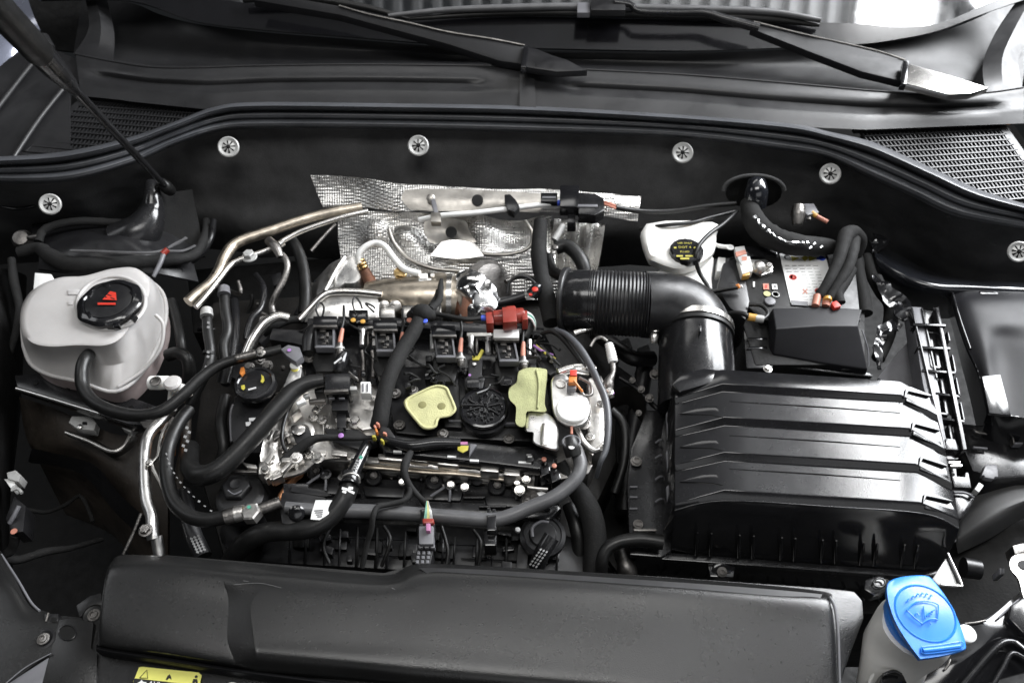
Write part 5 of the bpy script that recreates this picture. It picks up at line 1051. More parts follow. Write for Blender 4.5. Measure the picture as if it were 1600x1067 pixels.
# ================================================================ further dark plumbing and wiring in the gaps
for lab, pp, r, m in (
    ('black hose standing in the gap left of the service cap', [(352, 620, -5), (345, 660, -5), (350, 700, -6), (340, 730, -8)], 9, 'rubber'),
    ('glossy black pipe running down between the two collared hoses and the service cap', [(366, 470, -5), (368, 510, -4), (362, 560, -4), (352, 600, -4)], 7, 'satin'),
    ('thin bent black tube under the silver branch pipe', [(400, 430, -5), (412, 450, -4), (408, 480, -4), (392, 500, -4), (384, 530, -5)], 5, 'satin'),
    ('short black hose elbow right of the coolant tank corner', [(262, 555, -3), (278, 552, -2.4), (292, 560, -2.6), (296, 580, -4), (294, 600, -6)], 10, 'rubber'),
    ('black hose hugging the tank side above the beige fitting', [(268, 470, -4), (276, 500, -4), (282, 530, -4), (284, 550, -5)], 7, 'rubber'),
    ('black bundle of wires passing behind the coils toward the left', [(480, 500, -2), (455, 500, -1.4), (430, 510, -1.4), (412, 522, -2)], 6, 'wrap'),
    ('fat black hose deep between duct and engine', [(930, 520, -10), (960, 540, -9), (990, 560, -9), (1020, 560, -10)], 12, 'plastic'),
    ('dark hose dropping beside the left flange of the filter box', [(1010, 560, -12), (1000, 620, -14), (985, 700, -16), (975, 800, -18)], 14, 'plastic'),
    ('black cable arc right of the pump casting', [(955, 640, -6), (975, 665, -7), (975, 720, -9), (960, 770, -11)], 7, 'rubber')):
    hose(lab, 'hose', pp, r, M[m], n=14)
random.seed(31)
tk = thing('engine_wiring', 'tangle of thin dark wires and clips around the coil packs', 'wiring', (680, 520, 1))
for i in range(26):
    x = random.uniform(495, 860); y = random.uniform(500, 590)+(x-680)*.04
    pts = [(x, y, .6)]
    for k in range(4): pts.append((pts[-1][0]+random.uniform(-16, 22), pts[-1][1]+random.uniform(-6, 12), random.uniform(-1, 1.4)))
    tube('wire', pts, random.uniform(1.1, 2.4), M[random.choice(['ink', 'rubber', 'ink', 'castdark', 'wrap'])], tk, n=6)
for i in range(26):
    x = random.uniform(500, 860); y = random.uniform(555, 612); bx('clip', x, y, random.uniform(5, 14), random.uniform(4, 12), random.uniform(-1.2, .2), 1.6, M[random.choice(['satin', 'plastic', 'gloss'])], tk, rot=random.uniform(-30, 30), bev=.15)
for i in range(30):
    x = random.uniform(600, 850); y = 690+(x-600)*.12+random.uniform(28, 62); bx('clip', x, y, random.uniform(4, 16), random.uniform(3, 9), random.uniform(-6.4, -5), 1.4, M[random.choice(['satin', 'plastic', 'castdark', 'plastic'])], tk, rot=random.uniform(-20, 30), bev=.12)
# ================================================================ intake duct
dt = thing('intake_duct', 'large black bellows air duct bending down into the air filter box', 'air duct', (1000, 480, 2))
def ring_tube(name, pts, rr, m, par, n=40):
    return ob(name, tube_bm(pts, rr, n), m, par, None, 0, 50)
a = path([(880, 470, .4), (905, 471, .8), (925, 472, 1), (965, 474, 1.2), (1005, 476, 1.2), (1035, 478, .8), (1060, 485, .2), (1077, 498, -.4), (1084, 512, -.9), (1086, 524, -1)], 5)
s0 = S(1000, 480, 2.5)
ring_tube('elbow', a[20:], [53*s0+(i/ (len(a)-21))*5*s0 for i in range(len(a)-20)], M['plastic'], dt)
b = path([(920, 471.7, .95), (965, 474, 1.2), (1012, 476.4, 1.42)], 38)
ring_tube('bellows', b, [s0*(51.5+.9*math.sin(i*2*math.pi/ (len(b)/19.0))) for i in range(len(b))], M['plastic'], dt, 48)
ring_tube('inlet_sleeve', a[:12], [s0*x for x in (44, 47, 49, 50, 51, 51, 51, 51.5, 51.5, 51.5, 51.5, 51.5)], M['satin'], dt)
c = path([(879, 470, .4), (885, 470.2, .5), (890, 470.4, .6)], 3); ring_tube('inlet_collar', c, [s0*x for x in (51, 54, 54, 54, 54, 53, 50)][:len(c)]+[s0*50]*max(0, len(c)-7), M['cowl'], dt)
pr('mark_flat', [(1012, 432), (1028, 434), (1040, 440), (1036, 452), (1014, 446)], 4.6, .3, M['plastic'], dt)
dc = path([(1086, 516, -1), (1087, 540, -1.2), (1088, 580, -1.6), (1089, 640, -3)], 6)
s1 = S(1088, 540, 1)
du = thing('duct_socket', 'smooth glossy black pipe socket rising from the air filter box', 'pipe socket', (1088, 570, 0))
ring_tube('socket', dc, [s1*57+s1*3*i/len(dc) for i in range(len(dc))], M['satin'], du, 56)
cl = thing('hose_clamp', 'bright steel hose clamp with a screw around the duct elbow', 'clamp', (1087, 525, 2))
ax = (dc[4]-dc[0]).normalized()
lathe_o = ob('band', lathe_bm(dc[0]+ax*.004, ax, [(s1*57.5, -.006), (s1*62, -.006), (s1*62.4, .004), (s1*58, .005)], 64), M['steel'], cl, None, 0, 40)
ob('rubber_lip', lathe_bm(dc[0]+ax*.013, ax, [(s1*58.2, -.004), (s1*61, -.003), (s1*61, .003), (s1*58.5, .004)], 64), M['rubber'], cl, None, 0, 40)
tube('clamp_screw', [(1023, 514, 0), (1022, 526, 0), (1021, 536, -.6)], [6, 7, 5], M['cast'], cl, n=12); bolt(1024, 516, .6, 8, M['steel'], cl, ax=(0, .5, .8)); bx('pointer', 1094, 512, 3, 11, 5.0, 1, M['gloss'], cl, bev=.05)

# ================================================================ air filter box
ab = thing('air_filter_box', 'big ribbed black air filter box with a stepped louvred lid', 'air filter box', (1260, 740, -5))
def rw(L, A, B, Rr, z):
    return [(1054, L, z-1.5), (1129+(3 if L > 640 else 0), A, z), B+(z,), Rr+(z-.8,)]
rows = [rw(797, 781, (1441, 801), (1499, 825), 3.2), rw(787, 765, (1438, 785), (1499, 811), 3.9),
        rw(737, 720, (1433, 738), (1489, 767), 3.7), rw(726, 706, (1431, 725), (1488, 756), 4.4),
        rw(683, 665, (1424, 682), (1479, 713), 4.2), rw(672, 651, (1421, 669), (1478, 703), 4.9),
        rw(632, 612, (1412, 629), (1466, 660), 4.7), rw(622, 599, (1408, 617), (1465, 648), 5.4)]
back = [(1054, 612, 4.7), (1087, 585, 6.3), (1128, 577, 7.0), (1406, 595, 7.0), (1459, 622, 4.9)]
bm = bmesh.new()
W4 = [[P(*q) for q in r] for r in rows]
for lst in W4:  # fine columns
    pass
vs = []
for r in W4:
    line = []
    for k, (p, q) in enumerate(zip(r, r[1:])):
        n = (2, 8, 2)[k]
        for i in range(n): line.append(p.lerp(q, i/n))
    line.append(r[-1]); vs.append(line)
bk = [P(1054, 608, 3.7), P(1090, 588, 4.5), P(1128, 577, 5.2)]+[P(1128+(278*i/8), 577+18*i/8, 5.2) for i in range(1, 9)]+[P(1434, 608, 4.8), P(1459, 623, 4.4)]
vs.append(bk)
V = grid(bm, vs)
n = len(V[0])
def strip(bm, e1, pts2):
    w2 = [bm.verts.new(p) for p in pts2]
    for i in range(len(e1)-1): bm.faces.new((e1[i], w2[i], w2[i+1], e1[i+1]))
    return w2
# front wall
f2 = [P(1048, 860, -7), P(1090, 866, -7), P(1129, 871, -7.4)]+[P(1129+312*i/8, 871+24*i/8, -7.4) for i in range(1, 9)]+[P(1460, 893, -7.4), P(1470, 889, -7.2)]
fm = [v.co.lerp(p, .35)+Vector((0, .000, .012)) for v, p in zip(V[0], f2)]
m1 = strip(bm, V[0], fm)
w2 = [bm.verts.new(p) for p in f2]
for i in range(n-1): bm.faces.new((m1[i], w2[i], w2[i+1], m1[i+1]))
# left wall
lw = [r[0] for r in V]
l2 = [P(1030+(1054-1030)*.1, 0, 0)]*0
low = []
for v in lw:
    c0 = v.co.copy(); c0.z = -.072; c0.x -= .004; low.append(c0)
low[0] = f2[0]
ll = [bm.verts.new(p) for p in low[1:]]; ll = [w2[0]]+ll
bm.faces.new((lw[0], lw[1], ll[1], ll[0], m1[0]))
for i in range(1, len(lw)-1): bm.faces.new((lw[i], lw[i+1], ll[i+1], ll[i]))
# right wall
rwall = [r[-1] for r in V]; low = []
for v in rwall:
    c0 = v.co.copy(); c0.z = -.072; c0.x += .003; low.append(c0)
rr_ = [w2[-1]]+[bm.verts.new(p) for p in low[1:]]
bm.faces.new((rwall[0], m1[-1], rr_[0], rr_[1], rwall[1]))
for i in range(1, len(rwall)-1): bm.faces.new((rwall[i], rr_[i], rr_[i+1], rwall[i+1]))
b2 = strip(bm, V[-1], [ll[-1].co.copy()]+[Vector((v.co.x, v.co.y+.002, -.072)) for v in V[-1][1:-1]]+[rr_[-1].co.copy()])
lid = ob('lid', bm, M['grain'], ab, None, .14, 30)
# pockets in the ribs: sunk trapezoids built as raised rims
for k, (lx, ly) in enumerate(((1078, 642), (1078, 694), (1078, 748))):
    zA = (4.85, 4.35, 3.85)[k]
    pr('rib_pocket', [(x, y, zA-1.5*max(0, (1131-x)/77)+.12) for x, y in ((lx-16, ly+4), (lx+22, ly-8), (lx+42, ly-8), (lx+52, ly+10), (lx+34, ly+6))], 0, .6, M['grain'], ab, bev=.1)
for k, (q) in enumerate(([(1418, 611), (1452, 618), (1459, 645), (1416, 626)], [(1429, 663), (1466, 672), (1472, 699), (1427, 679)], [(1441, 717), (1477, 728), (1484, 753), (1438, 733)], [(1447, 776), (1485, 783), (1498, 808), (1446, 794)])):
    zB = (5.3, 4.8, 4.3, 3.8)[k]; xB = (1408, 1421, 1431, 1438)[k]
    f = lambda x, e: zB-.8*max(0, (x-xB)/57)+e
    pr('rib_pocket', [(x, y, f(x, .06)) for x, y in q], 0, .5, M['grain'], ab, bev=.05)
    pr('pocket_rim', [(x, y, f(x, .38)) for x, y in ((q[0][0]-5, q[0][1]+10), (q[0][0]-2, q[0][1]-5), (q[0][0]+5, q[0][1]-7), (q[1][0]+4, q[1][1]-1), (q[1][0], q[1][1]+1), (q[0][0]+2, q[0][1]+0))], 0, .5, M['grain'], ab, bev=.05)
for y0, z in ((636, 4.85), (689, 4.35), (741, 3.85)): tube('crease', [(1140, y0-9, z-.05), (1290, y0, z-.0), (1406, y0+9, z-.05)], .8, M['satin'], ab, n=6)
# front skirt: flange, vertical ribs, bolts
pr('flange', [(1035, 862), (1130, 869), (1442, 893), (1472, 888), (1476, 896), (1440, 903), (1130, 880), (1033, 873)], -7.0, .8, M['satin'], ab, bev=.15)
pr('lower_box', [(1040, 872), (1130, 880), (1440, 903), (1478, 890), (1450, 700), (1060, 690)], -8.0, 13, M['satin'], ab, bev=.6)
for i, (x0) in enumerate((1090, 1112, 1156, 1178, 1222, 1243, 1286, 1307, 1350, 1371, 1414, 1435)):
    yy = 832+(x0-1090)*.058
    lean = 0 if i < 8 else -4
    tube('skirt_rib', [(x0, yy, -1.2), (x0-1+lean*.3, yy+14, -3.2), (x0-2+lean, yy+34, -6.6)], [1.4, 3.4, 3], M['gloss'], ab, n=8)
tube('skirt_bead', [(1135, 807, -.3), (1180, 811, -.5), (1300, 821, -.5), (1405, 829, -.3), (1418, 822, .3), (1434, 806, 1.8)], 1.8, M['gloss'], ab, n=8)
tube('lid_edge', [(1054, 797, 1.7), (1131, 782, 3.2), (1290, 791, 3.2), (1441, 802, 3.2), (1498, 825, 2.4)], 1.3, M['satin'], ab, n=8)
lathe('screw_boss', 1128, 894, -7.6, [(16, -8), (16, -1), (13, 1), (9, 1)], M['satin'], ab, ax=(0, -.5, .9), n=24); bolt(1128, 893, -7.2, 8, M['castdark'], ab, ax=(0, -.4, .9), kind='torx')
pr('boss_flap', [(1106, 880), (1120, 874), (1140, 876), (1150, 886), (1146, 902), (1110, 900)], -7.6, 1, M['gloss'], ab, bev=.15)
lathe('screw_boss', 1380, 912, -7.8, [(14, -8), (14, 0), (9, 2)], M['satin'], ab, ax=(0, -.5, .9), n=24); bolt(1384, 910, -7.4, 6, M['castdark'], ab, ax=(0, -.4, .9), kind='torx')
pr('left_flange', [(986, 700), (1010, 640), (1042, 640), (1050, 860), (1035, 870), (984, 866), (980, 760)], -6.4, 1.4, M['satin'], ab, bev=.3)
pr('left_box', [(990, 720), (1030, 660), (1052, 660), (1052, 868), (990, 872)], -7.8, 14, M['satin'], ab, bev=.5)
for y in (688, 712, 745, 780): tube('flange_arc', [(1024, y+4, -5.8), (1032, y-1, -5.6), (1040, y+1, -5.8)], 1.6, M['greyplastic'], ab, n=6)
for y in (760, 776, 794): bx('flange_notch', 990, y, 12, 2.4, -6.1, .4, M['greyplastic'], ab, bev=0)
bolt(994, 721, -6.0, 9, M['castdark'], ab, kind='torx'); bolt(997, 819, -6.0, 8, M['castdark'], ab, kind='torx')
for y, h_ in ((664, 60), (718, 44), (770, 32)): pr('side_gusset', [(1041, y-h_*.3), (1048, y-h_*.5), (1043, y+h_*.4)], -1.5, .6, M['greyplastic'], ab, bev=.05)
pr('neck_step', [(1000+50, 600), (1062, 585), (1100, 575), (1128, 578), (1118, 596), (1062, 612)], 5.0, 2.4, M['grain'], ab, bev=.25)
bx('flange_bar', 1008, 827, 36, 4, -5.6, .5, M['castdark'], ab, bev=.08)
hose('black breather hose with a grainy sleeve entering the filter box at lower left', 'hose', [(940, 905, -8), (940, 880, -6), (948, 858, -5), (966, 847, -4.6), (990, 843, -4.4), (1008, 843, -4.4), (1036, 847, -4.4)], [10, 10, 10, 10, 11, 12, 12], M['rubber'], n=18)
hose('dusty corrugated hose dropping behind the breather hose', 'hose', [(968, 852, -7), (972, 870, -8), (980, 890, -9), (990, 910, -10)], [9, 12, 14, 12], M['castdark'], n=14, wob=.2)

# bracket triangle and stay at the right foot of the box
t = thing('triangle_bracket', 'pale triangular sheet bracket behind the blue washer cap', 'bracket', (1480, 895, -3))
pr('plate', [(1478, 872), (1457, 904), (1466, 913), (1500, 916), (1494, 905)], -3, .4, M['clipwhite'], t, bev=.05)
tube('rim', [(1481, 864, -2.6), (1502, 910, -2.6), (1499, 915, -2.6), (1470, 913, -2.6)], 1.8, M['alu'], t, n=8); pr('slot', [(1481, 872), (1485, 870), (1500, 908), (1496, 911)], -2.9, .3, M['dark'], t, bev=0)

# ================================================================ brake fluid reservoir
br = thing('brake_fluid_reservoir', 'white brake fluid reservoir with a yellow lettered black cap', 'brake reservoir', (1065, 420, -3))
stack('tank', [([(1018, 352), (1108, 350), (1112, 368), (1106, 392), (1068, 412), (1028, 402), (1014, 392)], 2.2), ([(1010, 350), (1113, 347), (1119, 366), (1112, 398), (1068, 420), (1026, 410), (1010, 396)], 1.6), ([(1008, 356), (1113, 352), (1118, 372), (1110, 406), (1068, 430), (1028, 420), (1010, 406)], -1.2), ([(1012, 360), (1110, 356), (1112, 376), (1106, 410), (1068, 430), (1032, 422), (1014, 408)], -4)], M['bottle'], br, n=3)
stack('lower_tank', [([(1040, 418), (1106, 398), (1108, 430), (1110, 456), (1092, 458), (1066, 440), (1034, 430)], -1.0), ([(1034, 420), (1109, 396), (1111, 432), (1112, 462), (1090, 464), (1062, 446), (1028, 434)], -1.6), ([(1034, 430), (1109, 400), (1112, 442), (1112, 474), (1088, 474), (1062, 456), (1028, 442)], -6)], M['bottle'], br, n=3)
cp = lathe('cap', 1072, 396, 2.2, [(25, -4), (26, 0), (26, 7), (24, 9), (.1, 9)], M['satin'], br, n=32, lobes=16, amp=.015)
text('warning_text', 'USE ONLY', 1070, 380, 3.15, 3.2, M['yellow'], cp); text('warning_text', 'DOT 4', 1070, 386.5, 3.15, 4.4, M['yellow'], cp); text('warning_text', 'FLUID', 1070, 393.5, 3.15, 3.6, M['yellow'], cp)
for a, b, w_ in ((1062, 400, 10), (1077, 400, 12), (1055, 387, 4), (1086, 387, 4), (1070, 404, 14)): bx('yellow_print', a, b, w_, 2.4, 3.13, .04, M['yellow'], cp, bev=0)
tube('neck_spout', [(1114, 381, -1), (1126, 385, -.6), (1140, 386, -.4)], 3.5, M['white'], br, n=10); lathe('eyelet', 1141, 387, -.2, [(6, 0), (6, 1), (3, 1.2), (2.6, .2), (.1, .2)], M['white'], br, n=16)
bx('pale_block', 1127, 413, 12, 22, -2, 2, M['white'], br, rot=6)
hose('thin black lead passing down in front of the brake fluid cap', 'cable', [(1152, 330, 2), (1130, 350, 3), (1108, 366, 3.6), (1092, 384, 3.8), (1087, 402, 3), (1092, 424, 1), (1104, 444, 0), (1112, 455, -.4), (1135, 452, .6), (1152, 449, 1)], 3.4, M['rubber'], name='cable', n=10)
hose('second thin black lead crossing behind the brake reservoir', 'cable', [(1000, 358, .6), (1040, 352, 2.6), (1080, 348, 2.6), (1110, 340, 2.2), (1150, 330, 2)], 3, M['rubber'], name='cable', n=8)
t = thing('bulkhead_hole', 'oval recess in the felt with a glossy black knob', 'recess', (1182, 295, 3))
pr('recess', [(x, y, 4.6-(y-274)*.13) for x, y in ell(1178, 300, 44, 24, 22)], 0, .3, M['dark'], t, bev=.05); tube('knob', [(1182, 285, 4.8), (1182, 300, 4.2), (1180, 322, 2)], [14, 18, 17], M['paint'], t, n=24)
tube('recess_lip', [(x, y+4, 4.9-(y-270)*.1) for x, y in ell(1178, 294, 48, 24, 14, a0=180, a1=360)], 3, M['felt'], t, n=8)
t = thing('metal_sensor', 'small metal sensor with yellow and salmon wire under the felt edge', 'sensor', (1250, 335, 2))
tube('barrel', [(1248, 322, 3), (1247, 335, 2.4), (1246, 352, 1.4)], [9, 11, 7], M['castdark'], t, n=16, seg=6, rib=.08); pr('cap', [(1252, 318), (1272, 318), (1280, 332), (1262, 336), (1252, 328)], 3, 1.6, M['greyplastic'], t, bev=.15)
tube('leg', [(1263, 330, 2.6), (1264, 344, 2)], 4, M['castdark'], t); tube('yellow_wire', [(1268, 332, 2.8), (1276, 338, 2.6)], 4, M['amber'], t, n=8); tube('salmon_wire', [(1276, 338, 2.6), (1293, 347, 2.2)], 3.6, M['salmon'], t, n=8)
hose('black foam wrapped pipe with torn shiny edge sagging above the battery', 'pipe', [(1170, 318, 2.4), (1176, 340, 2.4), (1192, 362, 2.4), (1220, 377, 2.4), (1255, 384, 2.2), (1300, 386, 1)], [14, 17, 19, 18, 16, 12], M['wrap'], name='pipe', n=18, wob=.15)
t = thing('torn_foil_edge', 'strip of bright torn foil along the foam wrapped pipe', 'foil strip', (1210, 365, 4.4))
random.seed(9)
pts = cr([P(1180, 338, 4.6), P(1188, 350, 4.6), P(1204, 364, 4.6), P(1224, 377, 4.4), P(1250, 380, 4.3), P(1262, 379, 4.2)], 6)
ob('foil_strip', tube_bm([p+Vector((random.uniform(-1, 1), random.uniform(-1, 1), 0))*.0012 for p in pts], [.0013+random.random()*.0026 for _ in pts], 6), M['foil'], t)
for x, y in ((1272, 380), (1283, 385), (1266, 386)): bx('foil_fleck', x, y, 5, 3, 4, .2, M['foil'], t, rot=-30)

# ================================================================ battery
bt = thing('battery', 'black car battery with a white hazard label and coloured symbols', 'battery', (1230, 450, -3))
pr('case', [(1140, 400), (1296, 392), (1352, 400), (1352, 500), (1352, 570), (1180, 570), (1150, 470)], -1.6, 14, M['dark'], bt, bev=.4)
pr('top', [(1140, 420), (1210, 398), (1300, 396), (1335, 402), (1345, 500), (1190, 500), (1160, 470)], -.4, 1.5, M['rubber'], bt, bev=.2)
pr('label', [(1218, 396), (1290, 399), (1300, 440), (1304, 480), (1236, 475)], -.25, .1, M['paper'], bt, bev=0)
for x, y, m in ((1230, 402, 'ink'), (1231, 403, 'paper')): lathe('eye_symbol', x, y, -.22+(.03 if m == 'paper' else 0), [(5 if m == 'ink' else 3.4, 0), (5 if m == 'ink' else 3.4, .2)], M[m], bt, n=16)
for x in (1243, 1270): pr('hazard_symbol', [(x-7, 400), (x+6, 403), (x-5, 408)], -.2, .05, M['yellow'], bt, bev=0)
pr('hazard_symbol', [(1252, 403), (1258, 399), (1264, 403), (1258, 408)], -.2, .05, M['yellow'], bt, bev=0); lathe('blue_symbol', 1284, 404, -.22, [(5, 0), (5, .3)], M['bluewire'], bt, n=16); bx('blue_symbol', 1283, 404, 14, 3, -.19, .05, M['bluewire'], bt, bev=0)
random.seed(21)
for c in range(5):
    for i in range(12):
        x = 1230+c*11+i*1.6; y = 415+i*4.8
        if abs(x-1239) < 8 and abs(y-433) < 8: continue
        if x < 1290: bx('print_line', x, y, random.uniform(6, 9.5), 1.2, -.2, .03, M['clipwhite'], bt, bev=0)
lathe('red_ring_symbol', 1239, 433, -.2, [(6, 0), (6, .2), (4.6, .2), (4.6, 0)], M['redmark'], bt, n=20); bx('red_symbol', 1240, 433, 3, 4, -.17, .04, M['redmark'], bt, bev=0)
for a in (45, 135): pr('red_cross', rect(1258, 455, 10, 2, a), -.17, .03, M['salmon'], bt, bev=0)
lathe('red_ring_symbol', 1279, 455, -.2, [(6, 0), (6, .2), (4.6, .2), (4.6, 0)], M['redmark'], bt, n=20); pr('grey_block', [(1236, 469), (1262, 471), (1263, 478), (1237, 476)], -.15, .1, M['greyplastic'], bt, bev=0)
pr('red_mark', [(1192, 443), (1201, 443), (1202, 452), (1193, 452)], -.2, .08, M['salmon'], bt, bev=0); bx('mark_core', 1197, 447.5, 4, 5, -.17, .03, M['redmark'], bt, bev=0)
pr('white_mark', [(1206, 444), (1214, 444), (1215, 452), (1207, 452)], -.2, .08, M['paper'], bt, bev=0); bx('mark_core', 1211, 447.5, 4, 3, -.17, .03, M['greyplastic'], bt, bev=0)
lathe('yellow_mark', 1198.5, 459, -.25, [(5.6, 0), (5.6, .4), (.1, .5)], M['foam'], bt, n=20); lathe('ring_mark', 1212, 460, -.25, [(6, 0), (6, .4), (4.8, .4), (4.8, 0)], M['clipwhite'], bt, n=20); lathe('grey_eye', 1203, 471, -.2, [(9, 0), (8, 2), (.1, 3)], M['greyplastic'], bt, n=20)
bx('white_bar', 1178, 444, 3, 8, -.2, .1, M['paper'], bt, bev=0)
t = thing('battery_clamp', 'metal terminal clamp with a clear domed fuse and orange striped tag', 'battery clamp', (1170, 412, 1))
pr('tag', [(1148, 386), (1163, 384), (1168, 400), (1172, 410), (1158, 414), (1150, 398)], 1.2, .8, M['clipwhite'], t, bev=.1); pr('orange_stripe', [(1149, 394), (1164, 390), (1167, 396), (1151, 401)], 1.3, .3, M['salmon'], t, bev=0)
pr('cream_block', [(1153, 402), (1172, 400), (1177, 422), (1160, 428)], 1.1, 2, M['bottle'], t, bev=.12); bx('orange_edge', 1166, 428, 12, 5, .9, 1, M['amber'], t, rot=-10); bx('small_mark', 1163, 404, 8, 6, 1.25, .1, M['salmon'], t, bev=0)
lathe('clear_dome', 1185, 420, .4, [(11, -2), (11, 3), (9, 9), (5, 12), (.1, 13)], M['cast'], t, n=24); pr('strap', [(1172, 405), (1196, 405), (1208, 412), (1208, 424), (1190, 430), (1176, 420)], .2, .8, M['alu'], t, bev=.15); bolt(1201, 417, .6, 7, M['steel'], t)
bx('black_block', 1190, 392, 50, 16, 0, 2.4, M['gloss'], t, bev=.3)
hose('black lead with an amber tip in front of the battery edge', 'cable', [(1112, 456, .4), (1130, 452, .8), (1150, 449, 1)], 3, M['rubber'], name='cable'); lathe('amber_tip', 1152, 448, 1, [(4, -1), (4, 3), (2, 4)], M['orange'], t, ax=(1, 0, .6), n=12); lathe('white_tip', 1158, 448, 1, [(3, -1), (3, 2)], M['paper'], t, ax=(1, 0, .6), n=10)
t = thing('battery_side_cover', 'black angular insulating jacket at the left side of the battery', 'cover', (1150, 470, 0))
pr('jacket', [(1130, 410), (1150, 402), (1165, 430), (1172, 470), (1166, 500), (1140, 480), (1120, 450)], -.2, 7, M['plastic'], t, bev=.5)
pr('step', [(1160, 494), (1208, 488), (1208, 575), (1166, 575)], -1.8, 9, M['satin'], t, bev=.4)
for y in (529, 543): bx('moulded_bar', 1183, y, 32, 4, -1.5, 1, M['gloss'], t, bev=.1)
t = thing('cable_sleeve', 'short sleeve half yellow half white on a black cable left of the battery cover', 'cable sleeve', (1182, 497, 1)); tube('yellow_half', [(1169, 495, 1.2), (1182, 497, 1.2)], 6, M['amber'], t, n=14); tube('white_half', [(1180, 497, 1.2), (1193, 499, 1.2)], 6, M['clipwhite'], t, n=14); tube('cable', [(1128, 500, -.6), (1140, 490, .4), (1160, 490, 1.2), (1170, 495, 1.2)], 4, M['rubber'], t); tube('cable', [(1192, 499, 1.2), (1200, 490, 1), (1190, 478, .6), (1170, 476, .2)], 3, M['rubber'], t)
fc = thing('fuse_cover', 'black sloping terminal cover over the front of the battery', 'terminal cover', (1280, 530, 1))
bm = bmesh.new()
T1 = [P(1206, 480, 1.6), P(1348, 482, 1.6), P(1352, 512, .6+.8), P(1340, 509, 1.6), P(1222, 511, 1.6), P(1206, 524, 1.0)]
c_top = [P(1207, 482, 1.2), P(1280, 479, 1.3), P(1347, 483, 1.2)]; c_mid = [P(1212, 514, 1.6), P(1280, 509, 1.8), P(1341, 509, 1.6)]; c_bot = [P(1208, 553, -1.4), P(1280, 566, -1.4), P(1356, 577, -1.6)]; c_low = [p-Vector((0, 0, .012)) for p in c_bot]
rws = [[x[0]-Vector((.003, 0, .02))]+x+[x[-1]+Vector((.003, 0, -.02))] for x in (c_top, c_mid, c_bot)]
rws = [[p-Vector((0, -.001, .02)) for p in rws[0]]]+rws+[[p-Vector((0, 0, .014)) for p in rws[-1]]]
grid(bm, rws); ob('cover_shell', bm, M['lidblack'], fc, None, .4, 40, seg=4)
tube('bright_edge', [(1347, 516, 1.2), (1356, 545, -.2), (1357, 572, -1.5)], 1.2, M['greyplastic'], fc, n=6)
for x, y, w_ in ((1298, 571, 16), (1325, 575, 18)): bx('clip_slot', x, y, w_, 5, -2.1, .5, M['plastic'], fc)
pr('base_strip', [(1210, 562), (1360, 582), (1362, 590), (1208, 572)], -3, 1.4, M['gloss'], fc, bev=.2); bx('pale_fuse', 1216, 564, 18, 8, -1.8, 1, M['paper'], fc, rot=6, bev=.1); bolt(1199, 577, -2, 7, M['steel'], fc); tube('stay', [(1225, 572, -2.4), (1290, 580, -2.6), (1362, 588, -3)], 2.4, M['satin'], fc, n=8)
t = thing('battery_cables', 'pair of thick black taped cables looping over the battery label to salmon ends', 'cables', (1310, 400, 3))
tube('cable_loop', [(1338, 400, 0), (1345, 378, 2), (1334, 364, 3.4), (1322, 368, 4), (1316, 386, 4), (1308, 412, 3.4), (1294, 440, 2.6), (1280, 462, 1.6)], [8, 10, 12, 12, 10, 9, 7.5, 7], M['wrap'], t, n=20, wob=.08)
tube('cable_branch', [(1336, 374, 3), (1332, 395, 3.6), (1324, 420, 3.2), (1309, 445, 2.4), (1296, 466, 1.6)], [9, 9, 8.5, 8, 7], M['wrap'], t, n=18, wob=.08); tube('cable_branch', [(1330, 420, 2.6), (1320, 440, 2.2), (1309, 458, 1.8), (1312, 474, 1.4)], [9, 9, 9, 9], M['wrap'], t, n=16)
tube('salmon_end', [(1277, 462, 1.7), (1274, 478, 1.4)], [6, 6], M['salmon'], t, n=12); tube('salmon_end', [(1292, 466, 1.8), (1290, 478, 1.4)], [6, 6], M['salmon'], t, n=12); tube('amber_band', [(1293, 466, 2), (1293, 470, 2)], 6.5, M['amber'], t, n=12); pr('orange_end', [(1299, 472), (1308, 469), (1315, 478), (1304, 481)], 2, 1, M['redmark'], t, bev=.15)
hose('black tape wrapped cable falling straight behind the battery', 'cable', [(1338, 398, -.6), (1342, 430, -1), (1348, 460, -1.5), (1352, 490, -2)], [9, 10, 11, 11], M['wrap'], name='cable', n=14)

# ================================================================ right strut tower, side
rt = thing('strut_tower', 'glossy black painted right strut tower behind the fuse box', 'strut tower', (1480, 440, -2))
sheet('tower_skin', [[(1355, 372, -6), (1400, 395, -5), (1450, 422, -4.5), (1520, 436, -4.5), (1640, 444, -5)], [(1362, 385, -2), (1405, 410, -1), (1455, 432, 0), (1520, 440, .4), (1640, 448, .4)], [(1372, 410, -1), (1412, 432, .4), (1460, 448, 1), (1520, 452, 1), (1640, 458, 1)], [(1385, 440, -3.4), (1420, 460, -2.6), (1465, 470, -2), (1530, 474, -1.6), (1640, 476, -1.4)], [(1400, 470, -9), (1430, 490, -8), (1470, 495, -7), (1530, 495, -7), (1640, 495, -7)]], M['paint'], rt, th=.4, nu=8, nv=8)
t = thing('torn_tape', 'shiny torn black tape hanging left of the slotted bracket', 'tape', (1390, 500, -2))
def crum(p, u, v): return p+Vector((noise.noise(p*80), noise.noise(p*80+Vector((7, 0, 0))), noise.noise(p*70)))*.006
sheet('tape_strip', [[(1362, 432, -1), (1372, 428, -1)], [(1378, 465, -1), (1396, 452, -.5)], [(1400, 486, -1.6), (1420, 470, -1)], [(1412, 500, -2), (1436, 492, -1.4)]], M['gloss'], t, th=.2, nu=5, nv=8, disp=crum, ang=25)
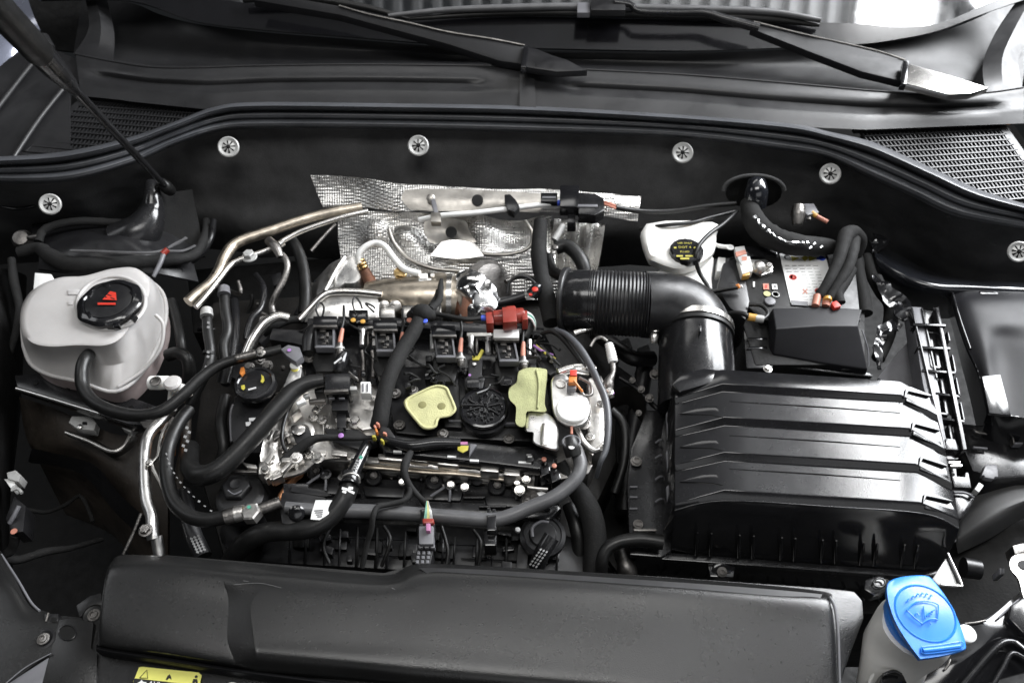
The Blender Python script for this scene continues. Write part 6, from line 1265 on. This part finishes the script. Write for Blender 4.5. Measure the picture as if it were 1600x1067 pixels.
sheet('tape_tail', [[(1392, 500, -2), (1410, 508, -2)], [(1372, 515, -2), (1390, 524, -2)], [(1366, 540, -2.4), (1380, 545, -2.4)], [(1372, 576, -3), (1376, 578, -3)]], M['gloss'], t, th=.2, nu=5, nv=8, disp=crum, ang=25)
sheet('tape_patch', [[(1366, 362, -1), (1378, 366, -1)], [(1364, 380, -1), (1392, 378, -.6)], [(1362, 396, -1.4), (1376, 394, -1)]], M['gloss'], t, th=.2, nu=6, nv=6, disp=crum, ang=25)
hose('black taped cable between battery and torn tape', 'cable', [(1354, 400, -2), (1362, 430, -2.4), (1376, 455, -3), (1392, 478, -3.6), (1388, 520, -4.6), (1372, 560, -5)], [8, 9, 10, 11, 11, 10], M['wrap'], name='cable', n=14)
t = thing('side_panel', 'plain grey angled panel behind the slotted bracket', 'panel', (1410, 570, -5)); sheet('panel_skin', [[(1372, 590, -6), (1395, 560, -5), (1427, 525, -4)], [(1385, 600, -6), (1415, 580, -5), (1436, 560, -4)], [(1410, 612, -6), (1432, 604, -5), (1448, 600, -4)]], M['greyplastic'], t, th=.4, smu=False, smv=False)

sb = thing('slotted_bracket', 'tall black plastic ladder bracket with rectangular slots beside the air filter box', 'bracket', (1460, 580, -1))
def bar3(p, q, w_, m=M['satin'], nm='rail', z=0, d=1.4):
    dx, dy = q[0]-p[0], q[1]-p[1]; L_ = math.hypot(dx, dy); nx, ny = -dy/L_*w_/2, dx/L_*w_/2
    return pr(nm, [(p[0]-nx, p[1]-ny, p[2]), (q[0]-nx, q[1]-ny, q[2]), (q[0]+nx, q[1]+ny, q[2]), (p[0]+nx, p[1]+ny, p[2])], z, d, m, sb, bev=.06)
pr('back_web', [(1424, 479, 0), (1440, 480, 0), (1462, 590, .6), (1480, 700, 1), (1468, 700, 1), (1442, 600, .6)], 0, 3, M['greyplastic'], sb, bev=.1)
bar3((1425, 480, .5), (1477, 700, 1.4), 2.6); bar3((1441, 480, .3), (1464, 590, .8), 2.6); bar3((1464, 480, .8), (1508, 702, 1.8), 6, M['satin']); bar3((1459, 480, -.6), (1492, 640, .2), 3)
for i in range(4):
    y = 482+i*35.5; x0 = 1427+i*8.2; pr('cell_floor', [(x0+1, y+2), (x0+12, y+3), (x0+19, y+30), (x0+8, y+30)], -.4+.25*i, .4, M['satin'], sb, bev=.05)
    pr('cell_floor', [(x0+16, y+2), (x0+30, y+4), (x0+34, y+28), (x0+20, y+30)], -.7+.25*i, .4, M['satin'], sb, bev=.05)
for x0, y0, x1, y1 in ((1427, 506, 1478, 508), (1434, 542, 1485, 544), (1441, 578, 1493, 582), (1462, 614, 1500, 619), (1470, 653, 1507, 658)): bar3((x0, y0, .7), (x1, y1, 1.2), 3.4, nm='rung')
for (x, y) in ((1451, 548), (1459, 590), (1464, 621), (1472, 662)):
    bar3((x, y, .4), (x+5, y+24, .6), 3, nm='slot_rim'); bar3((x+12, y+1, .4), (x+17, y+26, .6), 6, M['satin'], nm='slot_rim'); bar3((x+4, y+24, .6), (x+18, y+26, .6), 3, nm='slot_rim')
for (x, y, l) in ((1481, 517, 15), (1488, 554, 26), (1494, 590, 28), (1501, 628, 28)): bar3((x, y, 1.0), (x+l*.2, y+l, 1.2), 2.6, nm='outer_loop')
bar3((1491, 582, 1.2), (1493, 580, 1.2), 3, nm='outer_loop'); bar3((1498, 618, 1.2), (1501, 616, 1.3), 3, nm='outer_loop')
pr('pale_foot', [(1477, 685), (1493, 686), (1500, 703), (1478, 702)], 1.2, 1.2, M['satin'], sb, bev=.08); pr('foot_step', [(1476, 705), (1492, 706), (1494, 722), (1478, 722)], .4, 1.6, M['satin'], sb, bev=.08); pr('foot_plate', [(1484, 731), (1494, 732), (1495, 744), (1508, 745), (1508, 738), (1513, 738), (1518, 762), (1491, 761)], -.6, .8, M['satin'], sb, bev=.08)
for y in (716, 722, 727): bx('foot_rib', 1488+(y-716)*.6, y, 18, 3, .6, .5, M['alu'] if y > 720 else M['satin'], sb, bev=.05)
# fuse box
fb_ = thing('fuse_box', 'large glossy black fuse box lid at the right edge with a white reflection', 'fuse box', (1560, 580, 0))
sheet('lid', [[(1484, 458, -.6), (1510, 452, .4), (1560, 452, .6), (1650, 455, .6)], [(1490, 475, 1.2), (1515, 470, 2.4), (1565, 470, 2.6), (1650, 472, 2.6)], [(1498, 505, 1.6), (1524, 500, 2.8), (1575, 502, 3.2), (1650, 505, 3.2)], [(1512, 545, 1.4), (1536, 535, 2.6), (1570, 530, 2.4), (1650, 545, 3.0)], [(1530, 585, 1.0), (1545, 580, 1.8), (1575, 575, 1.6), (1650, 590, 2.6)], [(1544, 646, .4), (1556, 648, 1.0), (1584, 650, 1.0), (1650, 660, 1.8)]], M['lidblack'], fb_, th=.4, nu=8, nv=8)
pr('highlight_facet', [(1534, 588, 2.9), (1563, 585, 2.9), (1580, 649, 2.5), (1546, 645, 2.5)], 0, .6, M['gloss'], fb_, bev=.08)  # glossy plate added to catch the white highlight on the lid
sheet('lid_skirt', [[(1484, 458, -.6), (1490, 475, 1.2), (1498, 505, 1.6), (1512, 545, 1.4), (1530, 585, 1.0), (1544, 646, .4)], [(1478, 470, -5), (1482, 490, -5), (1490, 520, -5), (1502, 570, -5), (1515, 620, -5), (1530, 690, -5)]], M['gloss'], fb_, th=.3, off=(1, 0, 0))
sheet('front_skirt', [[(1544, 646, .4), (1556, 648, 1.0), (1584, 650, 1.0), (1650, 660, 1.8)], [(1530, 690, -5), (1556, 700, -5), (1586, 705, -5), (1650, 712, -5)]], M['gloss'], fb_, th=.3, off=(0, 1, 0))
tube('lid_edge', [(1488, 455, 0), (1493, 475, 1.6), (1502, 505, 2.0), (1516, 545, 1.8)], 2, M['satin'], fb_, n=8)
pr('rib_block', [(1530, 454), (1560, 456), (1560, 462), (1532, 460)], 1.6, 1, M['satin'], fb_, bev=.15); pr('rib_block', [(1570, 458), (1600, 460), (1600, 467), (1572, 465)], 1.6, 1, M['satin'], fb_, bev=.15)
text('moulded_letters', 'TSG', 1563, 480, 2.75, 7, M['greyplastic'], fb_, rot=2)
text('moulded_letters', 'D', 1540, 478, 2.6, 8, M['greyplastic'], fb_, rot=2)
pr('lower_case', [(1500, 660), (1600, 672), (1650, 690), (1650, 760), (1600, 745), (1560, 748), (1520, 735), (1505, 700)], -4, 5, M['satin'], fb_, bev=.4)
tube('front_bead', [(1522, 672, -3.4), (1530, 676, -3.2), (1572, 680, -3.2)], 2.6, M['castdark'], fb_, n=8); tube('front_bead', [(1520, 699, -3.4), (1542, 701, -3.4)], 2.2, M['greyplastic'], fb_, n=8)
bx('hinge_bar', 1583, 682, 3, 20, -2.6, 1, M['castdark'], fb_, rot=-12); bx('hinge_bar', 1593, 682, 18, 3, -2.6, 1, M['castdark'], fb_); bx('hinge_bar', 1592, 692, 14, 3, -2.6, 1, M['greyplastic'], fb_)
for q in ([(1540, 726), (1558, 726), (1560, 745), (1534, 742)], [(1541, 728), (1560, 734), (1553, 748), (1538, 745)]): pr('grey_gusset', q, -3.4, .8, M['greyplastic'], fb_, bev=.1)
t = thing('small_clip', 'tiny white clip on a black arm right of the air filter box', 'clip', (1530, 760, -3)); bx('clip', 1530, 761, 9, 13, -2.8, 1, M['clipwhite'], t, rot=35, bev=.1); pr('arm', [(1488, 768), (1520, 770), (1524, 780), (1512, 800), (1500, 812), (1490, 800)], -4, 4, M['satin'], t, bev=.4); tube('arm_edge', [(1490, 769, -3.6), (1508, 770, -3.6), (1522, 777, -3.6)], 2, M['greyplastic'], t, n=8)
t = thing('wheel_arch', 'matt grey wheel arch lining at the right edge behind the air filter box', 'wheel arch', (1560, 800, -8))
sheet('arch_skin', [[(1500, 800, -10), (1540, 755, -9), (1600, 742, -7), (1670, 730, -6)], [(1498, 830, -9), (1545, 795, -6), (1600, 775, -4.6), (1670, 760, -4)], [(1497, 845, -9.5), (1545, 820, -7), (1600, 790, -5.6), (1670, 770, -5)], [(1500, 862, -12), (1550, 838, -11), (1605, 805, -10), (1670, 790, -9)]], M['fendergrey'], t, th=.6)
t = thing('inner_wing', 'black inner wing sheet below the wheel arch at the right', 'inner wing', (1560, 900, -12))
sheet('wing_sheet', [[(1440, 850, -16), (1530, 840, -13), (1600, 806, -11), (1680, 790, -10)], [(1440, 930, -17), (1530, 900, -14), (1600, 870, -12), (1680, 850, -11)], [(1440, 1000, -18), (1530, 970, -15), (1600, 930, -13), (1680, 920, -12)]], M['dark'], t, th=.6)
t = thing('headlamp_mount', 'pale cast metal headlamp mount with an oval hole at the right edge', 'headlamp mount', (1592, 885, -2))
stack('mount', [([(1580, 872), (1592, 866), (1612, 868), (1640, 890), (1640, 950), (1604, 940), (1592, 905), (1579, 888)], -1.4), ([(1578, 872), (1592, 864), (1614, 866), (1644, 890), (1644, 955), (1602, 944), (1590, 908), (1577, 888)], -3)], M['cast'], t, n=4); pr('oval_hole', ell(1602, 883, 12, 7, 18, 25), -1.3, .4, M['dark'], t, bev=0); pr('lug', [(1582, 852), (1600, 848), (1604, 862), (1586, 866)], -2.4, 2, M['castdark'], t)
bx('small_tab', 1566, 892, 8, 10, -5, 2, M['greyplastic'], t); tube('dark_drum', [(1505, 886, -9), (1530, 890, -9)], [16, 15], M['plastic'], t, n=20)
# ================================================================ front cover
cv = thing('radiator_cover', 'wide grainy black radiator cover across the front of the bay', 'radiator cover', (740, 980, 0))
A = [(172, 880, .2), (190, 867, .2), (262, 869, .2), (340, 876, .2), (350, 877, .2), (400, 881, .2), (450, 886, .2), (560, 896, .2), (612, 897, .2), (652, 881, .2), (760, 884, .2), (1040, 902, .2), (1200, 914, .2), (1290, 924, .2), (1300, 934, .2)]
B = [(168, 888, 1.3), (186, 878, 1.5), (262, 879, 1.7), (340, 887, 1.7), (350, 888, 1.7), (400, 893, 1.7), (450, 897, 1.7), (560, 907, 1.7), (616, 907, 1.7), (660, 891, 1.7), (760, 894, 1.7), (1040, 913, 1.7), (1200, 926, 1.7), (1285, 932, 1.6), (1298, 944, 1.4)]
B2 = [(165, 900, 1.7), (183, 890, 2.0), (262, 893, 2.1), (340, 902, 2.1), (350, 903, 2.1), (400, 907, 2.1), (450, 911, 2.1), (560, 919, 2.1), (625, 920, 2.1), (668, 905, 2.1), (760, 906, 2.1), (1040, 925, 2.1), (1200, 938, 2.1), (1283, 945, 2.0), (1301, 955, 1.6)]
C = [(160, 930, 1.6), (178, 925, 1.8), (262, 928, 1.85), (352, 934, 1.65), (358, 935, 1.65), (398, 938, 2.05), (404, 939, 2.1), (540, 945, 2.1), (640, 946, 2.05), (700, 941, 2.05), (780, 945, 2.0), (1040, 962, 1.8), (1200, 974, 1.8), (1283, 980, 1.8), (1304, 985, 1.5)]
D = [(155, 975, 1.2), (172, 978, 1.45), (260, 985, 1.5), (350, 995, 1.35), (356, 996, 1.35), (400, 995, 1.85), (406, 996, 1.9), (540, 1001, 1.85), (640, 1004, 1.85), (700, 1009, 1.8), (780, 1017, 1.75), (1040, 1040, 1.5), (1200, 1052, 1.4), (1286, 1060, 1.4), (1308, 1062, 1.1)]
E = [(155, 998, .8), (172, 1003, 1.0), (255, 1014, 1.1), (360, 1031, 1.0), (366, 1031, 1.0), (403, 1024, 1.65), (409, 1024, 1.7), (540, 1035, 1.65), (640, 1045, 1.6), (700, 1050, 1.55), (780, 1057, 1.5), (1040, 1080, 1.2), (1200, 1094, 1.1), (1288, 1102, 1.0), (1312, 1105, .8)]
E2 = [(x, y+6+(16 if 380 < x < 1250 else 1 if x < 390 else 8), z-.5-(.8 if x > 380 else 0)) for x, y, z in E]
rows = [[P(*q) for q in r] for r in (A, B, B2, C, D, E, E2)]
def dense(rr, n=7): return [cr(r, n) for r in rr]
rows = dense(rows)
cols_ = [cr(list(c), 5) for c in zip(*rows)]
bm = bmesh.new(); g = grid(bm, [list(r) for r in zip(*cols_)])
rim = [r[0] for r in g]
def skirt(vl, d):
    lo = [bm.verts.new(v.co+Vector(d)) for v in vl]
    for i in range(len(vl)-1): bm.faces.new((vl[i], vl[i+1], lo[i+1], lo[i]))
skirt([r[0] for r in g], (-.001, 0, -.03)); skirt(g[0], (0, .002, -.03)); skirt([r[-1] for r in g], (.001, 0, -.02)); skirt(g[-1], (0, 0, -.02))
ob('raised_panel', bm, M['cover'], cv, None, 0, 42)
pr('base_plate', [(172, 876), (262, 866), (600, 894), (650, 880), (760, 883), (1040, 900), (1290, 918), (1335, 923), (1348, 938), (1350, 966), (1332, 1012), (1316, 1060), (1306, 1110), (1200, 1108), (600, 1062), (153, 1008), (153, 990)], .1, 1.2, M['cover'], cv, bev=.25)
sheet('front_lip', [[(152, 1006, -.2), (160, 1011, -.2), (255, 1026, -.2), (364, 1043, -.2), (478, 1058, -.2), (640, 1078, -.2), (900, 1106, -.2)], [(152, 1009, .1), (160, 1015, .1), (255, 1030, .1), (364, 1047, .1), (478, 1062, .1), (640, 1083, .1), (900, 1110, .1)], [(152, 1014, -.4), (160, 1020, -.4), (255, 1035, -.4), (364, 1052, -.4), (478, 1068, -.4), (640, 1088, -.4), (900, 1116, -.4)]], M['armblack'], cv, th=1.8)
tube('right_bead', [(1296, 932, 1.7), (1303, 945, 1.6), (1307, 965, 1.5), (1310, 1000, 1.3), (1312, 1070, .9)], 2.4, M['greyplastic'], cv, n=8)
sheet('back_bevel', [[(655, 887, 1.72), (760, 890, 1.72), (1040, 908, 1.72), (1200, 920, 1.7), (1285, 928, 1.6)], [(668, 896, 2.0), (760, 899, 2.0), (1040, 918, 2.0), (1200, 931, 2.0), (1280, 938, 1.9)]], M['cowl'], cv, th=.1)
random.seed(4)
def scratch(pp, r=.22): tube('scratch', pp, r, M['greyprint'], cv, n=4)
for pp in ([(365, 913, 2.22), (388, 911, 2.22), (410, 911, 2.22), (440, 918, 2.22)], [(612, 918, 2.18), (640, 930, 1.75), (690, 941, 1.45), (735, 951, 1.25)], [(380, 907, 2.22), (388, 908, 2.22)]): scratch(pp)

# slam panel
sp = thing('slam_panel', 'dark textured lock carrier panel below the radiator cover', 'slam panel', (300, 1050, -2))
sheet('panel', [[(20, 965, -2), (96, 962, -2), (148, 968, -2.2), (300, 990, -2.4), (800, 1040, -2.6), (1300, 1060, -2.6)], [(-20, 1010, -1.8), (80, 1015, -1.6), (150, 1018, -1.6), (300, 1045, -1.6), (800, 1105, -1.8), (1300, 1130, -2)], [(-30, 1090, -2), (70, 1095, -1.6), (150, 1100, -1.6), (300, 1110, -1.6), (800, 1170, -1.8), (1300, 1180, -2)]], M['cover'], sp, th=1)
pr('corner_plate', [(92, 968), (110, 963), (146, 972), (142, 1012), (152, 1020), (150, 1075), (62, 1080), (80, 1010)], -1.2, 1.4, M['cover'], sp, bev=.15)
pr('panel_hole', ell(105, 988, 13, 11, 24), -1.15, .5, M['dark'], sp, bev=0); tube('hole_rim', [(x, y, -1.12) for x, y in ell(105, 988, 13.6, 11.6, 16)+ell(105, 988, 13.6, 11.6, 16)[:1]], 1, M['satin'], sp, n=6)
bx('notch_tab', 80, 964, 22, 12, -1.3, 2, M['plastic'], sp); tube('notch_glint', [(76, 957, -1), (72, 970, -1.2)], 1.6, M['castdark'], sp, n=6); bx('notch_slot', 84, 968, 8, 8, -1.25, .4, M['dark'], sp, bev=0)
yl = thing('warning_sticker', 'yellow warning sticker with triangle, flame and person symbols at the bottom edge', 'sticker', (262, 1056, -1))
q = [(217, 1042), (222, 1041), (310, 1050), (315, 1054), (311, 1075), (208, 1065)]
pr('yellow_field', q, -1.25, .08, M['labelyellow'], yl, bev=0)
tube('triangle_symbol', [(218, 1058.5, -1.2), (229.5, 1046, -1.2), (231, 1059, -1.2), (218, 1058.5, -1.2)], .6, M['ink'], yl, n=4, seg=1)
pr('flame_symbol', [(259, 1061), (262, 1055), (265, 1052.5), (267, 1056), (268, 1061), (264, 1058.6), (261, 1062)], -1.2, .04, M['ink'], yl, bev=0)
lathe('person_head', 306.5, 1056.5, -1.2, [(2.2, 0), (2.2, .2)], M['ink'], yl, n=12); pr('person_symbol', [(302, 1060), (308, 1060), (309, 1067), (306, 1067), (305, 1064), (304, 1067), (300, 1067)], -1.2, .04, M['ink'], yl, bev=0)
pr('black_field', [(210, 1059), (311, 1070), (306, 1110), (200, 1100)], -1.2, .1, M['ink'], yl, bev=0)
pr('white_star', [(215, 1066), (219, 1064), (221, 1061), (224, 1064.5), (229, 1065), (226, 1069), (216, 1069)], -1.12, .05, M['paper'], yl, bev=0)
text('label_text', 'AVI', 240, 1069, -1.14, 8, M['paper'], yl, rot=5)
t = thing('round_sticker', 'white rounded print peeking at the bottom edge right of the yellow sticker', 'sticker', (363, 1070, -1)); pr('print', ell(363, 1073, 10, 8, 18), -1.3, .05, M['paper'], t, bev=0)
t = thing('panel_screw', 'shiny torx screw with washer in the left corner trim', 'screw', (68, 998, -1))
lathe('washer', 69, 998, -1.2, [(17, -1), (17, .6), (13, 1.2), (12, .6), (.1, .6)], M['plastic'], t, n=28); bolt(68, 998, -1.0, 9.5, M['castdark'], t, kind='torx', name='screw_head')
t = thing('buffer_screw', 'rubber mounted torx screw half hidden by the left end of the radiator cover', 'screw', (146, 961, -2))
lathe('rubber_ring', 146, 961, -2.2, [(18, -6), (18, 0), (14, 3), (11, 2)], M['rubber'], t, n=28); bolt(147, 961, -2, 10, M['castdark'], t, kind='torx', name='screw_head'); pr('bracket', [(118, 945), (140, 930), (158, 925), (160, 945), (140, 950), (124, 965)], -3, 1.5, M['plastic'], t, bev=.2)
lt = thing('corner_trim', 'smooth dark trim curving up the lower left corner', 'trim panel', (20, 980, -1))
sheet('trim', [[(-40, 830, -4), (-10, 850, -4), (4, 866, -4)], [(-40, 900, -1.5), (10, 905, -1.6), (28, 905, -2.4)], [(-40, 950, -1.2), (30, 952, -1.3), (50, 944, -2)], [(-40, 1000, -1), (40, 990, -1), (92, 968, -1.4)], [(-40, 1080, -1), (10, 1067, -1), (82, 1016, -1.2)]], M['cover'], lt, th=.6)
tube('trim_edge', [(2, 866, -3.8), (28, 906, -2.2), (48, 940, -1.8), (62, 954, -1.6)], 1.8, M['greyplastic'], lt, n=8)
tube('trim_seam', [(8, 1068, -.9), (40, 1042, -.9), (80, 1020, -1)], 1, M['greyplastic'], lt, n=6)
t = thing('lower_left_panel', 'lighter grey panel piece at the bottom left corner below the seam', 'trim panel', (40, 1060, -2)); pr('piece', [(8, 1070), (80, 1024), (70, 1070), (60, 1110), (0, 1110)], -1.25, .6, M['greyplastic'], t, bev=.1)

# ================================================================ washer bottle
wb = thing('washer_bottle', 'white washer fluid bottle with a big bright blue flip cap', 'washer bottle', (1410, 1010, 0))
stack('bottle', [([(1392, 930), (1440, 915), (1480, 960), (1470, 1020), (1420, 1022), (1380, 980)], 3.5), ([(1378, 940), (1440, 918), (1490, 965), (1480, 1030), (1410, 1030), (1364, 990)], 1.5), ([(1356, 975), (1400, 940), (1480, 960), (1470, 1040), (1400, 1046), (1352, 1010)], -.6), ([(1352, 1010), (1390, 980), (1450, 990), (1442, 1056), (1380, 1070), (1344, 1050)], -3), ([(1346, 1060), (1380, 1010), (1444, 1010), (1444, 1090), (1360, 1100), (1336, 1080)], -7), ([(1340, 1100), (1380, 1040), (1446, 1040), (1446, 1110), (1360, 1130), (1330, 1110)], -12)], M['bottle'], wb, n=5)
tube('bottle_seam', [(1378, 980, 1.2), (1366, 1010, 0), (1368, 1040, -1.6), (1358, 1066, -3)], 3, M['bottle'], wb, n=8)
lathe('white_tab', 1510, 990, 1.4, [(14, -3), (14, 3), (11, 5), (.1, 6)], M['white'], wb, n=24)
co_ = [(1386, 911), (1400, 903), (1423, 899), (1447, 899), (1458, 906), (1474, 926), (1486, 945), (1497, 968), (1505, 990), (1509, 1008), (1506, 1016), (1480, 1024), (1442, 1030), (1436, 1028), (1418, 1004), (1400, 975), (1390, 950), (1385, 928)]
cap = stack('flip_cap', [(inset(co_, .975), 6.1), (co_, 5.9), (co_, 5.1), (inset(co_, .96, -4, 4), 4.6)], M['blue'], wb, n=3)
lathe('cap_skirt', 1436, 972, 3.2, [(50, -12), (54, -6), (55, 6), (54, 14)], M['blue'], wb, ax=(.05, 0, 1), n=48)
lathe('cap_disc', 1445, 958, 6.0, [(47, -1), (47, 1.5), (44.5, 3.4), (43, 1.8), (36, 2.6), (26, 4.0), (15, 5.2), (6, 5.8), (.1, 6)], M['blue'], cap, ax=(0, 0, 1), n=56)
tube('grip_bar', [(1442, 1016, 6.3), (1470, 1013, 6.3), (1500, 1009, 6.3)], 4, M['blue'], cap, n=10); tube('grip_groove', [(1440, 1010, 6.3), (1470, 1007, 6.3), (1502, 1002, 6.3), (1505, 1008, 6.3), (1500, 1014, 6.3), (1446, 1021, 6.3), (1440, 1016, 6.3), (1440, 1010, 6.3)], 1.1, M['blue'], cap, n=6, seg=2)
def emb(pp, seg=4): tube('embossed_symbol', [(x, y, 6.48+.14*(1-min(1, math.hypot(x-1444, (y-956)*1.2)/40))) for x, y in pp], 1.1, M['blue'], cap, n=6, seg=seg)
emb([(1417, 953), (1428, 942), (1442, 939), (1456, 940), (1466, 944)]); emb([(1466, 944), (1466, 956), (1465, 968)], 2); emb([(1417, 953), (1428, 964), (1441, 974)], 2); emb([(1441, 974), (1448, 969), (1458, 966), (1465, 968)])
emb([(1443, 947), (1444, 957), (1446, 966)], 2); emb([(1436, 962), (1433, 957), (1430, 960)]); emb([(1448, 962), (1452, 957), (1456, 960)]); emb([(1455, 955), (1460, 952)], 1); emb([(1452, 971), (1455, 975)], 1)
for i in range(6): x = 1418+i*7; y = 938-math.sin(i/5*math.pi)*6-(i*1.2); emb([(x, y), (x+2, y-3), (x+4, y-1)], 2)
t = thing('hinge_socket', 'black clip bracket left of the blue washer cap', 'bracket', (1372, 915, 0)); pr('bracket', [(1352, 905), (1372, 898), (1386, 905), (1384, 925), (1366, 930), (1350, 920)], -2.4, 2, M['satin'], t, bev=.3); tube('ring', [(x, y, -2) for x, y in ell(1374, 910, 9, 7, 12)+ell(1374, 910, 9, 7, 12)[:1]], 1.8, M['gloss'], t, n=8)
t = thing('bottle_bracket', 'black clip standing against the foot of the washer bottle', 'bracket', (1395, 1056, -1)); pr('clip', [(1378, 1052), (1396, 1046), (1412, 1052), (1420, 1070), (1400, 1090), (1372, 1080)], -1, 3, M['gloss'], t, bev=.3); tube('lip', [(1380, 1054, -.6), (1396, 1048, -.4), (1408, 1053, -.6)], 2.6, M['satin'], t, n=8); bx('pale_base', 1392, 1043, 22, 12, -1.6, 2, M['bottle'], t)

# right lower corner
rc = thing('front_crossmember', 'glossy black crossmember end in the lower right corner', 'crossmember', (1540, 1000, -4))
sheet('upper_face', [[(1486, 975, -3), (1520, 972, -2.4), (1545, 966, -2.4), (1600, 920, -3), (1660, 880, -3)], [(1480, 1010, -3.4), (1530, 1004, -2.6), (1560, 990, -2.4), (1605, 960, -2.4), (1660, 930, -2.4)], [(1440, 1040, -4), (1500, 1036, -3), (1540, 1020, -3), (1600, 1000, -3), (1660, 980, -3)], [(1420, 1090, -5), (1480, 1080, -4), (1530, 1070, -4), (1600, 1050, -4), (1660, 1040, -4)]], M['gloss'], rc, th=.6, nu=6, nv=6)
tube('ridge', [(1500, 1078, -3.2), (1530, 1040, -2.6), (1560, 1008, -2.2), (1580, 1002, -2.2), (1600, 1012, -2.4), (1630, 1030, -2.6)], 5, M['satin'], rc, n=12); tube('ridge', [(1540, 1090, -3), (1566, 1045, -2.6), (1582, 1020, -2.4), (1610, 1035, -2.6)], 4, M['satin'], rc, n=12)
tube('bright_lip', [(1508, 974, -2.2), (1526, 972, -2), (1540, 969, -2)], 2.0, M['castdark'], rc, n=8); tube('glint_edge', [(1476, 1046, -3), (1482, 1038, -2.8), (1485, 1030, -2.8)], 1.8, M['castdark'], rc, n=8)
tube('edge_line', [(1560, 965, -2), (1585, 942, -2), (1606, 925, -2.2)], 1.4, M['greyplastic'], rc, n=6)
t = thing('lamp_bracket', 'black bracket with bright edges at the right end of the crossmember', 'bracket', (1590, 980, -1)); pr('bracket', [(1580, 945), (1610, 925), (1650, 940), (1650, 1000), (1600, 990), (1576, 965)], -1.4, 1.5, M['satin'], t, bev=.4)
tube('bright_edge', [(1588, 1002, -1.6), (1600, 1012, -1.6), (1612, 1022, -1.6)], 1.6, M['alu'], t, n=6)
# dark bottom between cover and engine
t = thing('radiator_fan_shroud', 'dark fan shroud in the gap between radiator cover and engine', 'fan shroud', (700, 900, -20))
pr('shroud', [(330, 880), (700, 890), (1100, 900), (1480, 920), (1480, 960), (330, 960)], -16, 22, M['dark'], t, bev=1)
for i in range(18): tube('shroud_rib', [(960+i*24, 893+i*1.7, -12.5), (966+i*24, 912+i*1.7, -13)], 2.4, M['satin'], t, n=6)
